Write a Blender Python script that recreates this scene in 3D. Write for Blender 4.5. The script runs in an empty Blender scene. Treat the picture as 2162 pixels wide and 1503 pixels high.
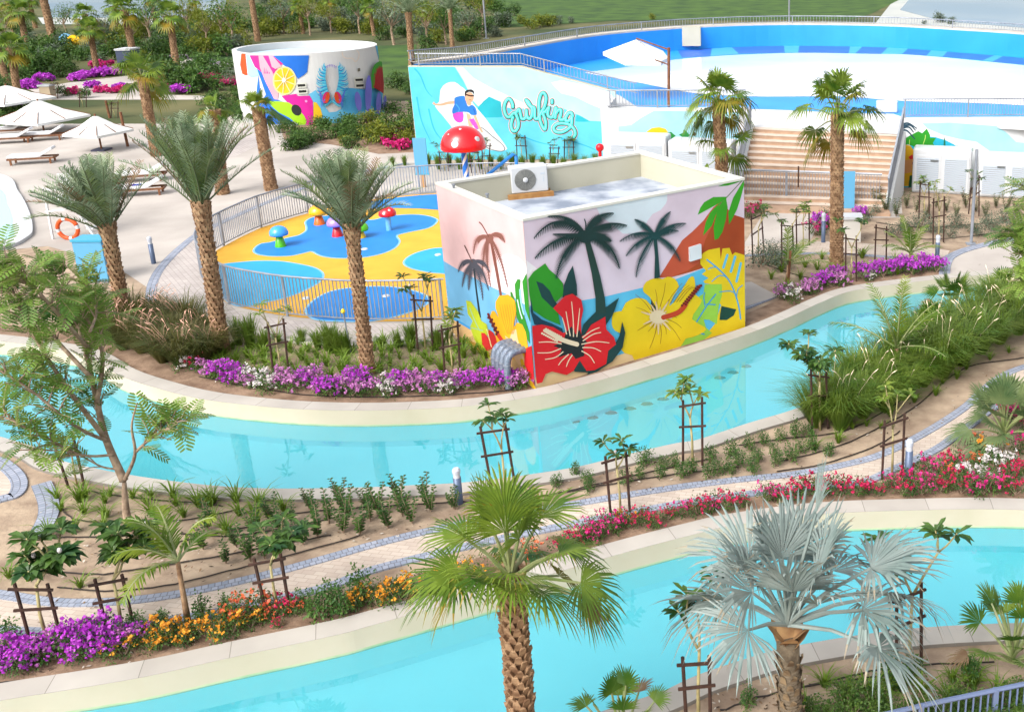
import bpy, bmesh, math, random
from mathutils import Vector, Matrix
from mathutils.geometry import tessellate_polygon
R = math.radians
scene = bpy.context.scene
COL = scene.collection
# ---------------------------------------------------------------- camera
S = 4.2
FPX, PITCH, ROLL, CX, CY = 2199.11, .314264, -.0058734, 1579.76, 577.6
HC = 2.444874 * S
FW = Vector((0, math.cos(PITCH), -math.sin(PITCH)))
_u = Vector((0, math.sin(PITCH), math.cos(PITCH))); _r = Vector((1, 0, 0))
RT = _r * math.cos(ROLL) + _u * math.sin(ROLL)
UP = -_r * math.sin(ROLL) + _u * math.cos(ROLL)
CAM = Vector((0, 0, HC))
cd = bpy.data.cameras.new('camera'); cam = bpy.data.objects.new('camera', cd); COL.objects.link(cam)
M = Matrix((RT, UP, -FW)).transposed().to_4x4(); M.translation = CAM
cam.matrix_world = M
cd.sensor_width = 36; cd.lens = FPX / 2162 * 36
cd.shift_x = (1081 - CX) / 2162; cd.shift_y = (CY - 751.5) / 2162
cd.clip_start = .1; cd.clip_end = 3000
scene.camera = cam
# ---------------------------------------------------------------- light
SUN_EL, SUN_AZ = 45, 215      # azimuth: compass angle clockwise from +Y of where the sun stands
w = bpy.data.worlds.new('World'); scene.world = w; w.use_nodes = True
nt = w.node_tree; bg = nt.nodes['Background']
sky = nt.nodes.new('ShaderNodeTexSky'); sky.sky_type = 'NISHITA'; sky.sun_disc = False
sky.sun_elevation = R(SUN_EL); sky.sun_rotation = R(SUN_AZ)
sky.air_density = 1.0; sky.dust_density = 6.0; sky.ozone_density = 1.0
hs = nt.nodes.new('ShaderNodeHueSaturation'); hs.inputs['Saturation'].default_value = .33; hs.inputs['Value'].default_value = 1.0
nt.links.new(sky.outputs[0], hs.inputs['Color']); nt.links.new(hs.outputs[0], bg.inputs[0])
bg.inputs[1].default_value = .15
sl = bpy.data.lights.new('sun', 'SUN'); sl.energy = .6; sl.angle = R(30); sl.color = (1, .975, .94)
so = bpy.data.objects.new('sun', sl); COL.objects.link(so)
az, el = R(SUN_AZ), R(SUN_EL)
sd = Vector((math.sin(az) * math.cos(el), math.cos(az) * math.cos(el), math.sin(el)))
so.rotation_euler = sd.to_track_quat('Z', 'Y').to_euler()
scene.view_settings.view_transform = 'Standard'; scene.view_settings.look = 'None'
scene.view_settings.exposure = 1.22; scene.view_settings.gamma = 1
# ---------------------------------------------------------------- helpers
def at(u, v, z=0.0):
    """photo pixel -> the point it shows at height z"""
    d = FW + RT * ((u - CX) / FPX) + UP * ((CY - v) / FPX)
    return CAM + d * ((z - HC) / d.z)
def aty(u, v, y):
    d = FW + RT * ((u - CX) / FPX) + UP * ((CY - v) / FPX)
    return CAM + d * (y / d.y)
def onplane(u, v, p, n):
    d = FW + RT * ((u - CX) / FPX) + UP * ((CY - v) / FPX)
    return CAM + d * ((p - CAM).dot(n) / d.dot(n))
def pix(P):
    q = P - CAM; z = q.dot(FW)
    return (CX + FPX * q.dot(RT) / z, CY - FPX * q.dot(UP) / z)
def hh(u, v, vt):
    """height of a vertical that stands at pixel (u,v) on the ground and reaches row vt"""
    g = at(u, v); return aty(u, vt, g.y).z
def rnd(a, b): return random.uniform(a, b)
def lin(c):
    c /= 255.; return c / 12.92 if c <= .04045 else ((c + .055) / 1.055) ** 2.4
def rgb(r, g, b, k=1.): return (lin(r) * k, lin(g) * k, lin(b) * k, 1)
MATS = {}
def mat(name, col, rough=.7, col2=None, scale=3., detail=4, bump=0., bscale=None, metal=0., spec=.4, coord='Object', trans=0., coat=0., ramp=(.35, .65)):
    if name in MATS: return MATS[name]
    m = bpy.data.materials.new(name); m.use_nodes = True; nt = m.node_tree; N = nt.nodes; L = nt.links
    b = N['Principled BSDF']; b.inputs['Roughness'].default_value = rough; b.inputs['Metallic'].default_value = metal
    b.inputs['Specular IOR Level'].default_value = spec; b.inputs['Coat Weight'].default_value = coat
    b.inputs['Base Color'].default_value = col
    tc = N.new('ShaderNodeTexCoord'); src = None
    if coord == 'World':
        g = N.new('ShaderNodeNewGeometry'); co = g.outputs['Position']
    else: co = tc.outputs[coord]
    if col2:
        n = N.new('ShaderNodeTexNoise'); n.inputs['Scale'].default_value = scale; n.inputs['Detail'].default_value = detail
        L.new(co, n.inputs['Vector'])
        r = N.new('ShaderNodeValToRGB'); r.color_ramp.elements[0].position = ramp[0]; r.color_ramp.elements[1].position = ramp[1]
        r.color_ramp.elements[0].color = col; r.color_ramp.elements[1].color = col2
        L.new(n.outputs[0], r.inputs[0]); L.new(r.outputs[0], b.inputs['Base Color']); src = r.outputs[0]
    if bump:
        n2 = N.new('ShaderNodeTexNoise'); n2.inputs['Scale'].default_value = bscale or scale * 6; n2.inputs['Detail'].default_value = 5
        L.new(co, n2.inputs['Vector'])
        bp = N.new('ShaderNodeBump'); bp.inputs['Strength'].default_value = bump; bp.inputs['Distance'].default_value = .05
        L.new(n2.outputs[0], bp.inputs['Height']); L.new(bp.outputs[0], b.inputs['Normal'])
    if trans:
        t = N.new('ShaderNodeBsdfTranslucent'); t.inputs[0].default_value = col
        if src: L.new(src, t.inputs[0])
        mx = N.new('ShaderNodeMixShader'); mx.inputs[0].default_value = trans
        L.new(b.outputs[0], mx.inputs[1]); L.new(t.outputs[0], mx.inputs[2]); L.new(mx.outputs[0], N['Material Output'].inputs[0])
    MATS[name] = m; return m
def leaf(name, a, b, scale=2.5, trans=.3, rough=.5, k=.55):
    a, b = (tuple(q * k for q in c[:3]) + (1,) for c in (a, b))
    return mat(name, a, rough, b, scale, 3, trans=trans, spec=.35)
class MB:
    def __init__(s): s.v = []; s.f = []; s.m = []; s.uv = {}
    def add(s, pts, faces, m=0):
        o = len(s.v); s.v += [tuple(p) for p in pts]
        for f in faces: s.f.append(tuple(i + o for i in f)); s.m.append(m)
    def face(s, pts, m=0): s.add(pts, [tuple(range(len(pts)))], m)
    def poly(s, pts, m=0):
        pts = [Vector(p) for p in pts]
        tr = [tuple(t) for t in tessellate_polygon([pts])]
        a, b, c = (pts[i] for i in tr[0])
        if (b - a).cross(c - a).z < 0: tr = [t[::-1] for t in tr]
        s.add(pts, tr, m)
    def frame_box(s, o, ax, ay, az, m=0):
        o, ax, ay, az = map(Vector, (o, ax, ay, az))
        p = [o, o + ax, o + ax + ay, o + ay]; p += [q + az for q in p]
        s.add(p, [(0, 3, 2, 1), (4, 5, 6, 7), (0, 1, 5, 4), (1, 2, 6, 5), (2, 3, 7, 6), (3, 0, 4, 7)], m)
    def box(s, x0, y0, z0, x1, y1, z1, m=0): s.frame_box((x0, y0, z0), (x1 - x0, 0, 0), (0, y1 - y0, 0), (0, 0, z1 - z0), m)
    def bar(s, a, b, wd, ht=None, m=0):
        """rectangular bar from a to b"""
        a, b = Vector(a), Vector(b); ht = ht or wd; d = (b - a)
        if d.length < 1e-6: return
        t = d.normalized(); u = Vector((0, 0, 1)) if abs(t.z) < .95 else Vector((0, 1, 0))
        sd_ = t.cross(u).normalized(); up = sd_.cross(t)
        s.frame_box(a - sd_ * wd / 2 - up * ht / 2, d, sd_ * wd, up * ht, m)
    def tube(s, path, rad, n=8, m=0, cap=True):
        path = [Vector(p) for p in path]; k = len(path)
        if not isinstance(rad, (list, tuple)): rad = [rad] * k
        o = len(s.v); ref = None
        for i, p in enumerate(path):
            t = (path[min(i + 1, k - 1)] - path[max(i - 1, 0)])
            t = t.normalized() if t.length > 1e-9 else Vector((0, 0, 1))
            if ref is None: ref = Vector((1, 0, 0)) if abs(t.x) < .8 else Vector((0, 1, 0))
            a = (ref - t * ref.dot(t)).normalized(); ref = a; b = t.cross(a)
            for j in range(n):
                q = 2 * math.pi * j / n
                s.v.append(tuple(p + (a * math.cos(q) + b * math.sin(q)) * rad[i]))
        for i in range(k - 1):
            for j in range(n):
                j2 = (j + 1) % n
                s.f.append((o + i * n + j, o + i * n + j2, o + (i + 1) * n + j2, o + (i + 1) * n + j)); s.m.append(m)
        if cap and n > 2:
            s.f.append(tuple(o + j for j in range(n))[::-1]); s.m.append(m)
            s.f.append(tuple(o + (k - 1) * n + j for j in range(n))); s.m.append(m)
    def lathe(s, prof, n=24, m=0, c=(0, 0, 0), close=True):
        o = len(s.v); c = Vector(c)
        for r, z in prof:
            for j in range(n):
                q = 2 * math.pi * j / n; s.v.append(tuple(c + Vector((r * math.cos(q), r * math.sin(q), z))))
        for i in range(len(prof) - 1):
            for j in range(n):
                j2 = (j + 1) % n; s.f.append((o + i * n + j, o + i * n + j2, o + (i + 1) * n + j2, o + (i + 1) * n + j)); s.m.append(m)
    def ball(s, c, r, n=10, m=0, sz=1.):
        s.lathe([(max(1e-4, r * math.sin(math.pi * i / n)), -r * sz * math.cos(math.pi * i / n)) for i in range(n + 1)], 2 * n, m, c)
    def build(s, name, mats, parent=None, smooth=False, loc=None):
        me = bpy.data.meshes.new(name)
        vs = s.v
        if loc is not None: vs = [(x - loc[0], y - loc[1], z - loc[2]) for x, y, z in vs]
        me.from_pydata(vs, [], s.f)
        if not isinstance(mats, (list, tuple)): mats = [mats]
        for q in mats: me.materials.append(q)
        if len(mats) > 1: me.polygons.foreach_set('material_index', s.m)
        if smooth: me.polygons.foreach_set('use_smooth', [True] * len(s.f))
        if s.uv:
            ul = me.uv_layers.new(name='UVMap')
            for i, l in enumerate(me.loops): ul.data[i].uv = s.uv.get(l.vertex_index, (0, 0))
        me.update()
        ob = bpy.data.objects.new(name, me); COL.objects.link(ob)
        if loc is not None: ob.location = loc
        if parent: ob.parent = parent
        return ob
def tag(o, label=None, cat=None, group=None, kind=None):
    if label: o['label'] = label
    if cat: o['category'] = cat
    if group: o['group'] = group
    if kind: o['kind'] = kind
    return o
def empty(name, loc=(0, 0, 0), rz=0., label=None, cat=None, group=None, scale=1.):
    o = bpy.data.objects.new(name, None); COL.objects.link(o); o.location = loc; o.rotation_euler = (0, 0, rz)
    o.scale = (scale,) * 3; o.empty_display_size = .2
    return tag(o, label, cat, group)
def kids(o): return [c for c in bpy.data.objects if c.parent == o]
CH = {}
def proto(o):
    """remember a thing's children so that copying stays fast"""
    def walk(x): CH[x.name] = kids(x); [walk(c) for c in CH[x.name]]
    walk(o); return o
def dup(o, parent=None):
    c = o.copy(); COL.objects.link(c)
    if parent: c.parent = parent
    for k in CH.get(o.name, []):
        dup(k, c)
    return c
USED = set()
def place(p, loc, rz=0., sc=1., sz=None):
    """first call moves the prototype itself, later calls copy it"""
    o = p if p.name not in USED else dup(p)
    USED.add(p.name); o.location = loc; o.rotation_euler = (0, 0, rz); o.scale = (sc, sc, sz or sc)
    return o
ORD = ['leftmost', 'second from left', 'third from left', 'fourth from left', 'fifth from left', 'sixth from left', 'seventh from left', 'eighth from left', 'ninth from left', 'tenth from left']
def ordn(i, n):
    if n == 1: return 'only'
    if i == n - 1: return 'rightmost'
    if i < 10: return ORD[i]
    j = n - 1 - i
    if j < 10: return ORD[j].replace('left', 'right')
    return '%d%s from left' % (i + 1, {1: 'st', 2: 'nd', 3: 'rd'}.get((i + 1) % 10 if (i + 1) // 10 != 1 else 0, 'th'))
def order(objs, tmpl, cat, group):
    """labels by the order in which they stand in the photo"""
    objs = sorted(objs, key=lambda o: pix(Vector(o.location))[0])
    for i, o in enumerate(objs): tag(o, tmpl.format(ordn(i, len(objs))), cat, group)
def smooth_line(pts, n=8, closed=False):
    P = [Vector(p) for p in pts]; out = []; k = len(P)
    rng = range(k) if closed else range(k - 1)
    for i in rng:
        if closed: a, b, c, d = P[i - 1], P[i], P[(i + 1) % k], P[(i + 2) % k]
        else: a, b, c, d = P[max(i - 1, 0)], P[i], P[i + 1], P[min(i + 2, k - 1)]
        for j in range(n):
            t = j / n
            out.append(.5 * ((2 * b) + (c - a) * t + (2 * a - 5 * b + 4 * c - d) * t * t + (3 * b - a - 3 * c + d) * t ** 3))
    if not closed: out.append(P[-1])
    return out
def offset(line, dist, closed=False):
    out = []; k = len(line)
    for i, p in enumerate(line):
        a = line[(i - 1) % k] if closed else line[max(i - 1, 0)]; b = line[(i + 1) % k] if closed else line[min(i + 1, k - 1)]
        t = (b - a); t.z = 0
        t = t.normalized() if t.length > 1e-9 else Vector((1, 0, 0))
        out.append(p + Vector((-t.y, t.x, 0)) * dist)
    return out
def pxl(pts, z=0., n=6, closed=False, ox=0, oy=0, sc=1): return smooth_line([at(ox + u / sc, oy + v / sc, z) for u, v in pts], n, closed)
def setz(line, z): return [Vector((p.x, p.y, z)) for p in line]
def strip(mb, A, B, m=0, uvw=None, closed=False):
    """faces between two equally long lines; uv = metres along / across"""
    o = len(mb.v); L_ = 0; n = len(A)
    for i in range(n):
        if i: L_ += (A[i] - A[i - 1]).length
        for q, p in ((0, A[i]), (1, B[i])):
            if uvw: mb.uv[len(mb.v)] = (L_, q * uvw)
            mb.v.append(tuple(p))
    for i in range(n - 1):
        mb.f.append((o + 2 * i, o + 2 * i + 1, o + 2 * i + 3, o + 2 * i + 2)); mb.m.append(m)
    if closed: mb.f.append((o + 2 * n - 2, o + 2 * n - 1, o + 1, o)); mb.m.append(m)
def sheet(name, pts, z, m, parent=None, thick=0.):
    mb = MB(); P = [Vector((p.x, p.y, z)) for p in pts]; mb.poly(P, 0)
    if thick: strip(mb, P, setz(P, z - thick), 0, closed=True)
    return mb.build(name, m, parent)
# ================================================================ MATERIALS OF THE SETTING
def brickmat(name, c1, c2, mortar, bw, bh, msize=.02, coord='World', rot=0., rough=.8, off=.5, bump=.25):
    m = bpy.data.materials.new(name); m.use_nodes = True; N = m.node_tree.nodes; L = m.node_tree.links
    b = N['Principled BSDF']; b.inputs['Roughness'].default_value = rough
    if coord == 'World': g = N.new('ShaderNodeNewGeometry'); co = g.outputs['Position']
    else: g = N.new('ShaderNodeTexCoord'); co = g.outputs['UV']
    mp = N.new('ShaderNodeMapping'); mp.inputs['Rotation'].default_value = (0, 0, rot); L.new(co, mp.inputs[0])
    t = N.new('ShaderNodeTexBrick'); t.inputs['Scale'].default_value = 1; t.inputs['Brick Width'].default_value = bw; t.inputs['Row Height'].default_value = bh
    t.inputs['Mortar Size'].default_value = msize; t.inputs['Color1'].default_value = c1; t.inputs['Color2'].default_value = c2; t.inputs['Mortar'].default_value = mortar
    t.offset = off; t.inputs['Bias'].default_value = 0; t.inputs['Mortar Smooth'].default_value = .3
    L.new(mp.outputs[0], t.inputs['Vector'])
    n = N.new('ShaderNodeTexNoise'); n.inputs['Scale'].default_value = .9; n.inputs['Detail'].default_value = 6; L.new(mp.outputs[0], n.inputs['Vector'])
    r = N.new('ShaderNodeMapRange'); r.inputs['From Min'].default_value = .3; r.inputs['From Max'].default_value = .7; r.inputs['To Min'].default_value = .86; r.inputs['To Max'].default_value = 1.08
    L.new(n.outputs[0], r.inputs[0])
    mx = N.new('ShaderNodeVectorMath'); mx.operation = 'SCALE'; L.new(t.outputs[0], mx.inputs[0]); L.new(r.outputs[0], mx.inputs['Scale'])
    L.new(mx.outputs[0], b.inputs['Base Color'])
    bp = N.new('ShaderNodeBump'); bp.inputs['Strength'].default_value = bump; bp.inputs['Distance'].default_value = .01; bp.invert = True
    L.new(t.outputs['Fac'], bp.inputs['Height']); L.new(bp.outputs[0], b.inputs['Normal'])
    MATS[name] = m; return m
K = .66
sand = mat('sand', rgb(150, 128, 108, K), .95, rgb(196, 174, 148, K), 1.6, 8, bump=.5, bscale=9, coord='World')
soil = mat('damp_soil', rgb(126, 100, 80, K), .95, rgb(168, 140, 116, K), 2.4, 8, bump=.6, bscale=10, coord='World')
paver = brickmat('path_paving', rgb(222, 206, 190, K), rgb(208, 190, 174, K), rgb(184, 168, 154, K), .22, .11, .006, rot=.18, bump=.12)
plaza_m = mat('plaza_concrete', rgb(184, 176, 168, .62), .85, rgb(212, 203, 194, .62), .35, 10, bump=.15, bscale=8, coord='World')
plaza2 = brickmat('ring_paving', rgb(206, 196, 190, K), rgb(196, 186, 180, K), rgb(170, 162, 158, K), .3, .15, .01, rot=.9)
cobble = brickmat('cobble_edging', rgb(150, 160, 178, K), rgb(178, 184, 200, K), rgb(120, 124, 136, K), .1, .12, .008, coord='UV', off=.5, bump=.6)
coping_j = brickmat('jointed_coping', rgb(208, 202, 192, .6), rgb(198, 191, 181, .6), rgb(150, 143, 134, .6), 1.2, .6, .007, coord='UV', bump=.15, off=0.)
coping_m = mat('pale_coping_stone', rgb(224, 216, 205, K), .8, rgb(206, 198, 186, K), .8, 8, bump=.12, bscale=14, coord='World')
poolwall_m = mat('cream_pool_wall', rgb(226, 212, 188, .6), .6, rgb(214, 202, 174, .6), .7, 6, coord='World')
poolfloor_m = mat('turquoise_pool_paint', rgb(112, 242, 252, 1.), .6, rgb(134, 247, 253, 1.), .25, 5, coord='World')
lawn_m = mat('lawn', rgb(44, 84, 14, .5), .95, rgb(84, 122, 30, .5), .35, 8, bump=.6, bscale=3, coord='World')
far_green = mat('planted_ground', rgb(60, 80, 26, .5), .95, rgb(120, 116, 70, .55), .12, 8, bump=.5, bscale=2, coord='World')
lake_m = mat('lake_water', rgb(130, 172, 200, .6), .15, rgb(170, 196, 212, .6), .05, 4, coord='World')
shore_m = mat('pale_sand_shore', rgb(190, 196, 192, .6), .9, rgb(206, 208, 202, .6), .1, 5, coord='World')
white_r = mat('white_render', rgb(232, 232, 232, .58), .8, rgb(228, 230, 228, K), .5, 6, bump=.05, coord='World')
cream_r = mat('cream_render', rgb(228, 224, 202, .55), .85, rgb(220, 216, 192, .53), .6, 6, bump=.05, coord='World')
blue_pad = mat('blue_padding', rgb(44, 162, 250, .72), .45, rgb(36, 152, 244, .72), .4, 4, coord='World')
blue_dark = mat('blue_tile', rgb(50, 110, 215, K), .5, rgb(60, 120, 225, K), .8, 5, coord='World')
blue_lite = mat('light_blue_tile', rgb(80, 180, 245, K), .5)
rail_m = mat('galvanised_rail', rgb(172, 178, 188, K), .45, rgb(146, 152, 162, K), 2., 4, metal=.3)
white_p = mat('white_paint', rgb(236, 240, 244, .55), .4)
black_m = mat('stake_dark_wood', rgb(44, 28, 22), .8, rgb(70, 46, 36), 8., 4)
wood_m = mat('brown_timber', rgb(120, 78, 50), .75, rgb(92, 58, 36), 6., 5)
hose_m = mat('black_hose', rgb(38, 32, 30), .6)
# ---- water: a clear sheet over the painted pool, mirror by Fresnel
def watermat(name, tint, ior=1.42, bump=.025):
    m = bpy.data.materials.new(name); m.use_nodes = True; N = m.node_tree.nodes; L = m.node_tree.links
    for n in list(N):
        if n.type == 'BSDF_PRINCIPLED': N.remove(n)
    t = N.new('ShaderNodeBsdfTransparent'); t.inputs[0].default_value = tint
    # pale turquoise diffuse share added to make the water brighter
    df = N.new('ShaderNodeBsdfDiffuse'); df.inputs[0].default_value = rgb(146, 244, 253, 1.)
    tm = N.new('ShaderNodeMixShader'); tm.inputs[0].default_value = .16; L.new(t.outputs[0], tm.inputs[1]); L.new(df.outputs[0], tm.inputs[2])
    g = N.new('ShaderNodeBsdfGlossy'); g.inputs['Roughness'].default_value = .0; g.inputs[0].default_value = (1, 1, 1, 1)
    f = N.new('ShaderNodeFresnel'); f.inputs[0].default_value = ior
    n = N.new('ShaderNodeTexNoise'); n.inputs['Scale'].default_value = 1.3; n.inputs['Detail'].default_value = 3
    ge = N.new('ShaderNodeNewGeometry'); L.new(ge.outputs['Position'], n.inputs['Vector'])
    bp = N.new('ShaderNodeBump'); bp.inputs['Strength'].default_value = bump; bp.inputs['Distance'].default_value = .1
    L.new(n.outputs[0], bp.inputs['Height']); L.new(bp.outputs[0], g.inputs['Normal'])
    mx = N.new('ShaderNodeMixShader'); L.new(f.outputs[0], mx.inputs[0]); L.new(tm.outputs[0], mx.inputs[1]); L.new(g.outputs[0], mx.inputs[2])
    L.new(mx.outputs[0], N['Material Output'].inputs[0]); MATS[name] = m; return m
water_m = watermat('pool_water', rgb(240, 253, 255), 1.8, .02)
# ================================================================ CANALS
WZ, FZ, CZ = -.33, -.85, .06
def st(kind, o): return tag(o, kind='structure')
upF = pxl([(-900, 640), (-500, 672), (-150, 698), (0, 710), (100, 722), (214, 744), (289, 785), (371, 812), (450, 831), (540, 843), (650, 852), (760, 855), (870, 853), (1000, 845), (1131, 825), (1230, 801), (1340, 770), (1460, 733), (1575, 694), (1650, 663), (1714, 634), (1775, 612), (1867, 597), (1990, 583), (2112, 572), (2200, 566), (2400, 556), (2800, 545)])
upN = pxl([(-1100, 660), (-700, 800), (-300, 880), (0, 956), (80, 994), (180, 1018), (281, 1036), (420, 1053), (560, 1060), (767, 1057), (872, 1052), (1000, 1044), (1212, 1014), (1345, 981), (1440, 959), (1492, 950), (1606, 912), (1697, 884), (1800, 842), (1900, 795), (2000, 748), (2162, 685), (2400, 620), (2900, 560)])
loF = pxl([(-900, 1560), (-400, 1520), (0, 1449), (160, 1424), (321, 1397), (481, 1362), (700, 1316), (780, 1295), (1000, 1234), (1261, 1159), (1353, 1134), (1440, 1112), (1527, 1092), (1672, 1071), (1780, 1063), (1900, 1059), (2045, 1056), (2162, 1058), (2400, 1064), (2900, 1090)])
loN = pxl([(-900, 2500), (0, 2050), (700, 1760), (1000, 1660), (1200, 1590), (1300, 1547), (1423, 1505), (1506, 1466), (1630, 1424), (1692, 1408), (1837, 1383), (1962, 1368), (2128, 1359), (2250, 1358), (2500, 1370), (3000, 1400)])
holes = []
CW = .42
for nm, F, Nn, lab in (('upper', upF, upN, ''), ('lower', loF, loN, '')):
    holes.append(setz(F, 0) + setz(Nn, 0)[::-1])
    Fi = offset(F, -CW); Ni = offset(Nn, CW)
    mb = MB()
    for A, B in ((F, Fi), (Ni, Nn)):
        strip(mb, setz(B, CZ), setz(A, CZ), 0, CW)
    strip(mb, setz(F, CZ), setz(F, -.1), 0); strip(mb, setz(Nn, -.1), setz(Nn, CZ), 0)
    # a rounded lip on the water side
    st('s', mb.build('pool_coping', coping_j))
    mb = MB(); 
    for A in (Fi, Ni):
        strip(mb, setz(A, CZ), setz(A, WZ + .035), 0)
        strip(mb, setz(A, WZ + .035), setz(A, WZ - .02), 2)
        strip(mb, setz(A, WZ - .02), setz(A, FZ), 1)
    for i in (0, -1): mb.face([setz([Fi[i]], CZ)[0], setz([Ni[i]], CZ)[0], setz([Ni[i]], FZ)[0], setz([Fi[i]], FZ)[0]], 1)
    st('s', mb.build('pool_wall', [poolwall_m, poolfloor_m, mat('tide_line', rgb(160, 196, 150, K), .5, rgb(206, 212, 170, K), 1.5, 8, coord='World')]))
    lp = [p for p in Fi] + [p for p in Ni][::-1]
    st('s', sheet('pool_floor', lp, FZ, poolfloor_m)); st('s', sheet('water', lp, WZ, water_m))
# ================================================================ GROUND with the two canals cut out
out = [Vector((-400, -40, 0)), Vector((500, -40, 0)), Vector((500, 900, 0)), Vector((-400, 900, 0))]
loops = [out] + holes; flat = [p for l in loops for p in l]
mb = MB(); mb.add(flat, [tuple(t) for t in tessellate_polygon(loops)], 0); st('s', mb.build('ground', sand))
def pave(name, pts, z, m, **k): return st('s', sheet(name, pxl(pts, 0, 5, True), z, m, **k))
def flatp(name, pts, z, m, **k): return st('s', sheet(name, [at(u, v) for u, v in pts], z, m, **k))
# far ground
flatp('planted_ground', [(-3200, 262), (480, 262), (560, 210), (860, 214), (900, 255), (1240, 150), (1700, 110), (2900, 130), (2900, 8), (2162, -8), (0, -70), (-3200, -70)], .004, far_green)
flatp('lawn', [(1060, 60), (1300, 45), (1800, 42), (1840, 30), (1900, 0), (1960, -30), (1040, -30)], .03, lawn_m)
flatp('lawn', [(800, 165), (870, 165), (880, 95), (790, 98)], .02, lawn_m)
flatp('lawn', [(370, 128), (500, 140), (520, 118), (400, 104)], .02, lawn_m)
flatp('shore', [(1840, 60), (2700, 90), (2700, -60), (1960, -60), (1880, 10)], .012, shore_m)
flatp('lake', [(105, 38), (470, 40), (480, -10), (100, -20)], .02, lake_m)
flatp('lake', [(1900, 22), (1990, 46), (2162, 60), (2700, 92), (2700, -90), (1990, -80)], .03, lake_m)
flatp('shore', [(90, 52), (470, 54), (490, 40), (80, 38)], .024, shore_m)
# middle path with its cobble borders
pU = pxl([(-500, 1195), (-200, 1228), (0, 1247), (100, 1262), (180, 1266), (300, 1259), (421, 1240), (561, 1208), (700, 1170), (780, 1147), (900, 1117), (1050, 1086), (1203, 1061), (1309, 1043), (1440, 1023), (1564, 1008), (1672, 997), (1780, 977), (1858, 955), (1948, 910), (2024, 862), (2062, 828), (2100, 798), (2162, 771), (2300, 740), (2600, 700)])
pL = pxl([(-500, 1310), (-200, 1332), (0, 1342), (80, 1345), (160, 1343), (281, 1329), (441, 1305), (602, 1270), (700, 1245), (780, 1214), (868, 1190), (1000, 1158), (1150, 1126), (1287, 1099), (1440, 1070), (1550, 1054), (1672, 1040), (1780, 1031), (1837, 1022), (1891, 998), (1948, 972), (1994, 948), (2060, 900), (2110, 862), (2162, 832), (2300, 780), (2600, 730)])
mb = MB(); strip(mb, setz(offset(pU, -.2), .012), setz(offset(pL, .2), .012)); st('s', mb.build('path', paver))
def border(line, off0, off1, z=.03):
    mb = MB(); a = setz(offset(line, off0), z); b = setz(offset(line, off1), z); strip(mb, a, b, 0, abs(off1 - off0))
    strip(mb, a, setz(a, 0), 0, .05); strip(mb, b, setz(b, 0), 0, .05)
    return st('s', mb.build('cobble_border', cobble))
border(pU, 0, -.21); border(pL, 0, .21)
# round paving bottom left and its stray strip
c0 = pxl([(-300, 960), (-100, 950), (0, 966), (30, 980), (55, 1005), (58, 1030), (40, 1050), (0, 1062), (-100, 1090), (-300, 1110)], n=6)
st('s', sheet('path', c0, .01, paver)); border(c0, .0, -.28)
c1 = pxl([(84, 1024), (98, 1060), (98, 1090), (84, 1120), (70, 1140)]); border(c1, -.14, .2, .035)
# plaza on the left, round the play pool, between canal bed and far garden
flatp('plaza', [(-1200, 262), (480, 262), (560, 210), (740, 255), (870, 300), (885, 350), (960, 352), (1350, 350), (1300, 420), (960, 470), (975, 690), (872, 722), (740, 727), (626, 718), (500, 688), (400, 655), (330, 620), (240, 560), (100, 520), (-100, 540), (-1200, 600)], .006, plaza_m)
ringL = pxl([(860, 345), (700, 378), (560, 430), (440, 484), (395, 512), (345, 560), (322, 600), (318, 640)])
border(ringL, -.14, .14, .02)
pave('ring_path', [(400, 512), (440, 500), (480, 640), (600, 675), (760, 685), (960, 680), (968, 694), (872, 716), (740, 721), (626, 712), (500, 682), (400, 650), (335, 615), (350, 562)], .011, plaza2)
kb = pxl([(400, 657), (500, 690), (626, 721), (740, 729), (872, 724), (968, 705)])
mb = MB(); a = setz(kb, .06); b = setz(offset(kb, -.14), .06); strip(mb, b, a); strip(mb, setz(b, 0), b); strip(mb, a, setz(a, 0)); st('s', mb.build('kerb', coping_m))
# right hand garden paths
flatp('path', [(1573, 512), (1612, 450), (1640, 440), (1880, 446), (1905, 460), (1740, 462), (1708, 512), (1573, 524)], .006, plaza_m)
gU = pxl([(1573, 520), (1640, 514), (1714, 511), (1776, 511), (1867, 518), (1959, 524), (2005, 530)])
gL = pxl([(1573, 541), (1640, 538), (1714, 536), (1776, 537), (1867, 543), (1940, 550), (1990, 556)])
mb = MB(); strip(mb, setz(gL, .012), setz(gU, .012)); st('s', mb.build('path', paver)); border(gL, .12, -.08, .02)
flatp('plaza', [(1990, 582), (1992, 556), (2005, 543), (2060, 525), (2162, 505), (2600, 450), (2900, 470), (2600, 545), (2200, 565), (2112, 571)], .01, plaza_m)
border(pxl([(1992, 584), (1996, 557), (2010, 540), (2060, 522), (2162, 502), (2500, 455)]), -.2, .15, .03)
flatp('concrete_pad', [(1560, 600), (1586, 598), (1642, 628), (1560, 655)], .05, plaza_m, thick=.05)
pd = [at(1586, 598), at(1643, 628), at(1570, 658)]
border(pd, -.02, -.16, .04)
flatp('path', [(1640, 440), (1570, 446), (1555, 380), (1900, 380), (1905, 452)], .008, plaza_m)
# strip of soil in the beds that hold the flowers
def bedstrip(a, b, z, m):
    mb = MB(); strip(mb, setz(a, z), setz(b, z)); st('s', mb.build('soil', m))
n = min(len(pL), len(loF))
bedstrip(offset(loF, .02), offset(loF, .75), .004, soil)
bedstrip(offset(upF, .02), offset(upF, .8), .004, soil)
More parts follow.
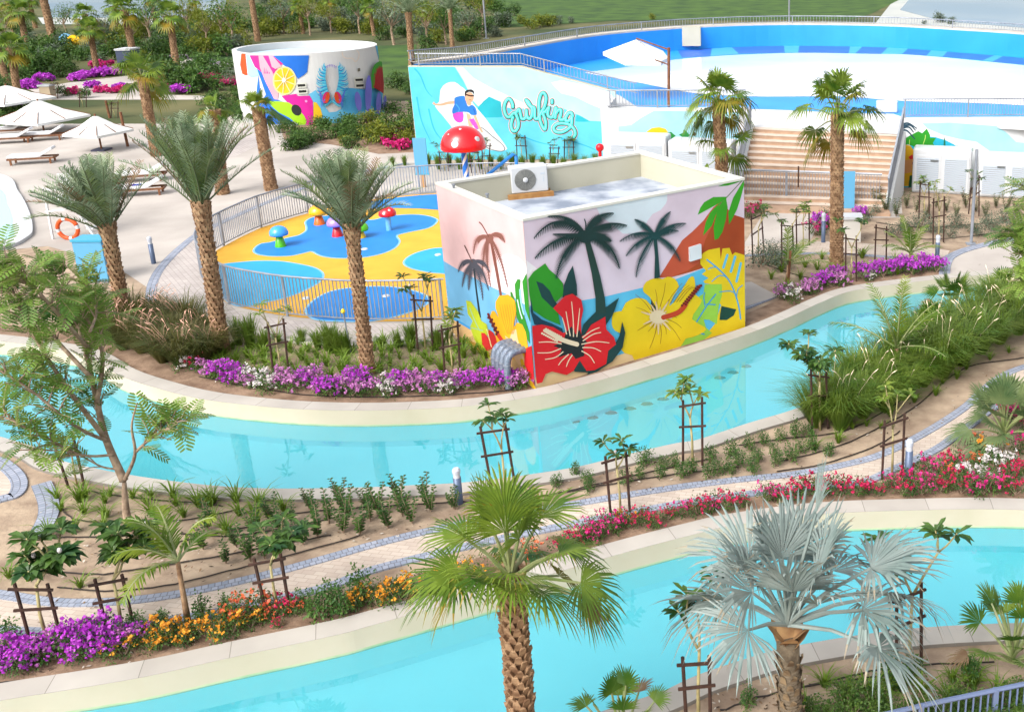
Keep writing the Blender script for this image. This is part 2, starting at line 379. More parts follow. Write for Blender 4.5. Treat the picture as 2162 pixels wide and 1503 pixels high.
# white round toddlers pool at the left edge
tp = pxl([(-500, 380), (-200, 350), (0, 372), (40, 410), (62, 450), (70, 485), (60, 505), (0, 530), (-200, 560), (-500, 540)], 0, 6, True)
st('s', sheet('pool_coping', tp, .12, white_p, thick=.12))
ti = pxl([(-500, 400), (-200, 385), (-15, 400), (18, 440), (28, 480), (10, 515), (-200, 540), (-500, 520)], 0, 6, True)
st('s', sheet('pool_floor', ti, .125, mat('pale_water_floor', rgb(190, 238, 246, K), .1)))
# ================================================================ MURAL PAINTING TOOLS
PAL = []
class Mural:
    """flat paint laid on a wall as thin layers; pts are traced in crop coordinates (ox, oy, scale) of the wall"""
    def __init__(s, p, n, ox, oy, sc, sun=None, proj=None):
        s.p, s.n, s.o = Vector(p), Vector(n), (ox, oy, sc); s.mb = MB(); s.mats = []; s.k = 0; s.proj = proj
    def idx(s, c):
        nm = 'paint_%d_%d_%d' % c
        m = mat(nm, rgb(*c, .7), .75, rgb(*[max(0, q - 14) for q in c], .62), .9, 9, bump=.12, bscale=45, coord='World', ramp=(.3, .75))
        if m not in s.mats: s.mats.append(m)
        return s.mats.index(m)
    def P(s, u, v):
        ox, oy, sc = s.o; q = (ox + u / sc, oy + v / sc)
        if s.proj: return s.proj(q[0], q[1], .004 + .0003 * s.k)
        return onplane(q[0], q[1], s.p, s.n) + s.n * (.004 + .0003 * s.k)
    def fill(s, pts, c, sm=0):
        s.k += 1
        if sm: pts = [(p.x, p.y) for p in smooth_line([(u, v, 0) for u, v in pts], sm, True)]
        P = [s.P(u, v) for u, v in pts]
        tr = tessellate_polygon([[Vector((u, v, 0)) for u, v in pts]]); s.mb.add(P, tr, s.idx(c))
    def line(s, pts, w, c, sm=4, taper=0, up=True):
        if up: s.k += 1
        L = smooth_line([(u, v, 0) for u, v in pts], sm) if sm else [Vector((u, v, 0)) for u, v in pts]
        n = len(L); a = []; b = []
        for i, p in enumerate(L):
            t = (L[min(i + 1, n - 1)] - L[max(i - 1, 0)]).normalized(); q = Vector((-t.y, t.x, 0))
            ww = w / 2 * ((1 - i / (n - 1) * taper))
            a.append(p + q * ww); b.append(p - q * ww)
        ci = s.idx(c)
        for i in range(n - 1):
            s.k += .02; s.mb.face([s.P(x.x, x.y) for x in (a[i], a[i + 1], b[i + 1], b[i])], ci)
        if w > 6 and not taper:
            for e in (L[0], L[-1]): s.disc(e.x, e.y, w / 2, w / 2, c, False)
    def disc(s, u, v, a, b, c, up=True, n=20, rot=0):
        s.k += 1 if up else .1
        cr, sr = math.cos(rot), math.sin(rot)
        s.mb.face([s.P(u + a * math.cos(q) * cr - b * math.sin(q) * sr, v + a * math.cos(q) * sr + b * math.sin(q) * cr) for q in [2 * math.pi * i / n for i in range(n)]], s.idx(c))
    def frond(s, c0, c1, c2, leafl, c, n=26, spw=6, lw=4.):
        """painted palm frond: spine c0-c1-c2 with hanging leaflets"""
        s.k += 1; ci = s.idx(c); L = []
        for i in range(n + 1):
            t = i / n; L.append(Vector(c0 + (0,)) * (1 - t) ** 2 + Vector(c1 + (0,)) * 2 * t * (1 - t) + Vector(c2 + (0,)) * t * t)
        for i, p in enumerate(L):
            t = i / n; tg = (L[min(i + 1, n)] - L[max(i - 1, 0)]).normalized(); q = Vector((-tg.y, tg.x, 0))
            ll = leafl * (math.sin(math.pi * min(1, .12 + t * .86)) ** .6)
            for sg in (-1, 1):
                d = (q * sg * .75 + tg * .55 + Vector((0, .55, 0))).normalized()
                if d.y < -.1: ll2 = ll * .45
                else: ll2 = ll
                s.k += .02; tip = p + d * ll2; wv = tg * lw * (1.35 if t < .6 else .9)
                s.mb.face([s.P(x.x, x.y) for x in (p - wv, p + wv, p + wv * .4 + (tip - p) * .6, tip, p - wv * .5 + (tip - p) * .6)], ci)
            if i < n:
                s.k += .02; e = L[i + 1]; w0 = spw * (1 - t * .7)
                s.mb.face([s.P(x.x, x.y) for x in (p + q * w0, e + q * w0, e - q * w0, p - q * w0)], ci)
    def build(s, name, parent=None): return s.mb.build(name, s.mats, parent)
# ================================================================ THE PAINTED HUT
HD = .681799; ha = Vector((math.cos(HD), math.sin(HD), 0)); hb = Vector((-math.sin(HD), math.cos(HD), 0)); Z3 = Vector((0, 0, 1))
H0 = Vector((-1.21003 * S, 5.42055 * S, 0)); HW, HDp, HH = 1.52812 * S, 1.1432 * S, S
hut = empty('pump_hut', H0 + ha * HW / 2 + hb * HDp / 2, 0, 'flat roofed hut painted with palms and big hibiscus flowers beside the canal', 'hut')
hl = Vector(hut.location)
def hchild(mb, name, m, smooth=False):
    mb.v = [tuple(Vector(q) - hl) for q in mb.v]; return mb.build(name, m, hut, smooth)
T = .2
mb = MB()
hp = lambda a, b, z: H0 + ha * a + hb * b + Z3 * z
for (a0, b0, a1, b1) in ((0, 0, HW, T), (0, HDp - T, HW, HDp), (0, T, T, HDp - T), (HW - T, T, HW, HDp - T)):
    mb.frame_box(hp(a0, b0, 0), ha * (a1 - a0), hb * (b1 - b0), Z3 * (HH - .06))
hchild(mb, 'wall', cream_r)
mb = MB()
for (a0, b0, a1, b1) in ((-.02, -.02, HW + .02, T + .02), (-.02, HDp - T - .02, HW + .02, HDp + .02), (-.02, T + .02, T + .02, HDp - T - .02), (HW - T - .02, T + .02, HW + .02, HDp - T - .02)):
    mb.frame_box(hp(a0, b0, HH - .06), ha * (a1 - a0), hb * (b1 - b0), Z3 * .06)
hchild(mb, 'parapet_cap', mat('warm_white_cap', rgb(240, 238, 228, .6), .7))
mb = MB(); mb.frame_box(hp(T, T, HH - .85), ha * (HW - 2 * T), hb * (HDp - 2 * T), Z3 * .12)
roofm = mat('weathered_roof_screed', rgb(140, 152, 170, .6), .9, rgb(200, 208, 220, .62), 1.1, 9, bump=.2, bscale=6, ramp=(.38, .6))
hchild(mb, 'roof', roofm)
# front mural
X = (900, 300, 2.8905)
f = Mural(H0, -hb, *X)
cor = [pix(hp(0, 0, .0)), pix(hp(HW, 0, 0)), pix(hp(HW, 0, HH - .062)), pix(hp(0, 0, HH - .062))]
cr = [((u - X[0]) * X[2], (v - X[1]) * X[2]) for u, v in cor]      # BL BR TR TL in crop coords
BL, BR, TR, TL = cr
def ey(a, b, x): return a[1] + (b[1] - a[1]) * (x - a[0]) / (b[0] - a[0])
def cut(pts):          # keep a traced outline on the wall
    o = []
    for x, y in pts:
        x = min(max(x, TL[0] + (y - TL[1]) * (BL[0] - TL[0]) / (BL[1] - TL[1])), TR[0] + (y - TR[1]) * (BR[0] - TR[0]) / (BR[1] - TR[1]))
        y = min(max(y, ey(TL, TR, x)), ey(BL, BR, x)); o.append((x, y))
    return o
_fill = f.fill
f.fill = lambda pts, c, sm=0: _fill(cut(pts), c, sm)
LAV, TEAL, SEA, YEL, RED, GRN, SAND_ = (232, 214, 230), (14, 66, 66), (96, 196, 236), (246, 212, 16), (226, 24, 36), (44, 150, 28), (242, 212, 160)
f.fill(cr, LAV)
f.fill([(1040, 380), (1180, 360), (1470, 300), (1470, 350), (1462, 375), (1430, 415), (1380, 440), (1350, 480), (1330, 530), (1280, 560), (1200, 560), (1130, 500), (1060, 450)], (226, 240, 250))
f.fill([(590, 720), (640, 745), (700, 790), (740, 850), (700, 960), (600, 1000)], (246, 240, 244))
f.fill([(600, 1000), (940, 968), (1100, 940), (1320, 888), (1500, 845), (1680, 775), (1960, 680), (1960, 1130), (1300, 1400), (640, 1500)], SEA)
f.fill([(620, 1440), (700, 1380), (900, 1372), (1060, 1330), (1240, 1280), (1300, 1300), (1500, 1260), (1960, 1080), (1960, 1160), (640, 1520)], SAND_)
f.fill([(1418, 828), (1470, 745), (1560, 600), (1625, 545), (1690, 480), (1750, 400), (1795, 362), (1830, 395), (1850, 425), (1880, 445), (1955, 465), (1955, 690), (1870, 690), (1680, 772), (1590, 800), (1500, 824)], (178, 76, 26))
f.fill([(1418, 828), (1470, 745), (1560, 600), (1625, 545), (1690, 480), (1750, 400), (1795, 362), (1775, 440), (1740, 520), (1700, 600), (1676, 690), (1664, 738), (1590, 786), (1500, 822)], (204, 88, 56))
# leaves top right
G2 = (62, 172, 26)
f.line([(1770, 400), (1835, 335), (1895, 270), (1930, 232)], 5, (110, 128, 90))
f.fill([(1655, 445), (1672, 400), (1695, 368), (1750, 336), (1838, 334), (1800, 366), (1760, 388), (1720, 410)], G2)
f.fill([(1778, 272), (1820, 246), (1880, 236), (1938, 222), (1880, 254), (1840, 266)], G2)
f.fill([(1846, 504), (1842, 430), (1872, 340), (1936, 225), (1940, 262), (1918, 340), (1896, 410), (1862, 478)], G2)
f.fill([(1688, 572), (1704, 490), (1732, 430), (1792, 368), (1768, 440), (1742, 510)], G2)
f.fill([(1758, 597), (1752, 520), (1778, 400), (1828, 338), (1838, 400), (1828, 470), (1806, 550), (1780, 590)], G2)
# yellow leaf top right
f.fill([(1672, 745), (1670, 700), (1690, 676), (1722, 658), (1790, 645), (1796, 716), (1806, 650), (1850, 646), (1866, 688), (1884, 672), (1955, 690), (1955, 900), (1900, 920), (1845, 965), (1800, 1000), (1770, 950), (1780, 900), (1740, 868), (1698, 862), (1690, 848), (1722, 830), (1680, 806), (1706, 786)], YEL)
for a in ([(1836, 690), (1812, 766)], [(1884, 700), (1858, 790)], [(1918, 740), (1892, 850)]): f.line(a, 15, (110, 205, 240), 2)
f.fill([(1690, 1240), (1700, 1180), (1760, 1110), (1796, 1000), (1850, 960), (1955, 880), (1955, 1145), (1780, 1200)], YEL)
f.fill([(1500, 1300), (1540, 1240), (1600, 1150), (1535, 1090), (1600, 1075), (1640, 1010), (1650, 950), (1690, 925), (1698, 868), (1802, 866), (1804, 930), (1784, 1000), (1772, 1112), (1726, 1084), (1692, 1082), (1706, 1130), (1742, 1165), (1694, 1225), (1590, 1270)], (162, 216, 74))
BL_ = (70, 172, 226)
f.line([(1712, 718), (1790, 782), (1850, 850), (1885, 930), (1905, 1000), (1917, 1078)], 9, BL_, 6)
f.line([(1740, 852), (1786, 815), (1830, 822)], 6, BL_); f.line([(1786, 915), (1846, 908), (1878, 918)], 6, BL_)
f.line([(1718, 778), (1732, 768), (1762, 762)], 6, BL_); f.line([(1890, 960), (1900, 900), (1930, 872)], 6, BL_)
f.line([(1620, 1142), (1680, 1045), (1722, 982), (1765, 928)], 7, (50, 160, 225)); f.line([(1614, 1150), (1650, 1160), (1694, 1172)], 7, (50, 160, 225))
f.line([(1700, 1000), (1692, 950), (1698, 916)], 6, (50, 160, 225)); f.line([(1706, 988), (1764, 992)], 6, (50, 160, 225))
f.fill([(1800, 1000), (1838, 1008), (1890, 1020), (1874, 1058), (1832, 1085), (1788, 1085), (1792, 1040)], (8, 74, 60))
# yellow hibiscus
f.fill([(1320, 895), (1340, 852), (1400, 828), (1440, 835), (1470, 822), (1512, 832), (1540, 880), (1506, 938), (1482, 1000), (1530, 950), (1560, 900), (1600, 832), (1630, 820), (1640, 870), (1642, 930), (1680, 965), (1650, 1020), (1620, 1080), (1700, 1130), (1690, 1160), (1620, 1190), (1580, 1200), (1550, 1290), (1500, 1300), (1440, 1332), (1340, 1352), (1270, 1345), (1255, 1300), (1205, 1285), (1180, 1240), (1200, 1180), (1150, 1150), (1130, 1110), (1140, 1040), (1190, 1030), (1215, 980), (1280, 950), (1340, 962), (1372, 1000), (1366, 950), (1330, 920)], YEL, 2)
f.fill([(1372, 958), (1384, 980), (1402, 1010), (1404, 1046), (1378, 1030), (1368, 1000)], TEAL)
BRN = (150, 104, 22)
random.seed(3)
for k in range(16):
    a = -2.9 + k * .36
    if -1.05 < a < -.35: continue
    r0, r1 = 58, 150 + 45 * math.sin(k * 2.1)
    p0 = (1418 + r0 * math.cos(a), 1062 + r0 * math.sin(a)); p1 = (1418 + r1 * math.cos(a + .1), 1062 + r1 * math.sin(a + .1) * 1.1)
    f.line([p0, ((p0[0] + p1[0]) / 2 + 6, (p0[1] + p1[1]) / 2 - 4), p1], 4, BRN, 4, .5)
for k in range(5):
    f.line([(1470 + k * 18, 985 - k * 3), (1500 + k * 26, 930 - k * 8), (1560 + k * 22, 860 + k * 6)], 3.5, BRN, 4, .5)
for k in range(17):
    a = k * math.pi * 2 / 17 + .1; f.line([(1414, 1066), (1414 + (84 + 28 * math.sin(k * 3.7)) * math.cos(a), 1066 + (84 + 28 * math.sin(k * 3.7)) * math.sin(a))], 22, (244, 214, 176), 1, .8)
f.disc(1412, 1066, 52, 40, (248, 226, 188))
f.line([(1444, 1068), (1500, 1052), (1545, 1030), (1578, 990)], 30, (206, 70, 28), 6); f.line([(1578, 990), (1620, 935), (1664, 874)], 12, (190, 56, 28), 4)
for k in range(20):
    t = k / 19; f.disc(1566 + 98 * t + (9 if k % 2 else -9), 996 - 122 * t, 8, 8, (122, 26, 16), n=8)
# green leaves left
f.fill([(600, 835), (650, 790), (722, 738), (745, 775), (790, 812), (830, 860), (834, 930), (782, 980), (800, 1040), (815, 1115), (720, 1075), (640, 1020), (606, 930)], GRN)
f.fill([(666, 846), (708, 862), (750, 905), (775, 960), (806, 1000), (768, 1010), (700, 945)], TEAL); f.fill([(635, 955), (650, 1040), (700, 1080), (760, 1104), (826, 1135), (836, 1180), (700, 1125), (655, 1110), (628, 1030)], (12, 62, 84))
f.fill([(828, 945), (836, 870), (862, 800), (890, 752), (900, 800), (914, 870), (916, 935), (880, 945), (845, 955)], TEAL)
f.fill([(938, 1180), (955, 1110), (1040, 1022), (1100, 1000), (1172, 948), (1135, 1050), (1092, 1115), (1040, 1128), (1000, 1130), (950, 1190)], TEAL)
# palms
PT = (20, 60, 58)
f.fill([(955, 575), (985, 570), (1030, 720), (1060, 830), (1085, 950), (1092, 1040), (1030, 1045), (1028, 950), (1005, 800)], (30, 66, 58))
for a, b, l in (((800, 395), (656, 582), 62), ((780, 560), (662, 704), 66), ((820, 640), (790, 825), 72), ((880, 430), (740, 452), 40), ((1010, 430), (1135, 432), 55), ((1090, 470), (1214, 506), 62), ((1130, 590), (1172, 764), 70), ((880, 560), (770, 560), 40), ((1060, 540), (1120, 600), 60)):
    f.frond((965, 565), a, b, l, PT, 26, 9, 5)
f.disc(968, 575, 52, 40, PT); f.line([(960, 470), (968, 500), (966, 560)], 7, PT)
f.fill([(1380, 590), (1402, 590), (1412, 700), (1421, 824), (1386, 832), (1390, 700)], (16, 66, 66))
for a, b, l in (((1290, 520), (1178, 602), 48), ((1280, 590), (1215, 690), 48), ((1290, 680), (1275, 818), 50), ((1330, 490), (1268, 470), 40), ((1420, 470), (1482, 424), 40), ((1480, 490), (1576, 494), 46), ((1490, 600), (1542, 722), 48), ((1430, 520), (1530, 540), 40)):
    f.frond((1390, 570), a, b, l, (10, 66, 68), 22, 6, 4)
f.disc(1390, 572, 28, 26, (10, 66, 68))
# red hibiscus with its dark leaves
f.fill([(1150, 1222), (1172, 1180), (1190, 1092), (1208, 1160), (1192, 1250), (1130, 1335), (1042, 1392), (1030, 1438), (968, 1440), (984, 1402), (900, 1398), (884, 1372), (930, 1325), (975, 1390), (1060, 1350), (1096, 1270)], TEAL)
f.fill([(560, 1340), (600, 1255), (590, 1160), (640, 1118), (700, 1110), (770, 1126), (830, 1162), (852, 1150), (825, 1068), (768, 1010), (840, 936), (885, 922), (940, 960), (952, 1020), (938, 1090), (940, 1182), (962, 1172), (1000, 1112), (1086, 1062), (1092, 1140), (1140, 1188), (1152, 1230), (1104, 1270), (1092, 1350), (1020, 1388), (972, 1392), (930, 1328), (892, 1392), (850, 1417), (760, 1396), (722, 1412), (702, 1462), (670, 1470), (600, 1420)], RED)
DK = (26, 34, 36)
f.fill([(845, 1160), (880, 1120), (905, 1170), (930, 1140), (945, 1190), (975, 1215), (950, 1250), (960, 1300), (905, 1320), (880, 1285), (800, 1310), (820, 1260), (770, 1240), (830, 1215)], DK)
CR = (246, 222, 190)
for a in ([(850, 1170), (836, 1110), (824, 1070)], [(872, 1180), (856, 1090), (846, 1030)], [(892, 1185), (890, 1080), (880, 970)], [(912, 1185), (922, 1090), (930, 1010)], [(820, 1228), (750, 1216), (680, 1218)], [(815, 1255), (750, 1280), (672, 1282)], [(830, 1275), (780, 1310), (718, 1322)], [(862, 1290), (820, 1330), (800, 1358)], [(885, 1295), (862, 1330), (848, 1366)], [(945, 1190), (1000, 1150), (1050, 1128)], [(948, 1210), (1010, 1170), (1060, 1158)], [(940, 1230), (1030, 1214), (1110, 1222)], [(945, 1250), (1010, 1252), (1060, 1274)], [(940, 1270), (990, 1300), (1020, 1345)]):
    f.line(a, 7, CR, 5, .3)
f.line([(716, 1146), (790, 1190)], 20, CR, 3); f.line([(790, 1190), (850, 1212), (912, 1230)], 28, CR, 4)
for k in range(18):
    t = (k % 9) / 8; sgn = -1 if k < 9 else 1; f.disc(712 + 90 * t + 12 * sgn, 1150 + 48 * t - 13 * sgn, 7, 7, CR, n=8)
f.fill([(1600, 640), (1670, 620), (1672, 706), (1602, 728)], (232, 238, 244))
hchild(f.mb, 'front_mural', f.mats)
hatch = MB(); q = [onplane(X[0] + u / X[2], X[1] + v / X[2], H0, -hb) for u, v in ((1602, 726), (1670, 704), (1670, 622), (1600, 642))]
hatch.frame_box(q[0] - hb * .002, q[1] - q[0], q[3] - q[0], -hb * .045); hchild(hatch, 'wall_hatch', white_p)
# side mural
g = Mural(H0, -ha, *X)
cor = [pix(hp(0, 0, 0)), pix(hp(0, HDp, 0)), pix(hp(0, HDp, HH - .062)), pix(hp(0, 0, HH - .062))]
cr = [((u - X[0]) * X[2], (v - X[1]) * X[2]) for u, v in cor]; BRs, BLs, TLs, TRs = cr
def cut2(pts):
    o = []
    for x, y in pts:
        x = min(max(x, TLs[0] + (y - TLs[1]) * (BLs[0] - TLs[0]) / (BLs[1] - TLs[1])), TRs[0] + (y - TRs[1]) * (BRs[0] - TRs[0]) / (BRs[1] - TRs[1]))
        y = min(max(y, ey(TLs, TRs, x)), ey(BLs, BRs, x)); o.append((x, y))
    return o
_g = g.fill
g.fill = lambda pts, c, sm=0: _g(cut2(pts), c, sm)
g.fill(cr, (247, 206, 206))
g.fill([(380, 900), (392, 830), (415, 750), (450, 700), (500, 680), (560, 700), (640, 750), (640, 1020), (540, 960), (460, 930)], (248, 240, 244))
g.fill([(90, 725), (180, 770), (260, 812), (400, 884), (540, 950), (660, 1010), (660, 1320), (440, 1250), (300, 1160), (130, 1060)], (122, 192, 236))
g.fill([(150, 1060), (220, 1100), (300, 1150), (380, 1200), (440, 1260), (440, 1300), (300, 1190), (150, 1100)], (60, 170, 240))
g.fill([(150, 1075), (220, 1115), (280, 1150), (380, 1230), (460, 1280), (660, 1300), (660, 1520), (400, 1420), (160, 1190)], (240, 196, 136))
g.fill([(180, 1180), (240, 1200), (300, 1225), (330, 1290), (290, 1250), (230, 1215)], (212, 160, 60))
BR1, BR2 = (150, 96, 84), (84, 84, 96)
g.fill([(388, 600), (402, 600), (425, 700), (448, 830), (464, 935), (450, 940), (428, 820)], (140, 80, 66))
for a, b, l in (((300, 540), (290, 680), 40), ((350, 640), (345, 780), 42), ((355, 680), (395, 880), 36), ((450, 650), (497, 880), 40), ((455, 520), (480, 610), 36)):
    g.frond((385, 580), a, b, l, BR1, 20, 8, 4)
g.disc(388, 590, 24, 30, BR1); g.line([(324, 488), (345, 510), (384, 580)], 8, (120, 70, 60), 4, .3)
g.fill([(284, 740), (296, 740), (312, 900), (336, 1070), (324, 1072), (302, 900)], (20, 50, 60))
for a, b, l in (((225, 690), (198, 790), 34), ((240, 760), (222, 880), 34), ((265, 800), (262, 900), 34), ((330, 780), (348, 960), 40), ((350, 760), (382, 900), 40), ((340, 690), (390, 790), 30)):
    g.frond((290, 735), a, b, l, BR2, 18, 7, 4)
g.disc(290, 742, 22, 30, BR2); g.line([(236, 630), (255, 670), (286, 735)], 7, (110, 70, 60), 4, .3)
g.fill([(246, 965), (275, 972), (318, 1032), (340, 1090), (372, 1110), (384, 1160), (366, 1200), (372, 1250), (392, 1320), (374, 1350), (330, 1280), (292, 1190), (270, 1128), (286, 1090), (256, 1048)], (192, 208, 36))
g.line([(268, 1010), (300, 1090), (330, 1150)], 5, (150, 200, 170)); g.line([(275, 1130), (310, 1140), (350, 1150)], 5, (150, 200, 170))
g.fill([(338, 1162), (362, 1166), (380, 1190), (384, 1142), (410, 1160), (438, 1205), (440, 1244), (400, 1262), (372, 1274), (344, 1232)], (222, 40, 40))
g.line([(372, 1140), (388, 1200), (402, 1250)], 6, (244, 226, 160))
g.fill([(516, 912), (526, 914), (556, 1000), (586, 1090), (575, 1110), (540, 1040), (522, 980)], (60, 146, 40)); g.fill([(543, 868), (560, 836), (578, 838), (572, 930), (592, 1030), (632, 1160), (636, 1230), (590, 1150), (556, 1040)], (50, 150, 34))
g.fill([(590, 850), (640, 800), (640, 1100), (608, 1020)], GRN)
g.line([(575, 900), (583, 980), (600, 1050)], 9, (170, 225, 240)); g.line([(560, 960), (575, 1030), (590, 1078)], 6, (230, 245, 250))
g.fill([(394, 1062), (404, 1030), (420, 1030), (446, 1070), (426, 1010), (428, 972), (450, 936), (505, 930), (545, 966), (553, 1030), (536, 1130), (560, 1100), (590, 1112), (612, 1160), (625, 1250), (610, 1300), (620, 1340), (560, 1340), (500, 1300), (440, 1240), (418, 1150)], (252, 186, 22))
g.fill([(484, 1180), (512, 1200), (530, 1150), (552, 1140), (562, 1200), (590, 1290), (612, 1340), (570, 1360), (520, 1290)], (252, 208, 160))
for k in range(7): g.line([(500 + k * 6, 1170), (470 + k * 14, 1080), (452 + k * 15, 990)], 3.5, (214, 140, 20), 4, .4)
g.line([(382, 1048), (410, 1110), (440, 1170)], 13, (120, 26, 30), 3); g.line([(440, 1170), (480, 1230), (520, 1288)], 22, (214, 56, 24), 3)
for k in range(9): g.disc(392 + 50 * k / 8 + (8 if k % 2 else -8), 1070 + 100 * k / 8, 8, 9, (96, 20, 20), n=8)
g.fill([(606, 1262), (680, 1240), (680, 1500), (655, 1480), (628, 1410), (604, 1350)], RED)
g.line([(588, 1330), (604, 1390), (640, 1460), (668, 1505)], 20, (238, 190, 20), 4)
hchild(g.mb, 'side_mural', g.mats)
# little lamps on the side parapet
for u, v in ((958, 398), (1029, 418)):
    mb = MB(); p = at(u, v, HH); mb.lathe([(.03, 0), (.03, .07), (.05, .08), (.05, .11), (.001, .12)], 8, c=p - ha * 0); hchild(mb, 'parapet_lamp', rail_m)
# white louvred door bay at the hut's far side
mb = MB(); o = hp(HW + .003, .25, .05); mb.frame_box(o, ha * .22, hb * 1.6, Z3 * 2.1)
bay = hchild(mb, 'louvre_bay', white_p)
mb = MB()
for k in range(24): mb.frame_box(hp(HW + .04, .235, .15 + k * .083), ha * .17, hb * .014, Z3 * .05)
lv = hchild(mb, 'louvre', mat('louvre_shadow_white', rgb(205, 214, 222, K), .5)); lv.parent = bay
# air conditioner on the roof
acp = at(1120, 416, HH - .73)
ac = empty('air_conditioner', (acp.x, acp.y, HH - .73), HD - .28, 'white air conditioner unit with round fan grille on the hut roof', 'air conditioner')
mb = MB(); mb.box(-.5, -.06, .14, .5, .36, .86)
ob = mb.build('casing', white_p, ac); md = ob.modifiers.new('b', 'BEVEL'); md.width = .03; md.segments = 3
mb = MB()
for k in range(9): mb.tube([(-.12 + .30 * k / 9 * math.cos(q), -.075, .5 + .30 * k / 9 * math.sin(q)) for q in [i * math.pi / 16 for i in range(33)]], .006, 4)
for k in range(12): a = k * math.pi / 6; mb.bar((-.12, -.08, .5), (-.12 + .3 * math.cos(a), -.08, .5 + .3 * math.sin(a)), .01)
mb.build('fan_grille', mat('grey_grille', rgb(150, 152, 148, K), .5), ac)
mb = MB(); mb.lathe([(.001, 0), (.29, 0), (.29, .01), (.001, .012)], 32); ob = mb.build('fan_opening', mat('fan_shade', rgb(104, 106, 104), .7), ac); ob.rotation_euler = (R(90), 0, 0); ob.location = (-.12, -.061, .5)
mb = MB(); mb.ball((0, 0, 0), .07, 8); ob = mb.build('fan_hub', white_p, ac); ob.location = (-.12, -.1, .5); ob.scale = (1, .4, 1)
mb = MB(); mb.box(.3, -.068, .62, .42, -.058, .66); mb.box(.36, -.068, .42, .38, -.058, .55); mb.build('badge', mat('grey_badge', rgb(170, 180, 190)), ac)
mb = MB(); mb.box(-.62, -.16, 0, .62, -.04, .13); mb.box(-.62, .28, 0, .62, .4, .13); mb.build('timber_base', mat('yellow_timber', rgb(196, 148, 88, K), .8, rgb(170, 120, 66, K), 5), ac)
mb = MB(); random.seed(8)
for k in range(16):
    p = hp(HW - .6 - rnd(0, 1.2), .8 + rnd(0, 1.6), HH - .72); a = rnd(0, 6); l = rnd(.1, .3); mb.bar(p, p + Vector((math.cos(a) * l, math.sin(a) * l, rnd(0, .06))), .02)
tag(mb.build('roof_debris', mat('pale_debris', rgb(206, 204, 198, K), .9)), 'scraps of dry palm leaf and cable left on the hut roof', 'debris')
# four foil wrapped pipes
foil = mat('foil_wrap', rgb(120, 134, 156, .6), .38, rgb(164, 174, 190, .6), 14, 5, bump=.6, bscale=30, metal=.35)
pl = []
for k in range(4):
    b0 = 1.05 - k * .22; p = hp(0, b0, 0)
    o = empty('foil_pipe', p, 0); mb = MB()
    pts = [Vector((0, 0, .9 + .0 * k)) - ha * (-.02), -ha * .22 + Z3 * .92, -ha * .40 + Z3 * .86, -ha * .48 + Z3 * .72, -ha * .5 + Z3 * .5, -ha * .5 + Z3 * .0]
    mb.tube(smooth_line(pts, 5), .088, 12); mb.build('pipe', foil, o, True)
    mb = MB()
    for z in (.3, .62): mb.tube([-ha * .5 + Z3 * z, -ha * .5 + Z3 * (z + .03)], .094, 12)
    mb.build('band', rail_m, o); pl.append(o)
order(pl, '{} of four silver foil wrapped pipes curving into the hut side wall', 'pipe', 'foil wrapped pipes on the hut wall')
# ================================================================ WAVE POOL, SURF WALL, STAIRS
DZ = 2.5
st('s', sheet('deck', [at(u, v, DZ) for u, v in [(885, 137), (1105, 139), (1290, 192), (1290, 238), (1560, 238), (1590, 268), (1903, 285), (1905, 262), (2162, 275), (2900, 330), (2900, 120), (2162, 112), (1874, 96), (1622, 93), (1427, 100), (1285, 118), (1178, 138), (1100, 150)]], DZ, white_r))
bd = MB()
st('s', sheet('blue_deck', [at(u, v, DZ) for u, v in [(1000, 140), (1110, 141), (1200, 166), (1308, 202), (1345, 226), (1599, 231), (1661, 233), (1780, 239), (1886, 241), (1904, 247), (2047, 256), (2162, 262), (2900, 310), (2900, 150), (2162, 116), (1874, 97.5), (1685, 95), (1504, 97), (1427, 101), (1285, 121), (1178, 139), (1100, 149)]], DZ + .006, blue_pad))
tl = [((1427, 101), (1440, 122), 0), ((1504, 97), (1500, 119), 1), ((1540, 96), (1560, 114), 0), ((1655, 95), (1657, 112), 1), ((1688, 95), (1685, 112), 0), ((1795, 97), (1792, 113), 1), ((1822, 98), (1806, 113), 0), ((1876, 99), (1860, 115), 1), ((1920, 101), (1903, 116), 0), ((1970, 103), (1956, 118), 1), ((2005, 105), (1990, 120), 0), ((2110, 113), (2075, 128), 1), ((2125, 115), (2095, 131), 0), ((2300, 130), (2300, 150), 0)]
mb = MB()
for (a, b, c), (d, e, f_) in zip(tl[:-1], tl[1:]): mb.face([at(*a, DZ + .012), at(*b, DZ + .012), at(*e, DZ + .012), at(*d, DZ + .012)], c)
st('s', mb.build('blue_tiles', [blue_dark, blue_lite]))
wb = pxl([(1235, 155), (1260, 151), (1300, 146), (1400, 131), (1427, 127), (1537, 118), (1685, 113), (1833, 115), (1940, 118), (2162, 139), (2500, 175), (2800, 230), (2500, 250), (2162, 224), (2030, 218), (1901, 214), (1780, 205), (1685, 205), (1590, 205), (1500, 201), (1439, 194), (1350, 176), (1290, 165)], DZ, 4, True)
st('s', sheet('wave_pool_water', wb, DZ + .02, mat('sky_white_wave_water', rgb(250, 250, 255, .8), .12, rgb(226, 238, 250, .78), .15, 4, coord='World', spec=.8)))  # near-white colour stands in for bright sky reflected in the water
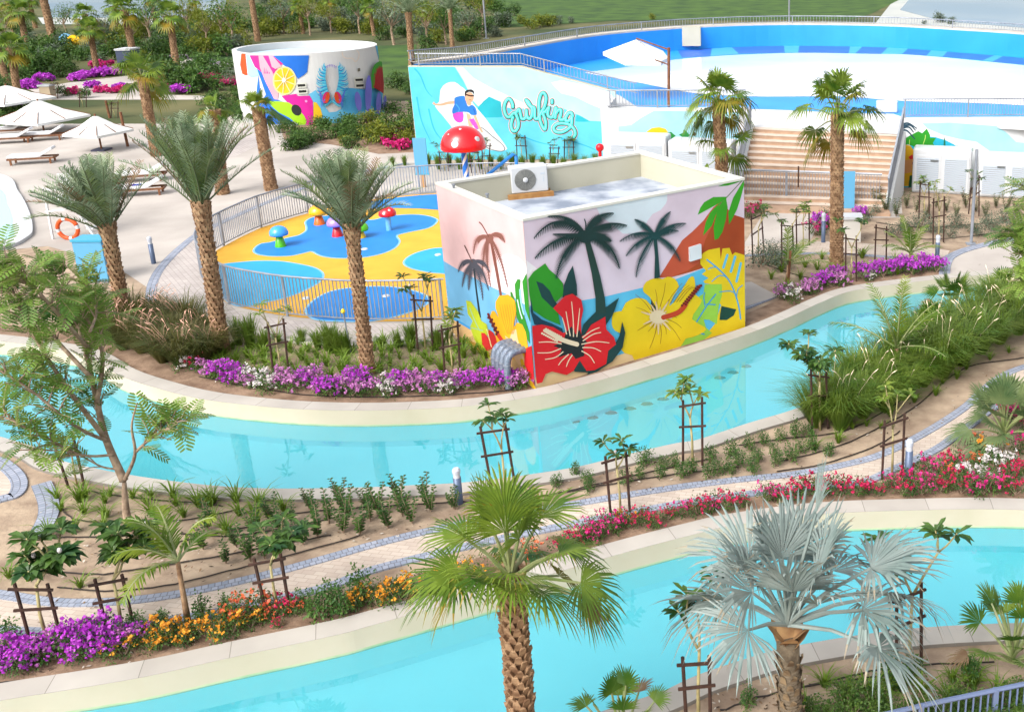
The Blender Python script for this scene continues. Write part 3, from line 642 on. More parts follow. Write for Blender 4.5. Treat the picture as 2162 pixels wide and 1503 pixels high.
# back wall
bwt = [(873, 136, 4.4), (930, 130, 4.25), (985, 124, 4.05), (1110, 102, 4), (1260, 77, 4), (1400, 64, 4), (1500, 58, 4), (1622, 54, 4), (1760, 54, 4), (1892, 57, 4), (2030, 65, 4), (2162, 74, 4), (2400, 96, 4), (2800, 140, 4)]
L = smooth_line([at(*q) for q in bwt], 5); Lo = [p.lerp(q, min(1, .12 + i / 12)) for i, (p, q) in enumerate(zip(L, offset(L, 1.1)))]
Lo = [Vector((p.x, p.y, L[i].z)) for i, p in enumerate(Lo)]
wp = empty('wave_pool_wall', L[40], 0, 'long curved blue wall with pale coping behind the white wave pool', 'wall'); wl = Vector(wp.location)
def wchild(mb, n, m): mb.v = [tuple(Vector(q) - wl) for q in mb.v]; return mb.build(n, m, wp)
mb = MB(); strip(mb, L, setz(L, DZ - .1)); wchild(mb, 'blue_face', blue_pad)
mb = MB(); up_ = [p + Z3 * .1 for p in L]; uo = [p + Z3 * .1 for p in Lo]; strip(mb, up_, uo); strip(mb, up_, L); strip(mb, uo, setz(Lo, 0)); wchild(mb, 'coping', coping_m)
p = at(1484, 92, DZ); mb = MB(); i = min(range(len(L)), key=lambda k: abs(pix(L[k])[0] - 1466)); q = L[i]
mb.box(q.x - .65, q.y - .5, DZ + .3, q.x + .65, q.y + .3, 4.12); wchild(mb, 'buttress', cream_r)
def railing(name, line, h, label, cat='railing', group=None, post=2.4, gap=.13, zb=0, panel=True, pw=.06, m=None, mid=None):
    """posts, rails and one sheet of balusters for each bay"""
    m = m or rail_m; o = empty(name, line[0], 0, label, cat, group); l0 = Vector(line[0])
    rel = [p - l0 + Z3 * zb for p in line]
    mb = MB(); mb.tube([p + Z3 * h for p in rel], pw * .5, 6); mb.build('top_rail', m, o)
    mb = MB(); mb.tube([p + Z3 * .1 for p in rel], pw * .35, 5); mb.build('bottom_rail', m, o)
    acc = 0; nxt = 0; bal = MB(); nb = 0; d = 0; posts = []
    for a, b in zip(rel[:-1], rel[1:]):
        ln = (b - a).length; t = -acc
        while True:
            t2 = t + gap
            if t2 > ln: acc = ln - t; break
            t = t2; q = a + (b - a) * (t / ln); d += gap
            if d >= nxt: posts.append(q); nxt += post
            else: bal.bar(q + Z3 * .1, q + Z3 * h, .022)
    if panel: bal.build('balusters', m, o)
    for q in posts:
        mb = MB(); mb.box(-pw / 2, -pw / 2, 0, pw / 2, pw / 2, h + .02); c = mb.build('post', m, o); c.location = q
    return o
railing('guard_rail', [p + Z3 * .1 for p in offset(L, .25)][:], .52, 'long grey rail following the curved wall behind the wave pool', post=6, gap=.22, pw=.07)
# fix rail heights (offset keeps z)
# surf wall
sb0, sb1 = at(882, 337), at(1302, 337); SY = (sb0.y + sb1.y) / 2
def sz(u, v): return aty(u, v, SY).z
sx0, sx1 = aty(882, 337, SY).x, aty(1304, 300, SY).x
zt = [(873, 140), (1100, 140), (1200, 167), (1307, 193)]
sw = empty('surf_mural_wall', ((sx0 + sx1) / 2, SY, 0), 0, 'tall blue wall with a painted surfer and the word Surfing', 'wall'); swl = Vector(sw.location)
mb = MB(); top = [aty(u, v, SY) for u, v in zt]; xs = [p.x for p in top]; xs[0] = sx0; xs[-1] = sx1
pr = [Vector((sx0, SY, 0)), Vector((sx1, SY, 0))] + [Vector((x, SY, p.z)) for x, p in list(zip(xs, top))[::-1]]
back = [p + Vector((0, .3, 0)) for p in pr]; mb.face(pr); mb.face(back[::-1])
for i in range(len(pr)): j = (i + 1) % len(pr); mb.face([pr[j], pr[i], back[i], back[j]])
mb.v = [tuple(Vector(q) - swl) for q in mb.v]; mb.build('wall', cream_r, sw)
X2 = (860, 30, 3.998)
s_ = Mural((0, SY, 0), (0, -1, 0), *X2)
sc_ = [(q.x, q.y) for q in [Vector(((pix(p)[0] - X2[0]) * X2[2], (pix(p)[1] - X2[1]) * X2[2], 0)) for p in pr]]
xr = sc_[1][0]
def cut3(pts):
    o = []
    for x, y in pts:
        xl = sc_[-1][0] + (y - sc_[-1][1]) * (sc_[0][0] - sc_[-1][0]) / (sc_[0][1] - sc_[-1][1])
        xR = sc_[2][0] + (y - sc_[2][1]) * (sc_[1][0] - sc_[2][0]) / (sc_[1][1] - sc_[2][1])
        x = min(max(x, xl + 3), xR - 2)
        tp_ = sc_[2:][::-1]; yt = tp_[0][1]
        for (ax, ay), (bx, by) in zip(tp_[:-1], tp_[1:]):
            if ax <= x <= bx: yt = ay + (by - ay) * (x - ax) / (bx - ax)
        y = max(y, yt + 8); y = min(y, sc_[0][1]); o.append((x, y))
    return o
_s = s_.fill
s_.fill = lambda pts, c, sm=0: _s(cut3(pts), c, sm)
s_.fill([(0, 440), (500, 440), (1000, 440), (1400, 540), (1790, 640), (1790, 1250), (1000, 1250), (40, 1250)], (96, 212, 240))
s_.fill([(400, 430), (980, 430), (1400, 540), (1800, 650), (1800, 915), (1500, 900), (1430, 850), (1300, 790), (1100, 780), (900, 760), (780, 720), (690, 690), (600, 760), (540, 700), (470, 560)], (184, 234, 248))
s_.fill([(410, 430), (470, 450), (560, 540), (700, 620), (850, 690), (1000, 760), (1150, 790), (1000, 800), (800, 790), (690, 700), (600, 780), (540, 720), (500, 600)], (226, 242, 248))
s_.fill([(1215, 580), (1300, 560), (1500, 600), (1700, 660), (1800, 720), (1800, 810), (1640, 800), (1540, 760), (1420, 700), (1300, 670)], (236, 240, 246))
s_.fill([(590, 800), (640, 740), (690, 698), (790, 742), (800, 872), (640, 875)], (34, 190, 206)); s_.fill([(1430, 846), (1480, 870), (1545, 908), (1420, 912)], (34, 190, 206))
s_.fill([(640, 875), (800, 872), (1000, 880), (1420, 908), (1800, 925), (1800, 1250), (900, 1250), (760, 1000)], (104, 214, 242))
for a in ([(900, 1000), (1100, 1080), (1300, 1120)], [(1300, 1050), (1500, 1110), (1640, 1170)], [(60, 460), (110, 520), (160, 640), (210, 700)], [(80, 700), (120, 900), (200, 1080)], [(180, 800), (230, 980), (330, 1100)]): s_.line(a, 14, (50, 190, 230), 6, .7)
s_.fill([(280, 640), (330, 585), (400, 575), (450, 610), (500, 650), (560, 760), (660, 880), (740, 990), (830, 1110), (830, 1150), (700, 1150), (560, 1090), (450, 1050), (380, 960), (300, 860), (235, 780), (270, 740)], (232, 238, 242), 2)
# board, surfer
s_.fill([(600, 960), (640, 962), (720, 1030), (790, 1085), (828, 1135), (800, 1162), (720, 1150), (640, 1110), (570, 1010)], (110, 120, 130), 2); s_.fill([(604, 966), (638, 968), (716, 1036), (784, 1088), (820, 1134), (798, 1156), (722, 1144), (644, 1104), (576, 1012)], (238, 238, 236), 2)
SK = (236, 182, 146)
s_.fill([(496, 832), (530, 850), (545, 900), (560, 1000), (540, 1040), (515, 930)], SK); s_.fill([(520, 890), (560, 880), (600, 950), (590, 985), (545, 930)], (214, 84, 196))
s_.fill([(384, 842), (420, 828), (470, 824), (472, 900), (440, 918), (410, 905), (392, 880)], (216, 74, 200), 2)
s_.line([(400, 745), (340, 752), (290, 765), (240, 764), (214, 752)], 26, SK, 5, .6); s_.line([(238, 762), (222, 742)], 6, SK, 1)
s_.line([(565, 850), (590, 910), (612, 960), (634, 998)], 24, SK, 5, .4)
s_.fill([(398, 712), (430, 696), (478, 690), (492, 720), (505, 768), (520, 780), (545, 768), (575, 790), (588, 850), (540, 852), (520, 832), (480, 826), (420, 830), (382, 842), (382, 800), (398, 765)], (40, 128, 214), 2)
s_.line([(410, 760), (440, 800), (430, 828)], 10, (70, 170, 235), 4, .5); s_.line([(560, 800), (575, 848)], 10, (24, 96, 190), 3, .5)
s_.fill([(490, 690), (545, 760), (530, 772), (512, 772), (494, 735)], SK); s_.disc(524, 706, 36, 46, SK, rot=.1)
s_.fill([(484, 680), (486, 655), (505, 640), (540, 636), (562, 650), (565, 682), (550, 662), (520, 656), (500, 668), (492, 700)], (40, 34, 34)); s_.line([(494, 680), (530, 690), (558, 690)], 13, (70, 44, 30), 3)
s_.line([(522, 724), (540, 726)], 5, (170, 90, 80), 1)
# the word Surfing, brushed in one ribbon
X3 = (1050, 180, 12.01)
def q3(pts): return [((X3[0] + a / X3[2] - X2[0]) * X2[2], (X3[1] + b / X3[2] - X2[1]) * X2[2]) for a, b in pts]
W3 = [
 [(395, 560), (385, 470), (330, 370), (270, 360), (205, 440), (175, 580), (200, 720), (260, 810), (330, 800), (400, 720), (460, 720), (510, 830), (540, 960), (520, 1090), (450, 1170), (380, 1140), (350, 1020), (370, 900), (400, 820)],
 [(460, 720), (520, 640), (560, 620), (590, 740), (620, 850), (680, 860), (730, 790), (740, 640)], [(740, 640), (750, 760), (790, 850), (850, 830), (890, 700), (880, 590), (800, 500), (730, 380)],
 [(730, 380), (790, 430), (860, 540), (940, 580), (950, 720), (960, 840), (1020, 860), (1080, 760)],
 [(1060, 800), (1160, 620), (1220, 480), (1240, 320), (1200, 220), (1150, 200), (1100, 260), (1060, 420), (1060, 640), (1080, 860), (1130, 1020), (1200, 1130), (1230, 1060), (1230, 940), (1190, 800), (1160, 710), (1220, 680)],
 [(1220, 680), (1290, 580), (1310, 570), (1280, 720), (1310, 800), (1390, 820), (1440, 720), (1470, 600)], [(1390, 390), (1390, 450)],
 [(1470, 590), (1500, 580), (1480, 720), (1470, 830)], [(1480, 740), (1550, 640), (1620, 640), (1600, 780), (1580, 870), (1660, 880), (1720, 840)],
 [(1910, 780), (1880, 710), (1810, 710), (1750, 800), (1730, 880), (1780, 920), (1860, 870), (1900, 810)], [(1890, 800), (1890, 950), (1850, 1060), (1760, 1140), (1620, 1200), (1480, 1180), (1430, 1090), (1500, 1000), (1620, 970), (1740, 980), (1850, 1020), (1950, 1120), (1980, 1240), (1940, 1320)]]
for wd, c, dx in ((44, (246, 200, 196), 0), (35, (20, 52, 62), 1), (25, (84, 228, 218), -1)):
    for wi, wd_ in enumerate(W3):
        pts = q3(wd_); s_.line([(a + dx, b + dx) for a, b in pts], wd , c, 4, 0, up=(wi == 0))
s_.k += 1
for wd_ in W3: s_.line([(a - 3, b - 3) for a, b in q3(wd_)], 5, (170, 246, 238), 4, 0, up=False)
s_.mb.v = [tuple(Vector(q) - swl) for q in s_.mb.v]; s_.build('surfing_mural', sw)
railing('guard_rail', [aty(u, v, SY + .1) for u, v in ((878, 139), (1000, 139), (1100, 139), (1155, 153), (1200, 165), (1300, 190), (1345, 201))], .55, 'grey guard rail sloping down along the top of the surfer wall', post=3, gap=.16)
# lower left deck wall with sun and clouds, right wall with leaves
YB = 46.2
dw = empty('deck_wall', (aty(1440, 228, YB).x, YB, 0), 0, 'pale wall with painted sun behind the white cabinets left of the stairs', 'wall'); dl = Vector(dw.location)
mb = MB(); x0, x1 = sx1 + .02, aty(1575, 250, YB).x; zt_ = aty(1440, 229, YB).z
mb.box(x0 - dl.x, 0, 0, x1 - dl.x, .3, zt_); mb.build('wall', white_r, dw)
mb = MB(); mb.box(sx1 - .3 - dl.x, .31, 0, sx1 - dl.x, SY - YB - .01, zt_ - .01); mb.build('return_wall', white_r, dw)
X4 = (1300, 60, 3.378)
d = Mural((0, YB, 0), (0, -1, 0), *X4)
d.fill([(20, 590), (380, 590), (880, 600), (870, 800), (20, 800)], (176, 228, 242)); d.fill([(20, 580), (280, 585), (180, 640), (110, 690), (20, 700)], (240, 244, 244))
d.fill([(208, 765), (225, 735), (260, 712), (310, 706), (355, 718), (390, 765)], (252, 208, 20)); d.fill([(360, 745), (395, 740), (430, 770), (380, 800)], (30, 150, 60))
d.fill([(450, 760), (480, 745), (485, 725), (500, 730), (530, 765), (500, 790)], (30, 150, 70)); d.disc(560, 755, 14, 14, (90, 40, 50))
d.mb.v = [tuple(Vector(q) - dl) for q in d.mb.v]; d.build('cloud_mural', dw)
YR = 43.3
rw = empty('deck_wall', (aty(2030, 250, YR).x, YR, 0), 0, 'wall with painted green leaves and clouds right of the stairs', 'wall'); rl = Vector(rw.location)
xa, xb = aty(1903, 300, YR).x, aty(2700, 300, YR).x; zr = aty(1960, 250, YR).z
mb = MB(); mb.box(xa - rl.x, 0, 0, xb - rl.x, .3, zr); mb.build('wall', white_r, rw)
X5 = (1880, 230, 7.156)
d = Mural((0, YR, 0), (0, -1, 0), *X5)
d.fill([(170, 190), (600, 205), (2200, 250), (4000, 330), (4000, 1300), (170, 1180)], (240, 244, 246)); d.fill([(480, 220), (900, 210), (1600, 262), (1740, 350), (1900, 500), (2400, 560), (2400, 700), (1500, 640), (1300, 500), (1000, 450), (800, 400), (560, 300)], (176, 234, 244))
d.fill([(560, 420), (680, 430), (840, 480), (960, 540), (1060, 620), (1060, 1200), (200, 1200), (300, 500)], (40, 190, 220)); d.fill([(170, 600), (220, 540), (300, 560), (360, 640), (360, 900), (320, 1170), (150, 1170)], (236, 184, 20))
d.fill([(170, 480), (300, 400), (420, 340), (480, 370), (550, 300), (600, 400), (600, 440), (690, 440), (640, 520), (700, 600), (400, 600), (330, 560), (260, 540), (180, 560)], (40, 160, 30))
d.line([(490, 550), (520, 460), (530, 400)], 10, (200, 230, 120)); d.line([(285, 550), (290, 470)], 8, (200, 230, 120))
for a in ([(170, 240), (270, 220), (400, 300)], [(180, 290), (280, 280), (350, 360)], [(190, 320), (260, 340), (370, 460)], [(200, 260), (300, 250), (380, 330)]): d.line(a, 36, (30, 70, 90), 5, .6)
d.fill([(800, 600), (805, 490), (820, 420), (832, 500), (830, 610)], (20, 120, 90)); d.fill([(420, 580), (500, 560), (600, 550), (600, 600), (420, 600)], (226, 40, 30))
d.fill([(270, 730), (330, 690), (360, 760), (300, 770)], (222, 40, 40)); d.line([(220, 890), (280, 850), (340, 820)], 34, (150, 50, 20), 3); d.fill([(1120, 620), (1180, 590), (1250, 600), (1250, 640)], (20, 130, 40))
d.fill([(200, 780), (330, 760), (320, 960), (200, 980)], (226, 160, 100)); d.fill([(290, 1010), (340, 1000), (330, 1180), (270, 1190)], (20, 90, 50)); d.fill([(950, 590), (1000, 560), (1080, 570), (1060, 640), (950, 640)], (20, 130, 40))
d.mb.v = [tuple(Vector(q) - rl) for q in d.mb.v]; d.build('leaf_mural', rw)
railing('guard_rail', [Vector((x, YR + .15, zr)) for x in (xa, (xa + xb) / 2, xb)], .78, 'grey guard rail on the wall right of the stairs below the blue strip', post=2.65, gap=.12)
railing('guard_rail', [Vector((x, YB + .15, zt_)) for x in (x0, x1)], .78, 'grey guard rail on the pale wall left of the stairs', post=2.2, gap=.14)
# stairs
sl0, sr0 = at(1556, 436), at(1868, 446); sl1, sr1 = at(1592, 268, DZ), at(1900, 284, DZ)
NS = 13; mb = MB(); stair = empty('staircase', sl0, 0, 'wide stair of beige stone steps rising to the wave pool deck', 'staircase'); s0 = Vector(stair.location)
treads = MB()
for k in range(NS):
    a0 = sl0.lerp(sl1, k / NS); a1 = sl0.lerp(sl1, (k + 1) / NS); b0 = sr0.lerp(sr1, k / NS); b1 = sr0.lerp(sr1, (k + 1) / NS)
    a0.z = b0.z = 0; a1.z = b1.z = 0; z0, z1 = DZ * k / NS, DZ * (k + 1) / NS
    mb.face([p - s0 for p in (a0 + Z3 * z0, b0 + Z3 * z0, b0 + Z3 * (z1 - .05), a0 + Z3 * (z1 - .05))])
    t0 = (a0 - a1).normalized() * .03
    P = [a0 + t0, b0 + t0, b1, a1]
    treads.add([p + Z3 * (z1 - .05) - s0 for p in P] + [p + Z3 * z1 - s0 for p in P], [(3, 2, 1, 0), (4, 5, 6, 7), (0, 1, 5, 4), (1, 2, 6, 5), (2, 3, 7, 6), (3, 0, 4, 7)])
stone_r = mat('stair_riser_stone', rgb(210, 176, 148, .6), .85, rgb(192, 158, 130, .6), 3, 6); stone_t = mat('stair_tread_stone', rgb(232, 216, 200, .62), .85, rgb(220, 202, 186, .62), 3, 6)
mb.build('riser', stone_r, stair); treads.build('tread', stone_t, stair)
# side walls of the stair + rails
for A, B, lab in ((sl0, sl1, 'sloping white side wall with grey rail left of the stairs'), (sr0, sr1, 'sloping white side wall with broad grey rail right of the stairs')):
    o = empty('stair_wall', A, 0, lab, 'wall'); mb = MB(); a = Vector((0, 0, 0)); b = Vector((B.x - A.x, B.y - A.y, 0)); t = Vector((.25, 0, 0)) * (1 if A is sr0 else -1)
    c = b * 1.05; P = [a - b * .05, b, b + Z3 * (DZ + .1), a - b * .05 + Z3 * .3]; Q = [p + t for p in P]
    mb.add(P + Q, [(0, 1, 2, 3), (7, 6, 5, 4), (0, 4, 5, 1), (1, 5, 6, 2), (2, 6, 7, 3), (3, 7, 4, 0)]); mb.build('wall', white_r, o)
    mb = MB(); h = 1.0
    mb.bar(P[3] + t / 2 + Z3 * h, P[2] + t / 2 + Z3 * h, .07); mb.bar(P[3] + t / 2 + Z3 * .12, P[2] + t / 2 + Z3 * .12, .05)
    for k in range(44):
        q = P[3].lerp(P[2], k / 43) + t / 2; mb.bar(q, q + Z3 * h, .03)
    mb.build('handrail', rail_m, o)
mb = MB(); pf = [at(1556, 437), at(1575, 448), at(1880, 458), at(1876, 446)]; mb.add([p for p in pf] + [p + Z3 * .12 for p in pf], [(4, 5, 6, 7), (0, 1, 5, 4), (1, 2, 6, 5), (2, 3, 7, 6), (3, 0, 4, 7)])
st('s', mb.build('kerb', stone_r))
railing('garden_fence', [at(u, v) for u, v in ((1552, 430), (1604, 431), (1684, 434), (1860, 441))], 1.38, 'grey metal fence with black hinged gate at the foot of the stairs', 'fence', post=2.05, gap=.115, pw=.09)
mb = MB(); p = at(1685, 434); mb.box(p.x - .03, p.y - .06, .75, p.x + .03, p.y - .02, 1.6); tag(mb.build('gate_latch', black_m), 'black latch bar on the fence post before the stairs', 'latch')
# cabinets
def cabinet(u0, v0, u1, v1, ztop, dep, label, flip=1):
    a, b = at(u0, v0), at(u1, v1); o = empty('louvred_cabinet', a, math.atan2(b.y - a.y, b.x - a.x), label, 'cabinet', 'white louvred cabinets')
    w_ = (b - a).length; mb = MB(); mb.box(0, 0, 0, w_, dep, ztop)
    c = mb.build('body', white_p, o); md = c.modifiers.new('b', 'BEVEL'); md.width = .09; md.segments = 3
    for s in (0, 1):
        x0_, x1_ = (.1, w_ / 2 - .04) if s == 0 else (w_ / 2 + .04, w_ - .1); mb = MB(); mb.box(x0_, -.03, .1, x1_, -.004, ztop - .28); dd = mb.build('door', white_p, o)
        mb = MB(); n = int((ztop - .5) / .085)
        for k in range(n):
            z = .16 + k * .085; mb.add([(x0_ + .08, -.055, z), (x1_ - .08, -.055, z), (x1_ - .08, -.032, z + .06), (x0_ + .08, -.032, z + .06), (x0_ + .08, -.032, z), (x1_ - .08, -.032, z)], [(0, 1, 2, 3), (0, 4, 5, 1)])
        mb.build('louvre', mat('louvre_shaded_white', rgb(184, 196, 208, .54), .5), dd)  # slats darker than the body, louvre shading put into their colour
        if s == 0: mb = MB(); mb.box(x1_ - .42, -.07, ztop - .52, x1_ - .12, -.056, ztop - .44); mb.build('handle', mat('steel', rgb(150, 156, 160), .3, metal=.8), dd)
    return o
cabinet(1285, 384, 1409, 388, hh(1285, 384, 286), 1.0, 'leftmost white louvred cabinet standing before the painted sun')
cabinet(1412, 389, 1545, 395, hh(1412, 389, 297), 1.0, 'second white louvred cabinet standing left of the stairs')
cabinet(1924, 407, 2047, 413, hh(1924, 407, 313), .85, 'white louvred cabinet standing right of the stairs by the lamp pole')
cabinet(2062, 416, 2190, 422, hh(2062, 416, 326), .85, 'rightmost white louvred cabinet at the right edge')
# ================================================================ ROUND PAINTED BUILDING
cf = at(668, 264); RC = 4.02; cdir = (Vector((cf.x, cf.y, 0)) - Vector((0, 0, 0))).normalized(); cc = Vector((cf.x, cf.y, 0)) + cdir * RC; CHt = 4.05
rb = empty('round_building', cc, 0, 'round white building painted with fruit and blue angel wings', 'building')
mb = MB(); mb.lathe([(RC, 0), (RC, CHt), (RC - .25, CHt), (RC - .25, CHt - .9)], 96); mb.build('wall', white_r, rb)
mb = MB(); mb.lathe([(RC - .255, CHt - .4), (.01, CHt - .38)], 48); mb.build('roof', mat('pale_blue_roof', rgb(196, 222, 236, K), .8), rb)
def cyl(u, v, e):
    dd = FW + RT * ((u - CX) / FPX) + UP * ((CY - v) / FPX); d2 = Vector((dd.x, dd.y, 0)); o2 = Vector((CAM.x - cc.x, CAM.y - cc.y, 0)); r = RC + e
    A = d2.dot(d2); B = 2 * o2.dot(d2); C = o2.dot(o2) - r * r; D = B * B - 4 * A * C
    t = (-B - math.sqrt(max(D, 0))) / (2 * A); p = CAM + dd * t; q = Vector((p.x - cc.x, p.y - cc.y, 0)).normalized() * r
    return Vector((cc.x + q.x, cc.y + q.y, min(max(p.z, 0), CHt - .03)))
X6 = (500, 90, 6.359)
class CM(Mural):
    def fill(s, pts, c, sm=0):
        s.k += 1
        # dense outline and vertical slices so that the paint bends with the wall
        if sm: pts = [(p.x, p.y) for p in smooth_line([(u, v, 0) for u, v in pts], sm, True)]
        x0, x1 = min(p[0] for p in pts), max(p[0] for p in pts); n = max(1, int((x1 - x0) / 22)); ci = s.idx(c)
        def clip(poly, X, keep):
            o = []
            for i in range(len(poly)):
                a, b = poly[i - 1], poly[i]; ia = (a[0] - X) * keep >= 0; ib = (b[0] - X) * keep >= 0
                if ia != ib: t = (X - a[0]) / (b[0] - a[0]); o.append((X, a[1] + (b[1] - a[1]) * t))
                if ib: o.append(b)
            return o
        for k in range(n):
            q = clip(clip(pts, x0 + (x1 - x0) * k / n, 1), x0 + (x1 - x0) * (k + 1) / n, -1)
            if len(q) < 3: continue
            tr = tessellate_polygon([[Vector((u, v, 0)) for u, v in q]]); s.mb.add([s.P(u, v) for u, v in q], tr, ci)
c = CM((0, 0, 0), (0, -1, 0), *X6, proj=lambda u, v, e: cyl(u, v, e * 4))
c.fill([(1420, 610), (1560, 615), (1700, 630), (1830, 610), (1960, 640), (2030, 690), (2080, 900), (2000, 960), (1700, 1010), (1430, 1080), (1400, 900)], (88, 190, 240)); c.fill([(1860, 50), (1985, 35), (2040, 600), (1980, 640), (1950, 400)], (84, 190, 238))
c.fill([(960, 700), (1060, 640), (1180, 860), (1240, 940), (1330, 930), (1430, 880), (1430, 1085), (1300, 1100), (1120, 1105)], (110, 200, 240))
c.fill([(1010, 1108), (300, 1095), (250, 900), (270, 600), (290, 450), (330, 800), (360, 1085)], (26, 120, 226))
c.fill([(60, 150), (90, 140), (118, 150), (146, 440), (110, 440), (70, 420), (44, 300)], (248, 84, 30)); c.fill([(118, 165), (240, 175), (300, 330), (290, 450), (190, 470), (146, 440)], (170, 224, 246))
c.fill([(270, 350), (340, 360), (520, 760), (700, 830), (760, 1105), (360, 1090), (330, 800), (390, 700)], (26, 120, 226))
c.fill([(480, 180), (970, 175), (945, 400), (900, 440), (820, 490), (760, 400), (620, 300)], (20, 120, 226)); c.fill([(170, 175), (480, 178), (620, 290), (560, 330), (500, 420), (360, 420), (240, 330)], (232, 40, 150))
c.fill([(290, 180), (350, 180), (480, 400), (560, 700), (545, 770), (500, 760), (380, 520), (310, 340)], (252, 174, 190)); c.fill([(425, 178), (480, 182), (600, 320), (520, 360), (470, 330)], (252, 180, 196))
c.fill([(600, 720), (800, 690), (820, 720), (980, 715), (1020, 790), (1028, 1000), (1010, 1108), (920, 1105), (820, 900), (700, 830)], (226, 24, 160)); c.fill([(1030, 800), (1070, 810), (1120, 880), (1150, 980), (1100, 1105), (1030, 1105)], (250, 206, 20))
c.fill([(415, 790), (560, 790), (700, 810), (820, 900), (900, 980), (935, 1050), (920, 1105), (830, 1108), (700, 1010), (560, 940), (470, 860)], (166, 222, 20)); c.fill([(430, 850), (560, 950), (660, 1010), (800, 1105), (640, 1106), (500, 1000)], (20, 70, 40))
c.disc(800, 910, 62, 80, (30, 36, 36), rot=-.6); c.disc(930, 790, 18, 16, (250, 160, 225), rot=.4)
c.disc(640, 515, 158, 192, (250, 232, 160)); c.disc(638, 515, 138, 172, (252, 206, 20))
for k in range(9):
    a = k * math.pi * 2 / 9 + .3; c.line([(635, 512), (635 + 136 * math.cos(a), 512 + 168 * math.sin(a))], 12, (252, 236, 180), 4)
c.disc(630, 508, 26, 32, (250, 246, 236))
# slot windows: painted frames, recess shade painted as flat dark patches
for x, y in ((870, 580), (885, 660), (1645, 505), (1655, 582)):
    c.fill([(x - 72, y - 32), (x + 62, y - 40), (x + 66, y + 28), (x - 66, y + 36)], (226, 228, 216)); c.fill([(x - 56, y - 14), (x + 48, y - 20), (x + 50, y + 12), (x - 50, y + 18)], (34, 34, 28))
c.fill([(1624, 350), (1656, 345), (1658, 388), (1626, 392)], (120, 116, 100))
# wings
random.seed(5)
def bz(P, t):
    n = len(P) - 1; f = t * n; i = min(int(f), n - 1); f -= i
    return (P[i][0] + (P[i + 1][0] - P[i][0]) * f, P[i][1] + (P[i + 1][1] - P[i][1]) * f)
for sgn, cx_ in ((-1, 1262), (1, 1295)):
    S_ = [(1276, 790), (1215, 620), (1190, 480), (1200, 330)]; T_ = [(1150, 840), (1090, 740), (1062, 590), (1072, 460), (1100, 350), (1190, 262)]
    if sgn > 0: S_ = [(2560 - a, b) for a, b in S_]; T_ = [(2568 - a, b) for a, b in T_]
    for k in range(44):
        t = k / 43; a0 = bz(S_, t); a1 = bz(T_, min(1, max(0, t + rnd(-.04, .04)))); am = (a0[0] * .45 + a1[0] * .55 + sgn * 14, a0[1] * .5 + a1[1] * .5 + 34 * (1 - t) + 10)
        c.line([a0, am, a1], 21, [(60, 196, 232), (120, 218, 242), (24, 140, 206), (84, 206, 238)][k % 4], 5, .9)
    for k in range(14):
        t = k / 13; a0 = (cx_ + sgn * 46, 740); c.line([a0, (a0[0] + sgn * 50, 760 + 30 * t), (a0[0] + sgn * (120 - 40 * t), 620 + 260 * t)], 20, [(110, 110, 222), (50, 130, 220)][k % 2], 4, .8)
    c.disc(cx_ + sgn * 62, 740, 46, 80, (214, 44, 120), rot=-.25 * sgn); c.disc(cx_ + sgn * 46, 742, 28, 74, (222, 82, 20), rot=-.2 * sgn)
for k in range(7):
    x = 1192 + k * 22; c.line([(x, 335 - 24 * math.sin(k / 6 * 3.1)), (x + 12, 318 - 24 * math.sin(k / 6 * 3.1)), (x + 6, 352 - 20 * math.sin(k / 6 * 3.1))], 7, (150, 136, 210), 3)
c.fill([(1805, 600), (1800, 480), (1815, 380), (1850, 300), (1900, 262), (1945, 262), (1950, 330), (1900, 350), (1860, 440), (1845, 600), (1830, 620)], (60, 160, 40), 2)
c.fill([(1835, 600), (1832, 470), (1870, 360), (1920, 315), (1955, 325), (1975, 560), (1970, 690), (1900, 640)], (170, 20, 26))
for x, y, a, b in ((1630, 790, 44, 130), (1768, 690, 44, 250), (1905, 820, 34, 150), (1990, 830, 22, 120)): c.disc(x, y, a, b, (122, 124, 220), rot=-.15 if x < 1700 else .02)
c.line([(1410, 110), (1430, 190), (1480, 215), (1550, 215), (1590, 260), (1630, 220), (1640, 150), (1600, 100)], 12, (244, 226, 208), 5)
c.mb.v = [tuple(Vector(q) - cc) for q in c.mb.v]; c.build('fruit_mural', rb)
# ================================================================ PLAY POOL
fl = [(945, 676), (868, 679), (791, 680), (735, 679), (679, 675), (630, 671), (584, 665), (540, 657), (503, 649), (475, 638), (440, 610), (424, 582), (428, 556), (460, 528), (506, 503), (551, 482), (623, 459), (700, 439), (802, 420), (869, 413), (960, 407), (1060, 404), (1180, 408)]
yel = mat('yellow_rubber_floor', rgb(250, 190, 60, K), .7, rgb(244, 180, 52, K), 1.2, 6, coord='World')
b1 = mat('mid_blue_rubber', rgb(40, 146, 230, K), .6, rgb(34, 138, 224, K), 1.0, 5, coord='World'); b2 = mat('cyan_rubber', rgb(50, 184, 236, K), .6, rgb(44, 176, 230, K), 1.0, 5, coord='World')
b3 = mat('light_blue_line', rgb(140, 208, 248, K), .6)
st('s', sheet('play_floor', [at(u, v) for u, v in [(945, 674)] + fl[1:] + [(1180, 640), (980, 676)]], .02, yel))
def blob(pts, m, ox=400, oy=330, sc=3.578, z=.026):
    L = pxl(pts, 0, 6, True, ox, oy, sc); st('s', sheet('play_floor', offset(L, .07, True), z, b3)); st('s', sheet('play_floor', offset(L, .0, True), z + .005, m))
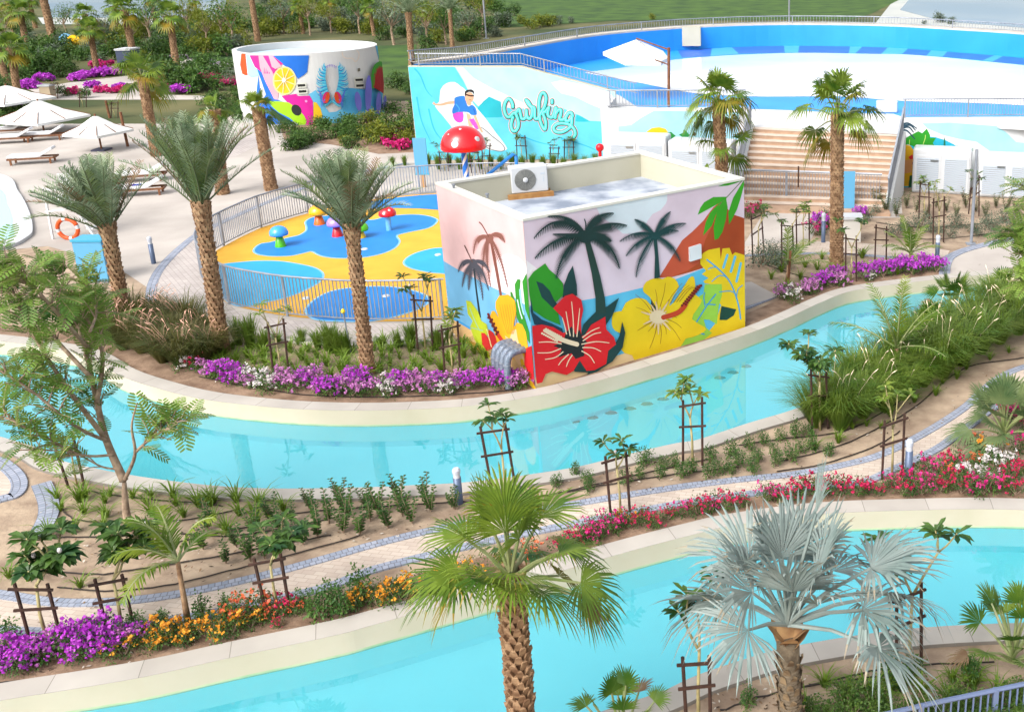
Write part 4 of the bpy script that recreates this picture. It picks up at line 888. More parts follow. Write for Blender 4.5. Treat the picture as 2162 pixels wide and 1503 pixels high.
# winding of offset: make sure the rim is outside
def area(L): return sum(L[i - 1].x * L[i].y - L[i].x * L[i - 1].y for i in range(len(L)))
def blob(pts, m, ox=400, oy=330, sc=3.578, z=.026):
    L = pxl(pts, 0, 6, True, ox, oy, sc)
    if area(L) > 0: L = L[::-1]
    st('s', sheet('play_floor', offset(L, .07, True), z, b3)); st('s', sheet('play_floor', L, z + .005, m))
blob([(495, 712), (540, 670), (620, 655), (760, 620), (840, 600), (890, 565), (890, 530), (885, 500), (930, 470), (1020, 458), (1180, 458), (1260, 465), (1330, 485), (1400, 485), (1500, 462), (1640, 448), (1760, 452), (1850, 475), (1862, 500), (1800, 545), (1640, 580), (1560, 605), (1580, 650), (1540, 700), (1440, 742), (1300, 768), (1120, 772), (1000, 755), (930, 722), (860, 735), (760, 755), (620, 758), (520, 742)], b1)
blob([(200, 850), (420, 805), (660, 800), (860, 830), (960, 860), (1002, 900), (980, 950), (900, 1000), (760, 1060), (560, 1110), (380, 1135), (240, 1040)], b2)
blob([(892, 1180), (920, 1120), (1020, 1050), (1160, 1010), (1400, 992), (1600, 1005), (1760, 1050), (1800, 1100), (1740, 1150), (1600, 1200), (1400, 1245), (1150, 1250), (960, 1235)], b1)
blob([(1630, 800), (1680, 755), (1780, 718), (1900, 700), (2100, 720), (2100, 880), (1880, 885), (1740, 865), (1650, 835)], b2)
L = [at(400 + u / 3.578, 330 + v / 3.578) for u, v in [(1200, 390), (1330, 350), (1440, 335), (1560, 318), (1740, 300), (1900, 290), (2200, 290), (2500, 300), (2500, 420), (1900, 412), (1740, 400), (1560, 396), (1400, 400), (1260, 410)]]
st('s', sheet('play_floor', L, .03, b1))
# floor nozzles
for u, v in ((646, 632), (815, 627), (770, 528), (925, 540)):
    mb = MB(); mb.lathe([(.001, .03), (.09, .03), (.12, .0)], 10, c=at(u, v) + Z3 * .03); tag(mb.build('floor_nozzle', white_p), 'small white water nozzle set in the coloured play floor near pixel row', 'nozzle')
nz = [o for o in bpy.data.objects if o.name.startswith('floor_nozzle')]
for o, (u, v) in zip(nz, ((646, 632), (815, 627), (770, 528), (925, 540))):
    p = at(u, v); o.data.transform(Matrix.Translation(-p)); o.location = p
for o, l in zip(nz, ('white floor nozzle between the cyan and blue patches by the fence', 'white floor nozzle on the blue patch nearest the front fence', 'white floor nozzle on the blue patch behind the date palm trunk', 'white floor nozzle on the cyan patch beside the painted hut')): o['label'] = l
railing('play_pool_fence', smooth_line([at(u, v) for u, v in fl], 2), 1.22, 'curved grey vertical bar fence round the yellow and blue play pool', 'fence', post=2.35, gap=.115, pw=.06)
def mushroom(u, v, vtop, capw, cap, stem, label, spots=False, cone=False, striped=False, capr=.55):
    g = at(u, v); H = aty(u, vtop, g.y).z; r = capw / 2 / FPX * (g - CAM).dot(FW); o = empty('water_mushroom', g, 0, label, 'mushroom')
    zc = H - r * capr * 1.6 if not striped else H - r * .98
    m1 = mat('gloss_%d_%d_%d' % cap, rgb(*cap, .8), .22, coat=.5); m2 = mat('gloss_%d_%d_%d' % stem, rgb(*stem, .8), .25, coat=.4)
    hc = H - zc; mb = MB(); prof = [(r * math.cos(a) ** (.9), zc + hc * math.sin(a)) for a in [math.pi / 2 * k / 12 for k in range(13)]]
    prof = [(.05, zc + .02), (r * .6, zc - .02), (r * .96, zc - .05)] + prof; prof[-1] = (.001, H); mb.lathe(prof, 40); cp = mb.build('cap', m1, o, True)
    mb = MB()
    if cone: mb.lathe([(r * .62, 0), (r * .6, .04), (.12 * r / .5, zc + .05), (.05, zc + .06)], 24)
    else: mb.lathe([(.1, 0), (.1, zc + .06)], 20)
    sm_ = mb.build('stem', m2, o, True)
    if striped:
        mb = MB(); n = 60
        for s0_ in (0, math.pi):
            A = []; B = []
            for k in range(n + 1):
                a = s0_ + k * .22; z = (zc) * k / n; A.append(Vector((.113 * math.cos(a), .113 * math.sin(a), z))); B.append(Vector((.113 * math.cos(a), .113 * math.sin(a), min(zc, z + .36))))
            strip(mb, A, B)
        mb.build('stripe', mat('gloss_blue_stripe', rgb(40, 120, 226, .8), .25), sm_)
        mb = MB()
        for k in range(7):
            a = k * .9; 
    if spots:
        for (th, ph, rr) in spots:
            mb = MB(); nrm = Vector((math.cos(ph) * math.cos(th), math.cos(ph) * math.sin(th), math.sin(ph))); p = Vector((r * nrm.x, r * nrm.y, zc + hc * nrm.z)) * 1.0 + Z3 * 0
            nn = Vector((nrm.x / r, nrm.y / r, nrm.z / hc)).normalized(); t1 = nn.cross(Z3).normalized(); t2 = nn.cross(t1)
            mb.add([p + nn * .025] + [p + nn * .0 + (t1 * math.cos(q) + t2 * math.sin(q)) * rr for q in [i * math.pi / 8 for i in range(16)]], [(0, 1 + i, 1 + (i + 1) % 16) for i in range(16)]); mb.build('spot', white_p, cp)
    return o
SP = [(R(-97), R(20), .14), (R(-85), R(66), .09), (R(-30), R(30), .12), (R(-175), R(32), .1), (R(-130), R(45), .07)]
mushroom(990, 436, 266, 93, (232, 10, 24), (246, 246, 250), 'tall red spotted mushroom on blue and white striped pole before surfer wall', SP, striped=True)
mushroom(822, 488, 437, 36, (214, 16, 34), (120, 190, 240), 'small red white dotted mushroom on pale stem in the play pool', [(R(-95), R(20), .05), (R(-50), R(45), .05), (R(-150), R(40), .05)])
mushroom(593, 522, 477, 38, (60, 160, 240), (80, 190, 30), 'small blue capped mushroom on green cone in the play pool', cone=True)
mushroom(675, 475, 433, 38, (250, 176, 10), (250, 110, 30), 'small yellow capped mushroom on orange cone in the play pool', cone=True)
mushroom(713, 500, 457, 38, (160, 130, 226), (226, 30, 50), 'small lavender mushroom on red cone in the play pool', cone=True)
mushroom(762, 503, 468, 36, (90, 196, 30), (240, 190, 30), 'small green mushroom half hidden by the date palm trunk', cone=True)
g = at(1270, 385); o = empty('ball_post', g, 0, 'red ball on a short red post before the surfer wall', 'post'); zt_ = aty(1270, 312, g.y).z; rm = mat('gloss_red', rgb(226, 20, 36, .8), .3)
mb = MB(); mb.tube([(0, 0, 0), (0, 0, zt_)], .07, 10); mb.build('post', rm, o); mb = MB(); mb.ball((0, 0, zt_), .18, 8); mb.build('ball', rm, o, True)
mb = MB(); a, b = at(1034, 425), at(1096, 418); za, zb_ = aty(1034, 368, a.y).z, aty(1090, 325, b.y).z
mb.tube(smooth_line([a, a + Z3 * za * .92, a + Z3 * za + (b - a).normalized() * .1], 3)[:-1] + [b + Z3 * zb_ - (b - a).normalized() * .1, b + Z3 * zb_ * .95, b], .07, 10)
tag(mb.build('water_arch', mat('gloss_sky_blue', rgb(50, 140, 226, .8), .3), None, True), 'angular blue pipe arch behind the flat roofed hut', 'arch')
# ================================================================ SMALL FIXTURES
def pole(name, u, v, vt, r, label, cat='lamp post', top=None):
    g = at(u, v); h = aty(u, vt, g.y).z if vt is not None else 9; o = empty(name, g, 0, label, cat)
    mb = MB(); mb.lathe([(r * 2.6, 0), (r * 2.6, .04), (r, .06), (r, h), (.001, h)], 12); mb.build('post', rail_m, o); mb = MB(); mb.box(-r * 3, -r * 3, 0, r * 3, r * 3, .035); mb.build('base_plate', rail_m, o); return o
pole('lamp_post', 2050, 516, 316, .055, 'slim pale lamp post standing in the planted sand at right')
pole('lamp_post', 1027, 82, None, .09, 'tall grey lamp post rising behind the left end of the wave pool')
pole('lamp_post', 1666, 52, None, .1, 'pale lamp post rising behind the middle of the wave pool')
bollards = []
def bollard(u, v, vt, label):
    g = at(u, v); h = aty(u, vt, g.y).z; o = empty('bollard_light', g, 0, label, 'bollard', 'path bollard lights'); r = .075
    mb = MB(); mb.lathe([(r, 0), (r, h * .74), (.001, h * .74)], 16); mb.build('post', mat('slate_blue_metal', rgb(96, 112, 140, K), .4, metal=.2), o, True)
    mb = MB(); mb.lathe([(r * .85, h * .74), (r * .85, h * .86)], 16); mb.build('lens', mat('frosted_lens', rgb(220, 224, 232, K), .3), o)
    mb = MB(); mb.lathe([(r, h * .86), (r * 1.02, h * .95), (r * .7, h), (.001, h)], 16); mb.build('cap', mat('pale_cap', rgb(208, 214, 226, K), .4), o)
bollard(325, 557, 500, 'bollard light alone on the pale plaza at left'); bollard(404, 677, 636, 'bollard light behind the dark grasses by the left palms')
bollard(970, 1062, 988, 'bollard light at the canal edge behind the centre fan palm'); bollard(1917, 1014, 928, 'bollard light on the path before the red flower bed at right')
bollard(1978, 553, 497, 'bollard light beside the purple flowers on the right plaza'); bollard(1738, 512, 450, 'bollard light beside the magenta bush behind the right palm trunk')
g = at(741, 745); o = empty('marker_post', g, 0, 'thin grey post with yellow cap beside the third date palm', 'post'); h = aty(732, 660, g.y).z
mb = MB(); mb.tube([(0, 0, 0), (-.06, 0, h)], .022, 8); mb.build('post', rail_m, o); mb = MB(); mb.lathe([(.05, 0), (.06, .04), (.03, .1), (.001, .11)], 10, c=(-.06, 0, h)); mb.build('cap', mat('yellow_plastic', rgb(246, 214, 20, K), .4), o)
# notice boards
bm = mat('board_blue', rgb(104, 178, 220, K), .4)
def board(u0, v0, vt, wpx, label, legs=True):
    g = at(u0, v0); h = aty(u0, vt, g.y).z; w_ = wpx / FPX * (g - CAM).dot(FW); o = empty('notice_board', g, 0, label, 'notice board')
    mb = MB(); mb.box(-w_ / 2, -.03, h * .28 if legs else .12, w_ / 2, .03, h); mb.build('panel', bm, o)
    mb = MB(); mb.box(-w_ / 2 - .03, -.04, h * .26 if legs else .09, w_ / 2 + .03, .04, h * .28 if legs else .12); mb.build('trim', mat('teal_trim', rgb(60, 170, 200, K), .4), o)
    mb = MB()
    if legs: mb.box(-.09, -.05, 0, .09, .05, h * .26); mb.build('post', mat('timber_post', rgb(206, 160, 110, K), .8), o)
    else: mb.box(-w_ / 2, -.03, 0, w_ / 2, .03, .09); mb.build('foot', rail_m, o)
board(895, 396, 292, 27, 'tall blue notice board on timber post beside the surfer wall'); board(1790, 446, 362, 27, 'blue notice board standing before the stair fence', False)
# lifeguard chair with life ring and blue box
wt = mat('white_tube', rgb(236, 236, 236, K), .4)
g0 = at(150, 505); o = empty('lifeguard_chair', g0, 0, 'white lifeguard chair with slanted ladder on the left plaza', 'chair')
sc_ = (g0 - CAM).dot(FW) / FPX
def rel(u, v, dy=0): return aty(u, v, g0.y + dy) - g0
mb = MB()
for dy in (0, .9):
    mb.bar(rel(112, 505, dy) * 1, rel(92, 398, dy), .06); mb.bar(rel(200, 500, dy), rel(132, 402, dy), .07)
    mb.bar(rel(92, 400, dy), rel(134, 402, dy), .06); mb.bar(rel(96, 447, dy), rel(160, 440, dy), .05)
mb.build('frame', wt, o)
mb = MB()
for k in range(7): t = k / 6; a = rel(200, 500).lerp(rel(132, 402), t); mb.box(a.x - .12, 0, a.z - .02, a.x + .12, .9, a.z + .02)
mb.build('step', wt, o); mb = MB(); a = rel(98, 425); b = rel(132, 425); mb.box(a.x, 0, a.z, b.x, .9, a.z + .06); mb.box(a.x, .84, a.z, b.x, .9, a.z + .8); mb.build('seat', wt, o)
ring = empty('life_ring', aty(143, 483, g0.y - .08), 0, 'orange and white life ring hanging on the white lifeguard chair', 'life ring')
rr = 21 * sc_; mb = MB(); mb2 = MB(); om = mat('life_ring_orange', rgb(240, 92, 30, K), .5)
n = 48
for q in range(4):
    a0 = q * math.pi / 2 + .35; pth = [Vector((rr * math.cos(a), 0, rr * math.sin(a))) for a in [a0 + k * (math.pi / 2 - .35) / 10 for k in range(11)]]; mb.tube(pth, rr * .2, 10)
    pth = [Vector((rr * math.cos(a), 0, rr * math.sin(a))) for a in [a0 - .35 + k * .35 / 4 for k in range(5)]]; mb2.tube(pth, rr * .19, 10, cap=False)
mb.build('orange_band', om, ring, True); mb2.build('white_band', white_p, ring, True)
g = at(212, 592); o = empty('equipment_box', g, 0, 'tall light blue box half hidden behind the leftmost date palm', 'box'); h = aty(212, 505, g.y).z; mb = MB(); mb.box(-.45, -.3, .08, .45, .3, h); q = mb.build('body', bm, o); mb = MB(); mb.box(-.48, -.33, h, .48, .33, h + .06); mb.build('lid', mat('teal_trim2', rgb(70, 176, 214, K), .4), o); mb = MB(); mb.box(-.4, -.26, 0, .4, .26, .08); mb.build('plinth', rail_m, o)
# sun loungers
def lounger(u, v, rz, label, towel=False, sc=1.):
    o = empty('sun_lounger', at(u, v), rz, label, 'sun lounger', 'white sun loungers', sc)
    mb = MB(); mb.box(-1, -.36, .24, 1, -.3, .32); mb.box(-1, .3, .24, 1, .36, .32); mb.box(-1, -.36, .24, -.94, .36, .32); mb.box(.94, -.36, .24, 1, .36, .32); mb.build('frame', wood_m, o)
    for x in (-.85, .8):
        for y in (-.34, .34): mb = MB(); mb.box(x - .04, y - .03, 0, x + .04, y + .03, .24); mb.build('leg', wood_m, o)
    mb = MB(); mb.box(-.98, -.33, .33, .35, .33, .45); mb.frame_box((.35, -.33, .33), (.62, 0, .34), (0, .66, 0), (-.06, 0, .11)); c = mb.build('cushion', mat('white_cushion', rgb(250, 250, 252, K), .8), o)
    md = c.modifiers.new('b', 'BEVEL'); md.width = .03; md.segments = 2
    if towel:
        mb = MB(); mb.box(-.3, -.25, .452, .12, .05, .475); c = mb.build('folded_towel', mat('navy_cloth', rgb(40, 50, 150, K), .9), None); tag(c, 'folded navy towel lying on the nearer sun lounger', 'towel'); c.location = o.location; c.rotation_euler = o.rotation_euler
lounger(296, 412, .32, 'white sun lounger with navy towel on the left plaza', True); lounger(300, 382, .32, 'white sun lounger behind the one with the navy towel')
lounger(28, 302, .3, 'white sun lounger at the left edge under the umbrellas'); lounger(95, 296, .3, 'white sun lounger right of the dark cushion under umbrella'); lounger(72, 345, .3, 'white sun lounger glimpsed behind the leftmost date palm fronds')
lounger(20, 285, .3, 'farthest white sun lounger at the left edge of the plaza')
# umbrellas
canvas = mat('white_canvas', rgb(248, 250, 248, K), .8)
def umbrella(u, v, vbase, hw, drop, label, sq=4, y=None, rot=.5, zground=0., pole_side=None):
    """u,v apex pixel; vbase the row where its pole meets the floor"""
    g = at(u, vbase, zground); ap = aty(u, v, g.y); r = hw / FPX * (g - CAM).dot(FW) * 1.08; ed = ap.z - drop
    o = empty('umbrella', g, 0, label, 'umbrella', 'white canvas umbrellas'); H = ap.z - g.z; e = ed - g.z
    mb = MB(); n = sq * 2; rim = []
    for k in range(n):
        a = rot + k * 2 * math.pi / n; q = r * (1.0 if k % 2 == 0 else math.cos(math.pi / sq) * 1.02); rim.append(Vector((q * math.cos(a), q * math.sin(a), e)))
    mid = [p * .5 + Z3 * 0 for p in rim]; mid = [Vector((p.x, p.y, e + (H - e) * .42)) for p in mid]; tp_ = [Vector((p.x * .08, p.y * .08, H - .03)) for p in rim]
    A = tp_ + mid + rim + [p - Z3 * .12 for p in rim]
    for ring_ in range(3):
        for k in range(n):
            k2 = (k + 1) % n; mb.add([A[ring_ * n + k], A[ring_ * n + k2], A[(ring_ + 1) * n + k2], A[(ring_ + 1) * n + k]], [(0, 1, 2, 3)])
    mb.add([Vector((0, 0, H))] + tp_, [(0, 1 + k, 1 + (k + 1) % n) for k in range(n)]); mb.build('canopy', canvas, o)
    mb = MB(); mb.tube([(0, 0, 0), (0, 0, H + .1)], .045, 8); mb.build('pole', wood_m, o)
    mb = MB()
    for k in range(0, n, 1): mb.bar((0, 0, H - .15), rim[k] + Z3 * .03, .03)
    mb.build('rib', wood_m, o)
    mb = MB(); mb.box(-.35, -.35, 0, .35, .35, .09); mb.build('base', mat('dark_base', rgb(60, 62, 80), .7), o)
umbrella(94, 213, 281, 82, .95, 'white umbrella with pole and dark base over the left loungers')
umbrella(30, 181, 262, 78, .8, 'white umbrella at the left edge behind the nearer one')
umbrella(215, 245, 318, 60, .8, 'white umbrella behind the leftmost date palm crown', 4)
# wave pool umbrella, its mast standing on the deck
g = at(1412, 226, DZ); o = empty('umbrella', g, 0, 'white umbrella hung from a tall timber mast over the wave pool', 'umbrella', 'white canvas umbrellas'); yb = g.y
mb = MB(); ztop = aty(1415, 101, yb).z - DZ; mb.tube([(0, 0, 0), (.08, 0, ztop)], .07, 8); mb.tube([(.0, 0, ztop * .72), (-.6, 0, ztop * .8)], .035, 6); mb.build('mast', wood_m, o)
ap = aty(1344, 84, yb + 3.2) - g; ex = [aty(u, v, yb + dy) - g for u, v, dy in ((1273, 110, 3), (1320, 131, 1.2), (1395, 131, 1.5), (1411, 122, 3.2), (1400, 108, 5), (1320, 104, 5.4))]
mb = MB(); mb.add([ap] + ex + [p - Z3 * .18 for p in ex], [(0, 1 + k, 1 + (k + 1) % 6) for k in range(6)] + [(1 + k, 7 + k, 7 + (k + 1) % 6, 1 + (k + 1) % 6) for k in range(6)]); mb.build('canopy', canvas, o)
mb = MB(); mb.bar((.08, 0, ztop - .1), ap + Z3 * .05, .06); mb.build('arm', wood_m, o)
# rolled blue mat + small things on the wave deck
mb = MB(); mb.tube([at(2092, 98, DZ) + Z3 * .35, at(2200, 122, DZ) + Z3 * .35, at(2500, 180, DZ) + Z3 * .35], [.42, .42, .42], 20); c = mb.build('foam_roll', mat('sky_foam', rgb(80, 196, 250, K), .5), None, True); tag(c, 'light blue padded roll lying by the wave pool back wall', 'foam roll')
mb = MB(); p = at(1873, 238, DZ); mb.box(p.x - .5, p.y - .2, DZ, p.x + .45, p.y + .2, DZ + .55); c = mb.build('pool_box', white_p, None, loc=(p.x, p.y, DZ)); md = c.modifiers.new('b', 'BEVEL'); md.width = .05; tag(c, 'white box on the blue strip above the stair rail', 'box')
# distant signs
def pxbox(name, u, v, vt, wpx, m, label, cat, dep=.4, body='body'):
    g = at(u, v); h = aty(u, vt, g.y).z; w_ = wpx / FPX * (g - CAM).dot(FW); o = empty(name, g, 0, label, cat); mb = MB(); mb.box(-w_ / 2, 0, 0, w_ / 2, dep, h * .9); mb.build(body, m, o); mb = MB(); mb.box(-w_ / 2 - .06, -.06, h * .9, w_ / 2 + .06, dep + .06, h); mb.build('top', white_p, o)
pxbox('kiosk', 264, 140, 104, 30, mat('dark_slate', rgb(60, 70, 92), .6), 'dark slate kiosk with white top among the far trees', 'kiosk', 1.5)
pxbox('stone_block', 1797, 512, 458, 40, mat('pale_stone', rgb(226, 222, 214, K), .8), 'pale stone block behind the right fan palm trunk', 'block', .5)
pxbox('bin', 98, 212, 180, 22, mat('pale_tan', rgb(206, 186, 156, K), .8), 'tan litter bin beside the far purple flowers at left', 'bin', .6)
for u, v, c_, l in ((146, 88, (130, 190, 226), 'pale blue round sign board among the far left trees'), (162, 92, (248, 190, 20), 'round yellow sign board among the far left trees')):
    g = at(u, v + 24); o = empty('round_sign', g, 0, l, 'sign'); h = aty(u, v, g.y).z; mb = MB(); mb.tube([(0, 0, 0), (0, 0, h)], .05, 6); mb.build('post', rail_m, o); mb = MB(); mb.add([(.75 * math.cos(a), -.06, h + .75 * math.sin(a)) for a in [k * math.pi / 10 for k in range(20)]], [tuple(range(20))]); mb.add([(.75 * math.cos(a), .0, h + .75 * math.sin(a)) for a in [k * math.pi / 10 for k in range(20)]], [tuple(range(20))]); mb.build('disc', mat('sign_%d' % c_[0], rgb(*c_), .5), o)
# lone timber posts on the left plaza (poles of closed umbrellas)
ps = []
for u, v, vt in ((232, 250, 213), (270, 310, 237), (110, 205, 178), (1850, 290, 290)):
    if u > 1500: continue
    g = at(u, v); h = aty(u, vt, g.y).z; mb = MB(); mb.tube([(0, 0, 0), (-.05, 0, h)], .07, 8); q = mb.build('timber_post', wood_m); q.location = g; ps.append(q)
order(ps, '{} of the bare timber posts standing on the far left plaza', 'post', 'bare timber posts on the plaza')
# floor spots in the canal wall bottom
nz = []
for k, (u, v) in enumerate(((1212, 890), (1250, 882), (1290, 872), (1330, 863), (1366, 853), (1400, 843), (1520, 798), (1548, 787), (1575, 774))):
    mb = MB(); mb.lathe([(.001, .03), (.14, .03), (.18, 0)], 12); q = mb.build('inlet_grate', mat('grate', rgb(40, 120, 96), .7)); q.location = at(u, v, FZ); q.scale = (.9, .5, 1); nz.append(q)
order(nz, '{} of the round green inlet grates under the upper canal water', 'grate', 'round inlet grates on the canal floor')
# foreground fence bottom right
railing('garden_fence', [at(1780, 1600), at(1960, 1556), at(2162, 1512), at(2400, 1460)], .55, 'blue grey metal fence across the bottom right corner', 'fence', post=1.1, gap=.11, pw=.07, m=mat('blue_grey_rail', rgb(120, 136, 172, .6), .45))
# canal lines: irrigation hoses
hs_ = []
def hose(pts): L = pxl(pts, .03, 5); mb = MB(); random.seed(len(hs_)); mb.tube([p + Vector((0, rnd(-.02, .02), 0)) for p in L], .013, 5); q = mb.build('irrigation_hose', hose_m); l = Vector(L[len(L) // 2]); q.data.transform(Matrix.Translation(-l)); q.location = l; hs_.append(q)
for P in ([(180, 1035), (281, 1050), (420, 1062), (470, 1068)], [(130, 1070), (140, 1085), (170, 1098), (250, 1103), (400, 1095), (500, 1075)], [(80, 1130), (160, 1134), (280, 1128), (360, 1122)], [(240, 1155), (300, 1160), (480, 1120), (560, 1108)], [(380, 1125), (500, 1130), (620, 1110), (720, 1088)],
          [(100, 1205), (200, 1212), (300, 1200), (420, 1180), (560, 1155), (700, 1128)], [(120, 1240), (250, 1246), (370, 1232), (480, 1205), (600, 1175), (760, 1130)], [(560, 1090), (700, 1075), (900, 1062), (1000, 1058)], [(1110, 1052), (1240, 1030), (1360, 1010), (1470, 995), (1560, 985)], [(1180, 1040), (1300, 1012), (1420, 985), (1500, 968)],
          [(1640, 975), (1760, 945), (1850, 905), (1930, 860), (2000, 800), (2060, 770), (2162, 755)], [(1560, 940), (1660, 925), (1780, 910), (1880, 860), (1960, 800)], [(1640, 995), (1740, 978), (1840, 945), (1900, 910)], [(0, 1440), (100, 1432), (250, 1405), (420, 1375), (560, 1345), (690, 1318)], [(600, 1290), (700, 1262), (800, 1240)],
          [(1520, 1500), (1620, 1466), (1760, 1440), (1900, 1420)], [(1690, 1450), (1800, 1425), (1900, 1405), (2100, 1398)], [(420, 795), (560, 822), (700, 836), (900, 836), (1100, 822)], [(1620, 560), (1700, 585), (1800, 600)], [(1850, 470), (1950, 480), (2100, 470)], [(1880, 500), (1980, 505), (2120, 490)]): hose(P)
hs_.sort(key=lambda o: pix(Vector(o.location))[1])
for i, o in enumerate(hs_): tag(o, 'black irrigation hose on bare sand, %s from the top of the photo' % (str(i + 1) + {1: 'st', 2: 'nd', 3: 'rd'}.get((i + 1) % 10 if (i + 1) // 10 != 1 else 0, 'th')), 'hose', 'black irrigation hoses on the sand')
# ================================================================ PLANTS
def rv(s=1.):
    while True:
        v = Vector((rnd(-1, 1), rnd(-1, 1), rnd(-1, 1)))
        if .01 < v.length < 1: return v * s
def basis(d):
    d = d.normalized(); s = d.cross(Z3)
    s = s.normalized() if s.length > 1e-3 else Vector((1, 0, 0)); return d, s, s.cross(d)
def blade(mb, p, d, l, w, droop=0., m=0, nn=None, fold=.15):
    """one leaf: four faces, widest past the middle, drooping tip"""
    d, s, n = basis(d)
    if nn is not None: s = d.cross(nn).normalized() if d.cross(nn).length > 1e-3 else s; n = s.cross(d)
    g = Vector((0, 0, -1)); pts = [p]
    for t, k in ((.35, .7), (.72, 1.)):
        c = p + d * l * t + g * droop * l * t * t; pts += [c - s * w * k / 2 + n * w * fold, c, c + s * w * k / 2 + n * w * fold]
    pts.append(p + d * l + g * droop * l)
    mb.add(pts, [(0, 2, 1), (0, 3, 2), (1, 2, 5, 4), (2, 3, 6, 5), (4, 5, 7), (5, 6, 7)], m)
# ---- materials
DPa = leaf('date_palm_frond', rgb(104, 132, 96), rgb(178, 192, 160), 2.2, .25, .5, .8)
DPb = leaf('date_palm_young_frond', rgb(110, 140, 70), rgb(168, 184, 120), 1.6, .25)
trk = mat('palm_trunk_fibre', rgb(64, 44, 30), .95, rgb(104, 78, 54), 9, 6, bump=.6, bscale=40)
trk2 = mat('palm_leaf_base', rgb(112, 82, 58), .9, rgb(168, 138, 106), 7, 5, bump=.4, bscale=50)
FPg = leaf('fan_palm_green', rgb(68, 112, 30), rgb(150, 176, 60), 1.4, .35, k=.62)
FPy = leaf('fan_palm_yellow', rgb(178, 150, 40), rgb(120, 140, 40), 2, .3)
FPd = leaf('fan_palm_dry', rgb(140, 104, 76), rgb(176, 146, 110), 3, .15, .8)
PET = mat('palm_petiole', rgb(130, 150, 84, .6), .5, rgb(170, 172, 124, .6), 3)
RCH = mat('date_rachis', rgb(110, 126, 84, .5), .6, rgb(140, 150, 110, .5), 3)
BIS = leaf('silver_palm_leaf', rgb(132, 156, 150), rgb(192, 206, 200), 1.2, .12, .5, .5)
BISd = leaf('silver_palm_tip', rgb(196, 184, 160), rgb(160, 150, 128), 2, .15, .7, .55)
bark = mat('grey_brown_bark', rgb(120, 100, 82), .9, rgb(160, 140, 118), 8, 6, bump=.4, bscale=30)
PLU = leaf('plumeria_leaf', rgb(40, 84, 40), rgb(104, 140, 58), 3, .25, .4); PLUt = mat('plumeria_stem', rgb(134, 124, 84), .7, rgb(168, 156, 110), 6)
PLUy = leaf('plumeria_young_leaf', rgb(90, 132, 44), rgb(160, 178, 72), 3, .3, .4)
POI = leaf('feathery_tree_leaf', rgb(70, 122, 50), rgb(150, 180, 80), .9, .4, .5, .7)
COC = leaf('coconut_frond', rgb(88, 136, 30), rgb(160, 178, 60), 1.4, .35, .4)
GRS = leaf('fountain_grass_blade', rgb(86, 128, 36), rgb(146, 166, 66), 1.2, .35, k=.66); GRD = leaf('dark_grass_blade', rgb(80, 100, 36), rgb(136, 124, 70), 1.2, .3)
SEED = mat('grass_seed_head', rgb(214, 190, 160), .9, rgb(232, 214, 190), 5)
TUF = leaf('bright_tuft_blade', rgb(104, 146, 34), rgb(160, 190, 66), 3, .35); BSH = leaf('shrub_leaf', rgb(54, 98, 38), rgb(104, 140, 56), 3, .3, k=.66)
BSG = leaf('grey_green_leaf', rgb(96, 118, 92), rgb(140, 156, 130), 3, .25); BSY = leaf('yellow_green_leaf', rgb(112, 136, 30), rgb(160, 164, 50), 2, .35)
BSD = leaf('dark_green_leaf', rgb(44, 84, 30), rgb(94, 126, 46), 2, .25, k=.62)
FLW = {'purple': leaf('purple_bract', rgb(186, 36, 200), rgb(216, 100, 226), 6, .3, .6, .78), 'mauve': leaf('mauve_bract', rgb(206, 120, 200), rgb(228, 160, 214), 6, .3, .6, .78), 'white': leaf('white_bract', rgb(244, 240, 232), rgb(232, 220, 226), 6, .3, .6, .78),
       'orange': leaf('orange_bract', rgb(244, 150, 36), rgb(250, 190, 70), 6, .3, .6, .78), 'red': leaf('red_bract', rgb(204, 20, 84), rgb(228, 56, 110), 6, .3, .6, .78), 'magenta': leaf('magenta_bract', rgb(216, 20, 130), rgb(236, 70, 150), 6, .3, .6, .78), 'coral': leaf('coral_bract', rgb(240, 100, 70), rgb(246, 140, 90), 6, .3, .6, .78)}
# ---- date palm
def rough_trunk(o, top, r0, r1, m1, m2, step=.115, n=10, depth=.05, name='trunk', bulge=True):
    mb = MB(); sc = MB(); path = smooth_line([Vector((0, 0, 0)), top * .5 + Vector((top.y * .0, 0, 0)), top], 8); L = top.length
    rad = [r0 + (r1 - r0) * min(1, k / (len(path) - 1)) for k in range(len(path))]; rad[0] = r0 * 1.12
    if bulge: rad[-1] = r1 * 1.25; rad[-2] = r1 * 1.35; rad[-3] = r1 * 1.2
    mb.tube(path, rad, 16)
    k = 0; z = 0.02
    while z < L:
        t = z / L; f = t * (len(path) - 1); i = min(int(f), len(path) - 2); p = path[i].lerp(path[i + 1], f - i); r = rad[i] + (rad[i + 1] - rad[i]) * (f - i); tg = (path[i + 1] - path[i]).normalized()
        for j in range(n):
            a = 2 * math.pi * (j + .5 * (k % 2)) / n + rnd(-.05, .05); e = Vector((math.cos(a), math.sin(a), 0)); s = tg.cross(e); h = step * rnd(1.1, 1.5); wd = 2 * math.pi * r / n * .62; dp = depth * rnd(.7, 1.4)
            c = p + e * r
            sc.add([c - s * wd - tg * h * .2, c + s * wd - tg * h * .2, c + s * wd * .6 + tg * h + e * dp, c - s * wd * .6 + tg * h + e * dp, c + tg * h * 1.1 - e * .01, c - tg * h * .1], [(0, 1, 2, 3), (3, 2, 4), (0, 3, 4), (1, 4, 2)])
        z += step; k += 1
    a = mb.build(name, m1, o, True); b = sc.build('leaf_base', m2, a); return a
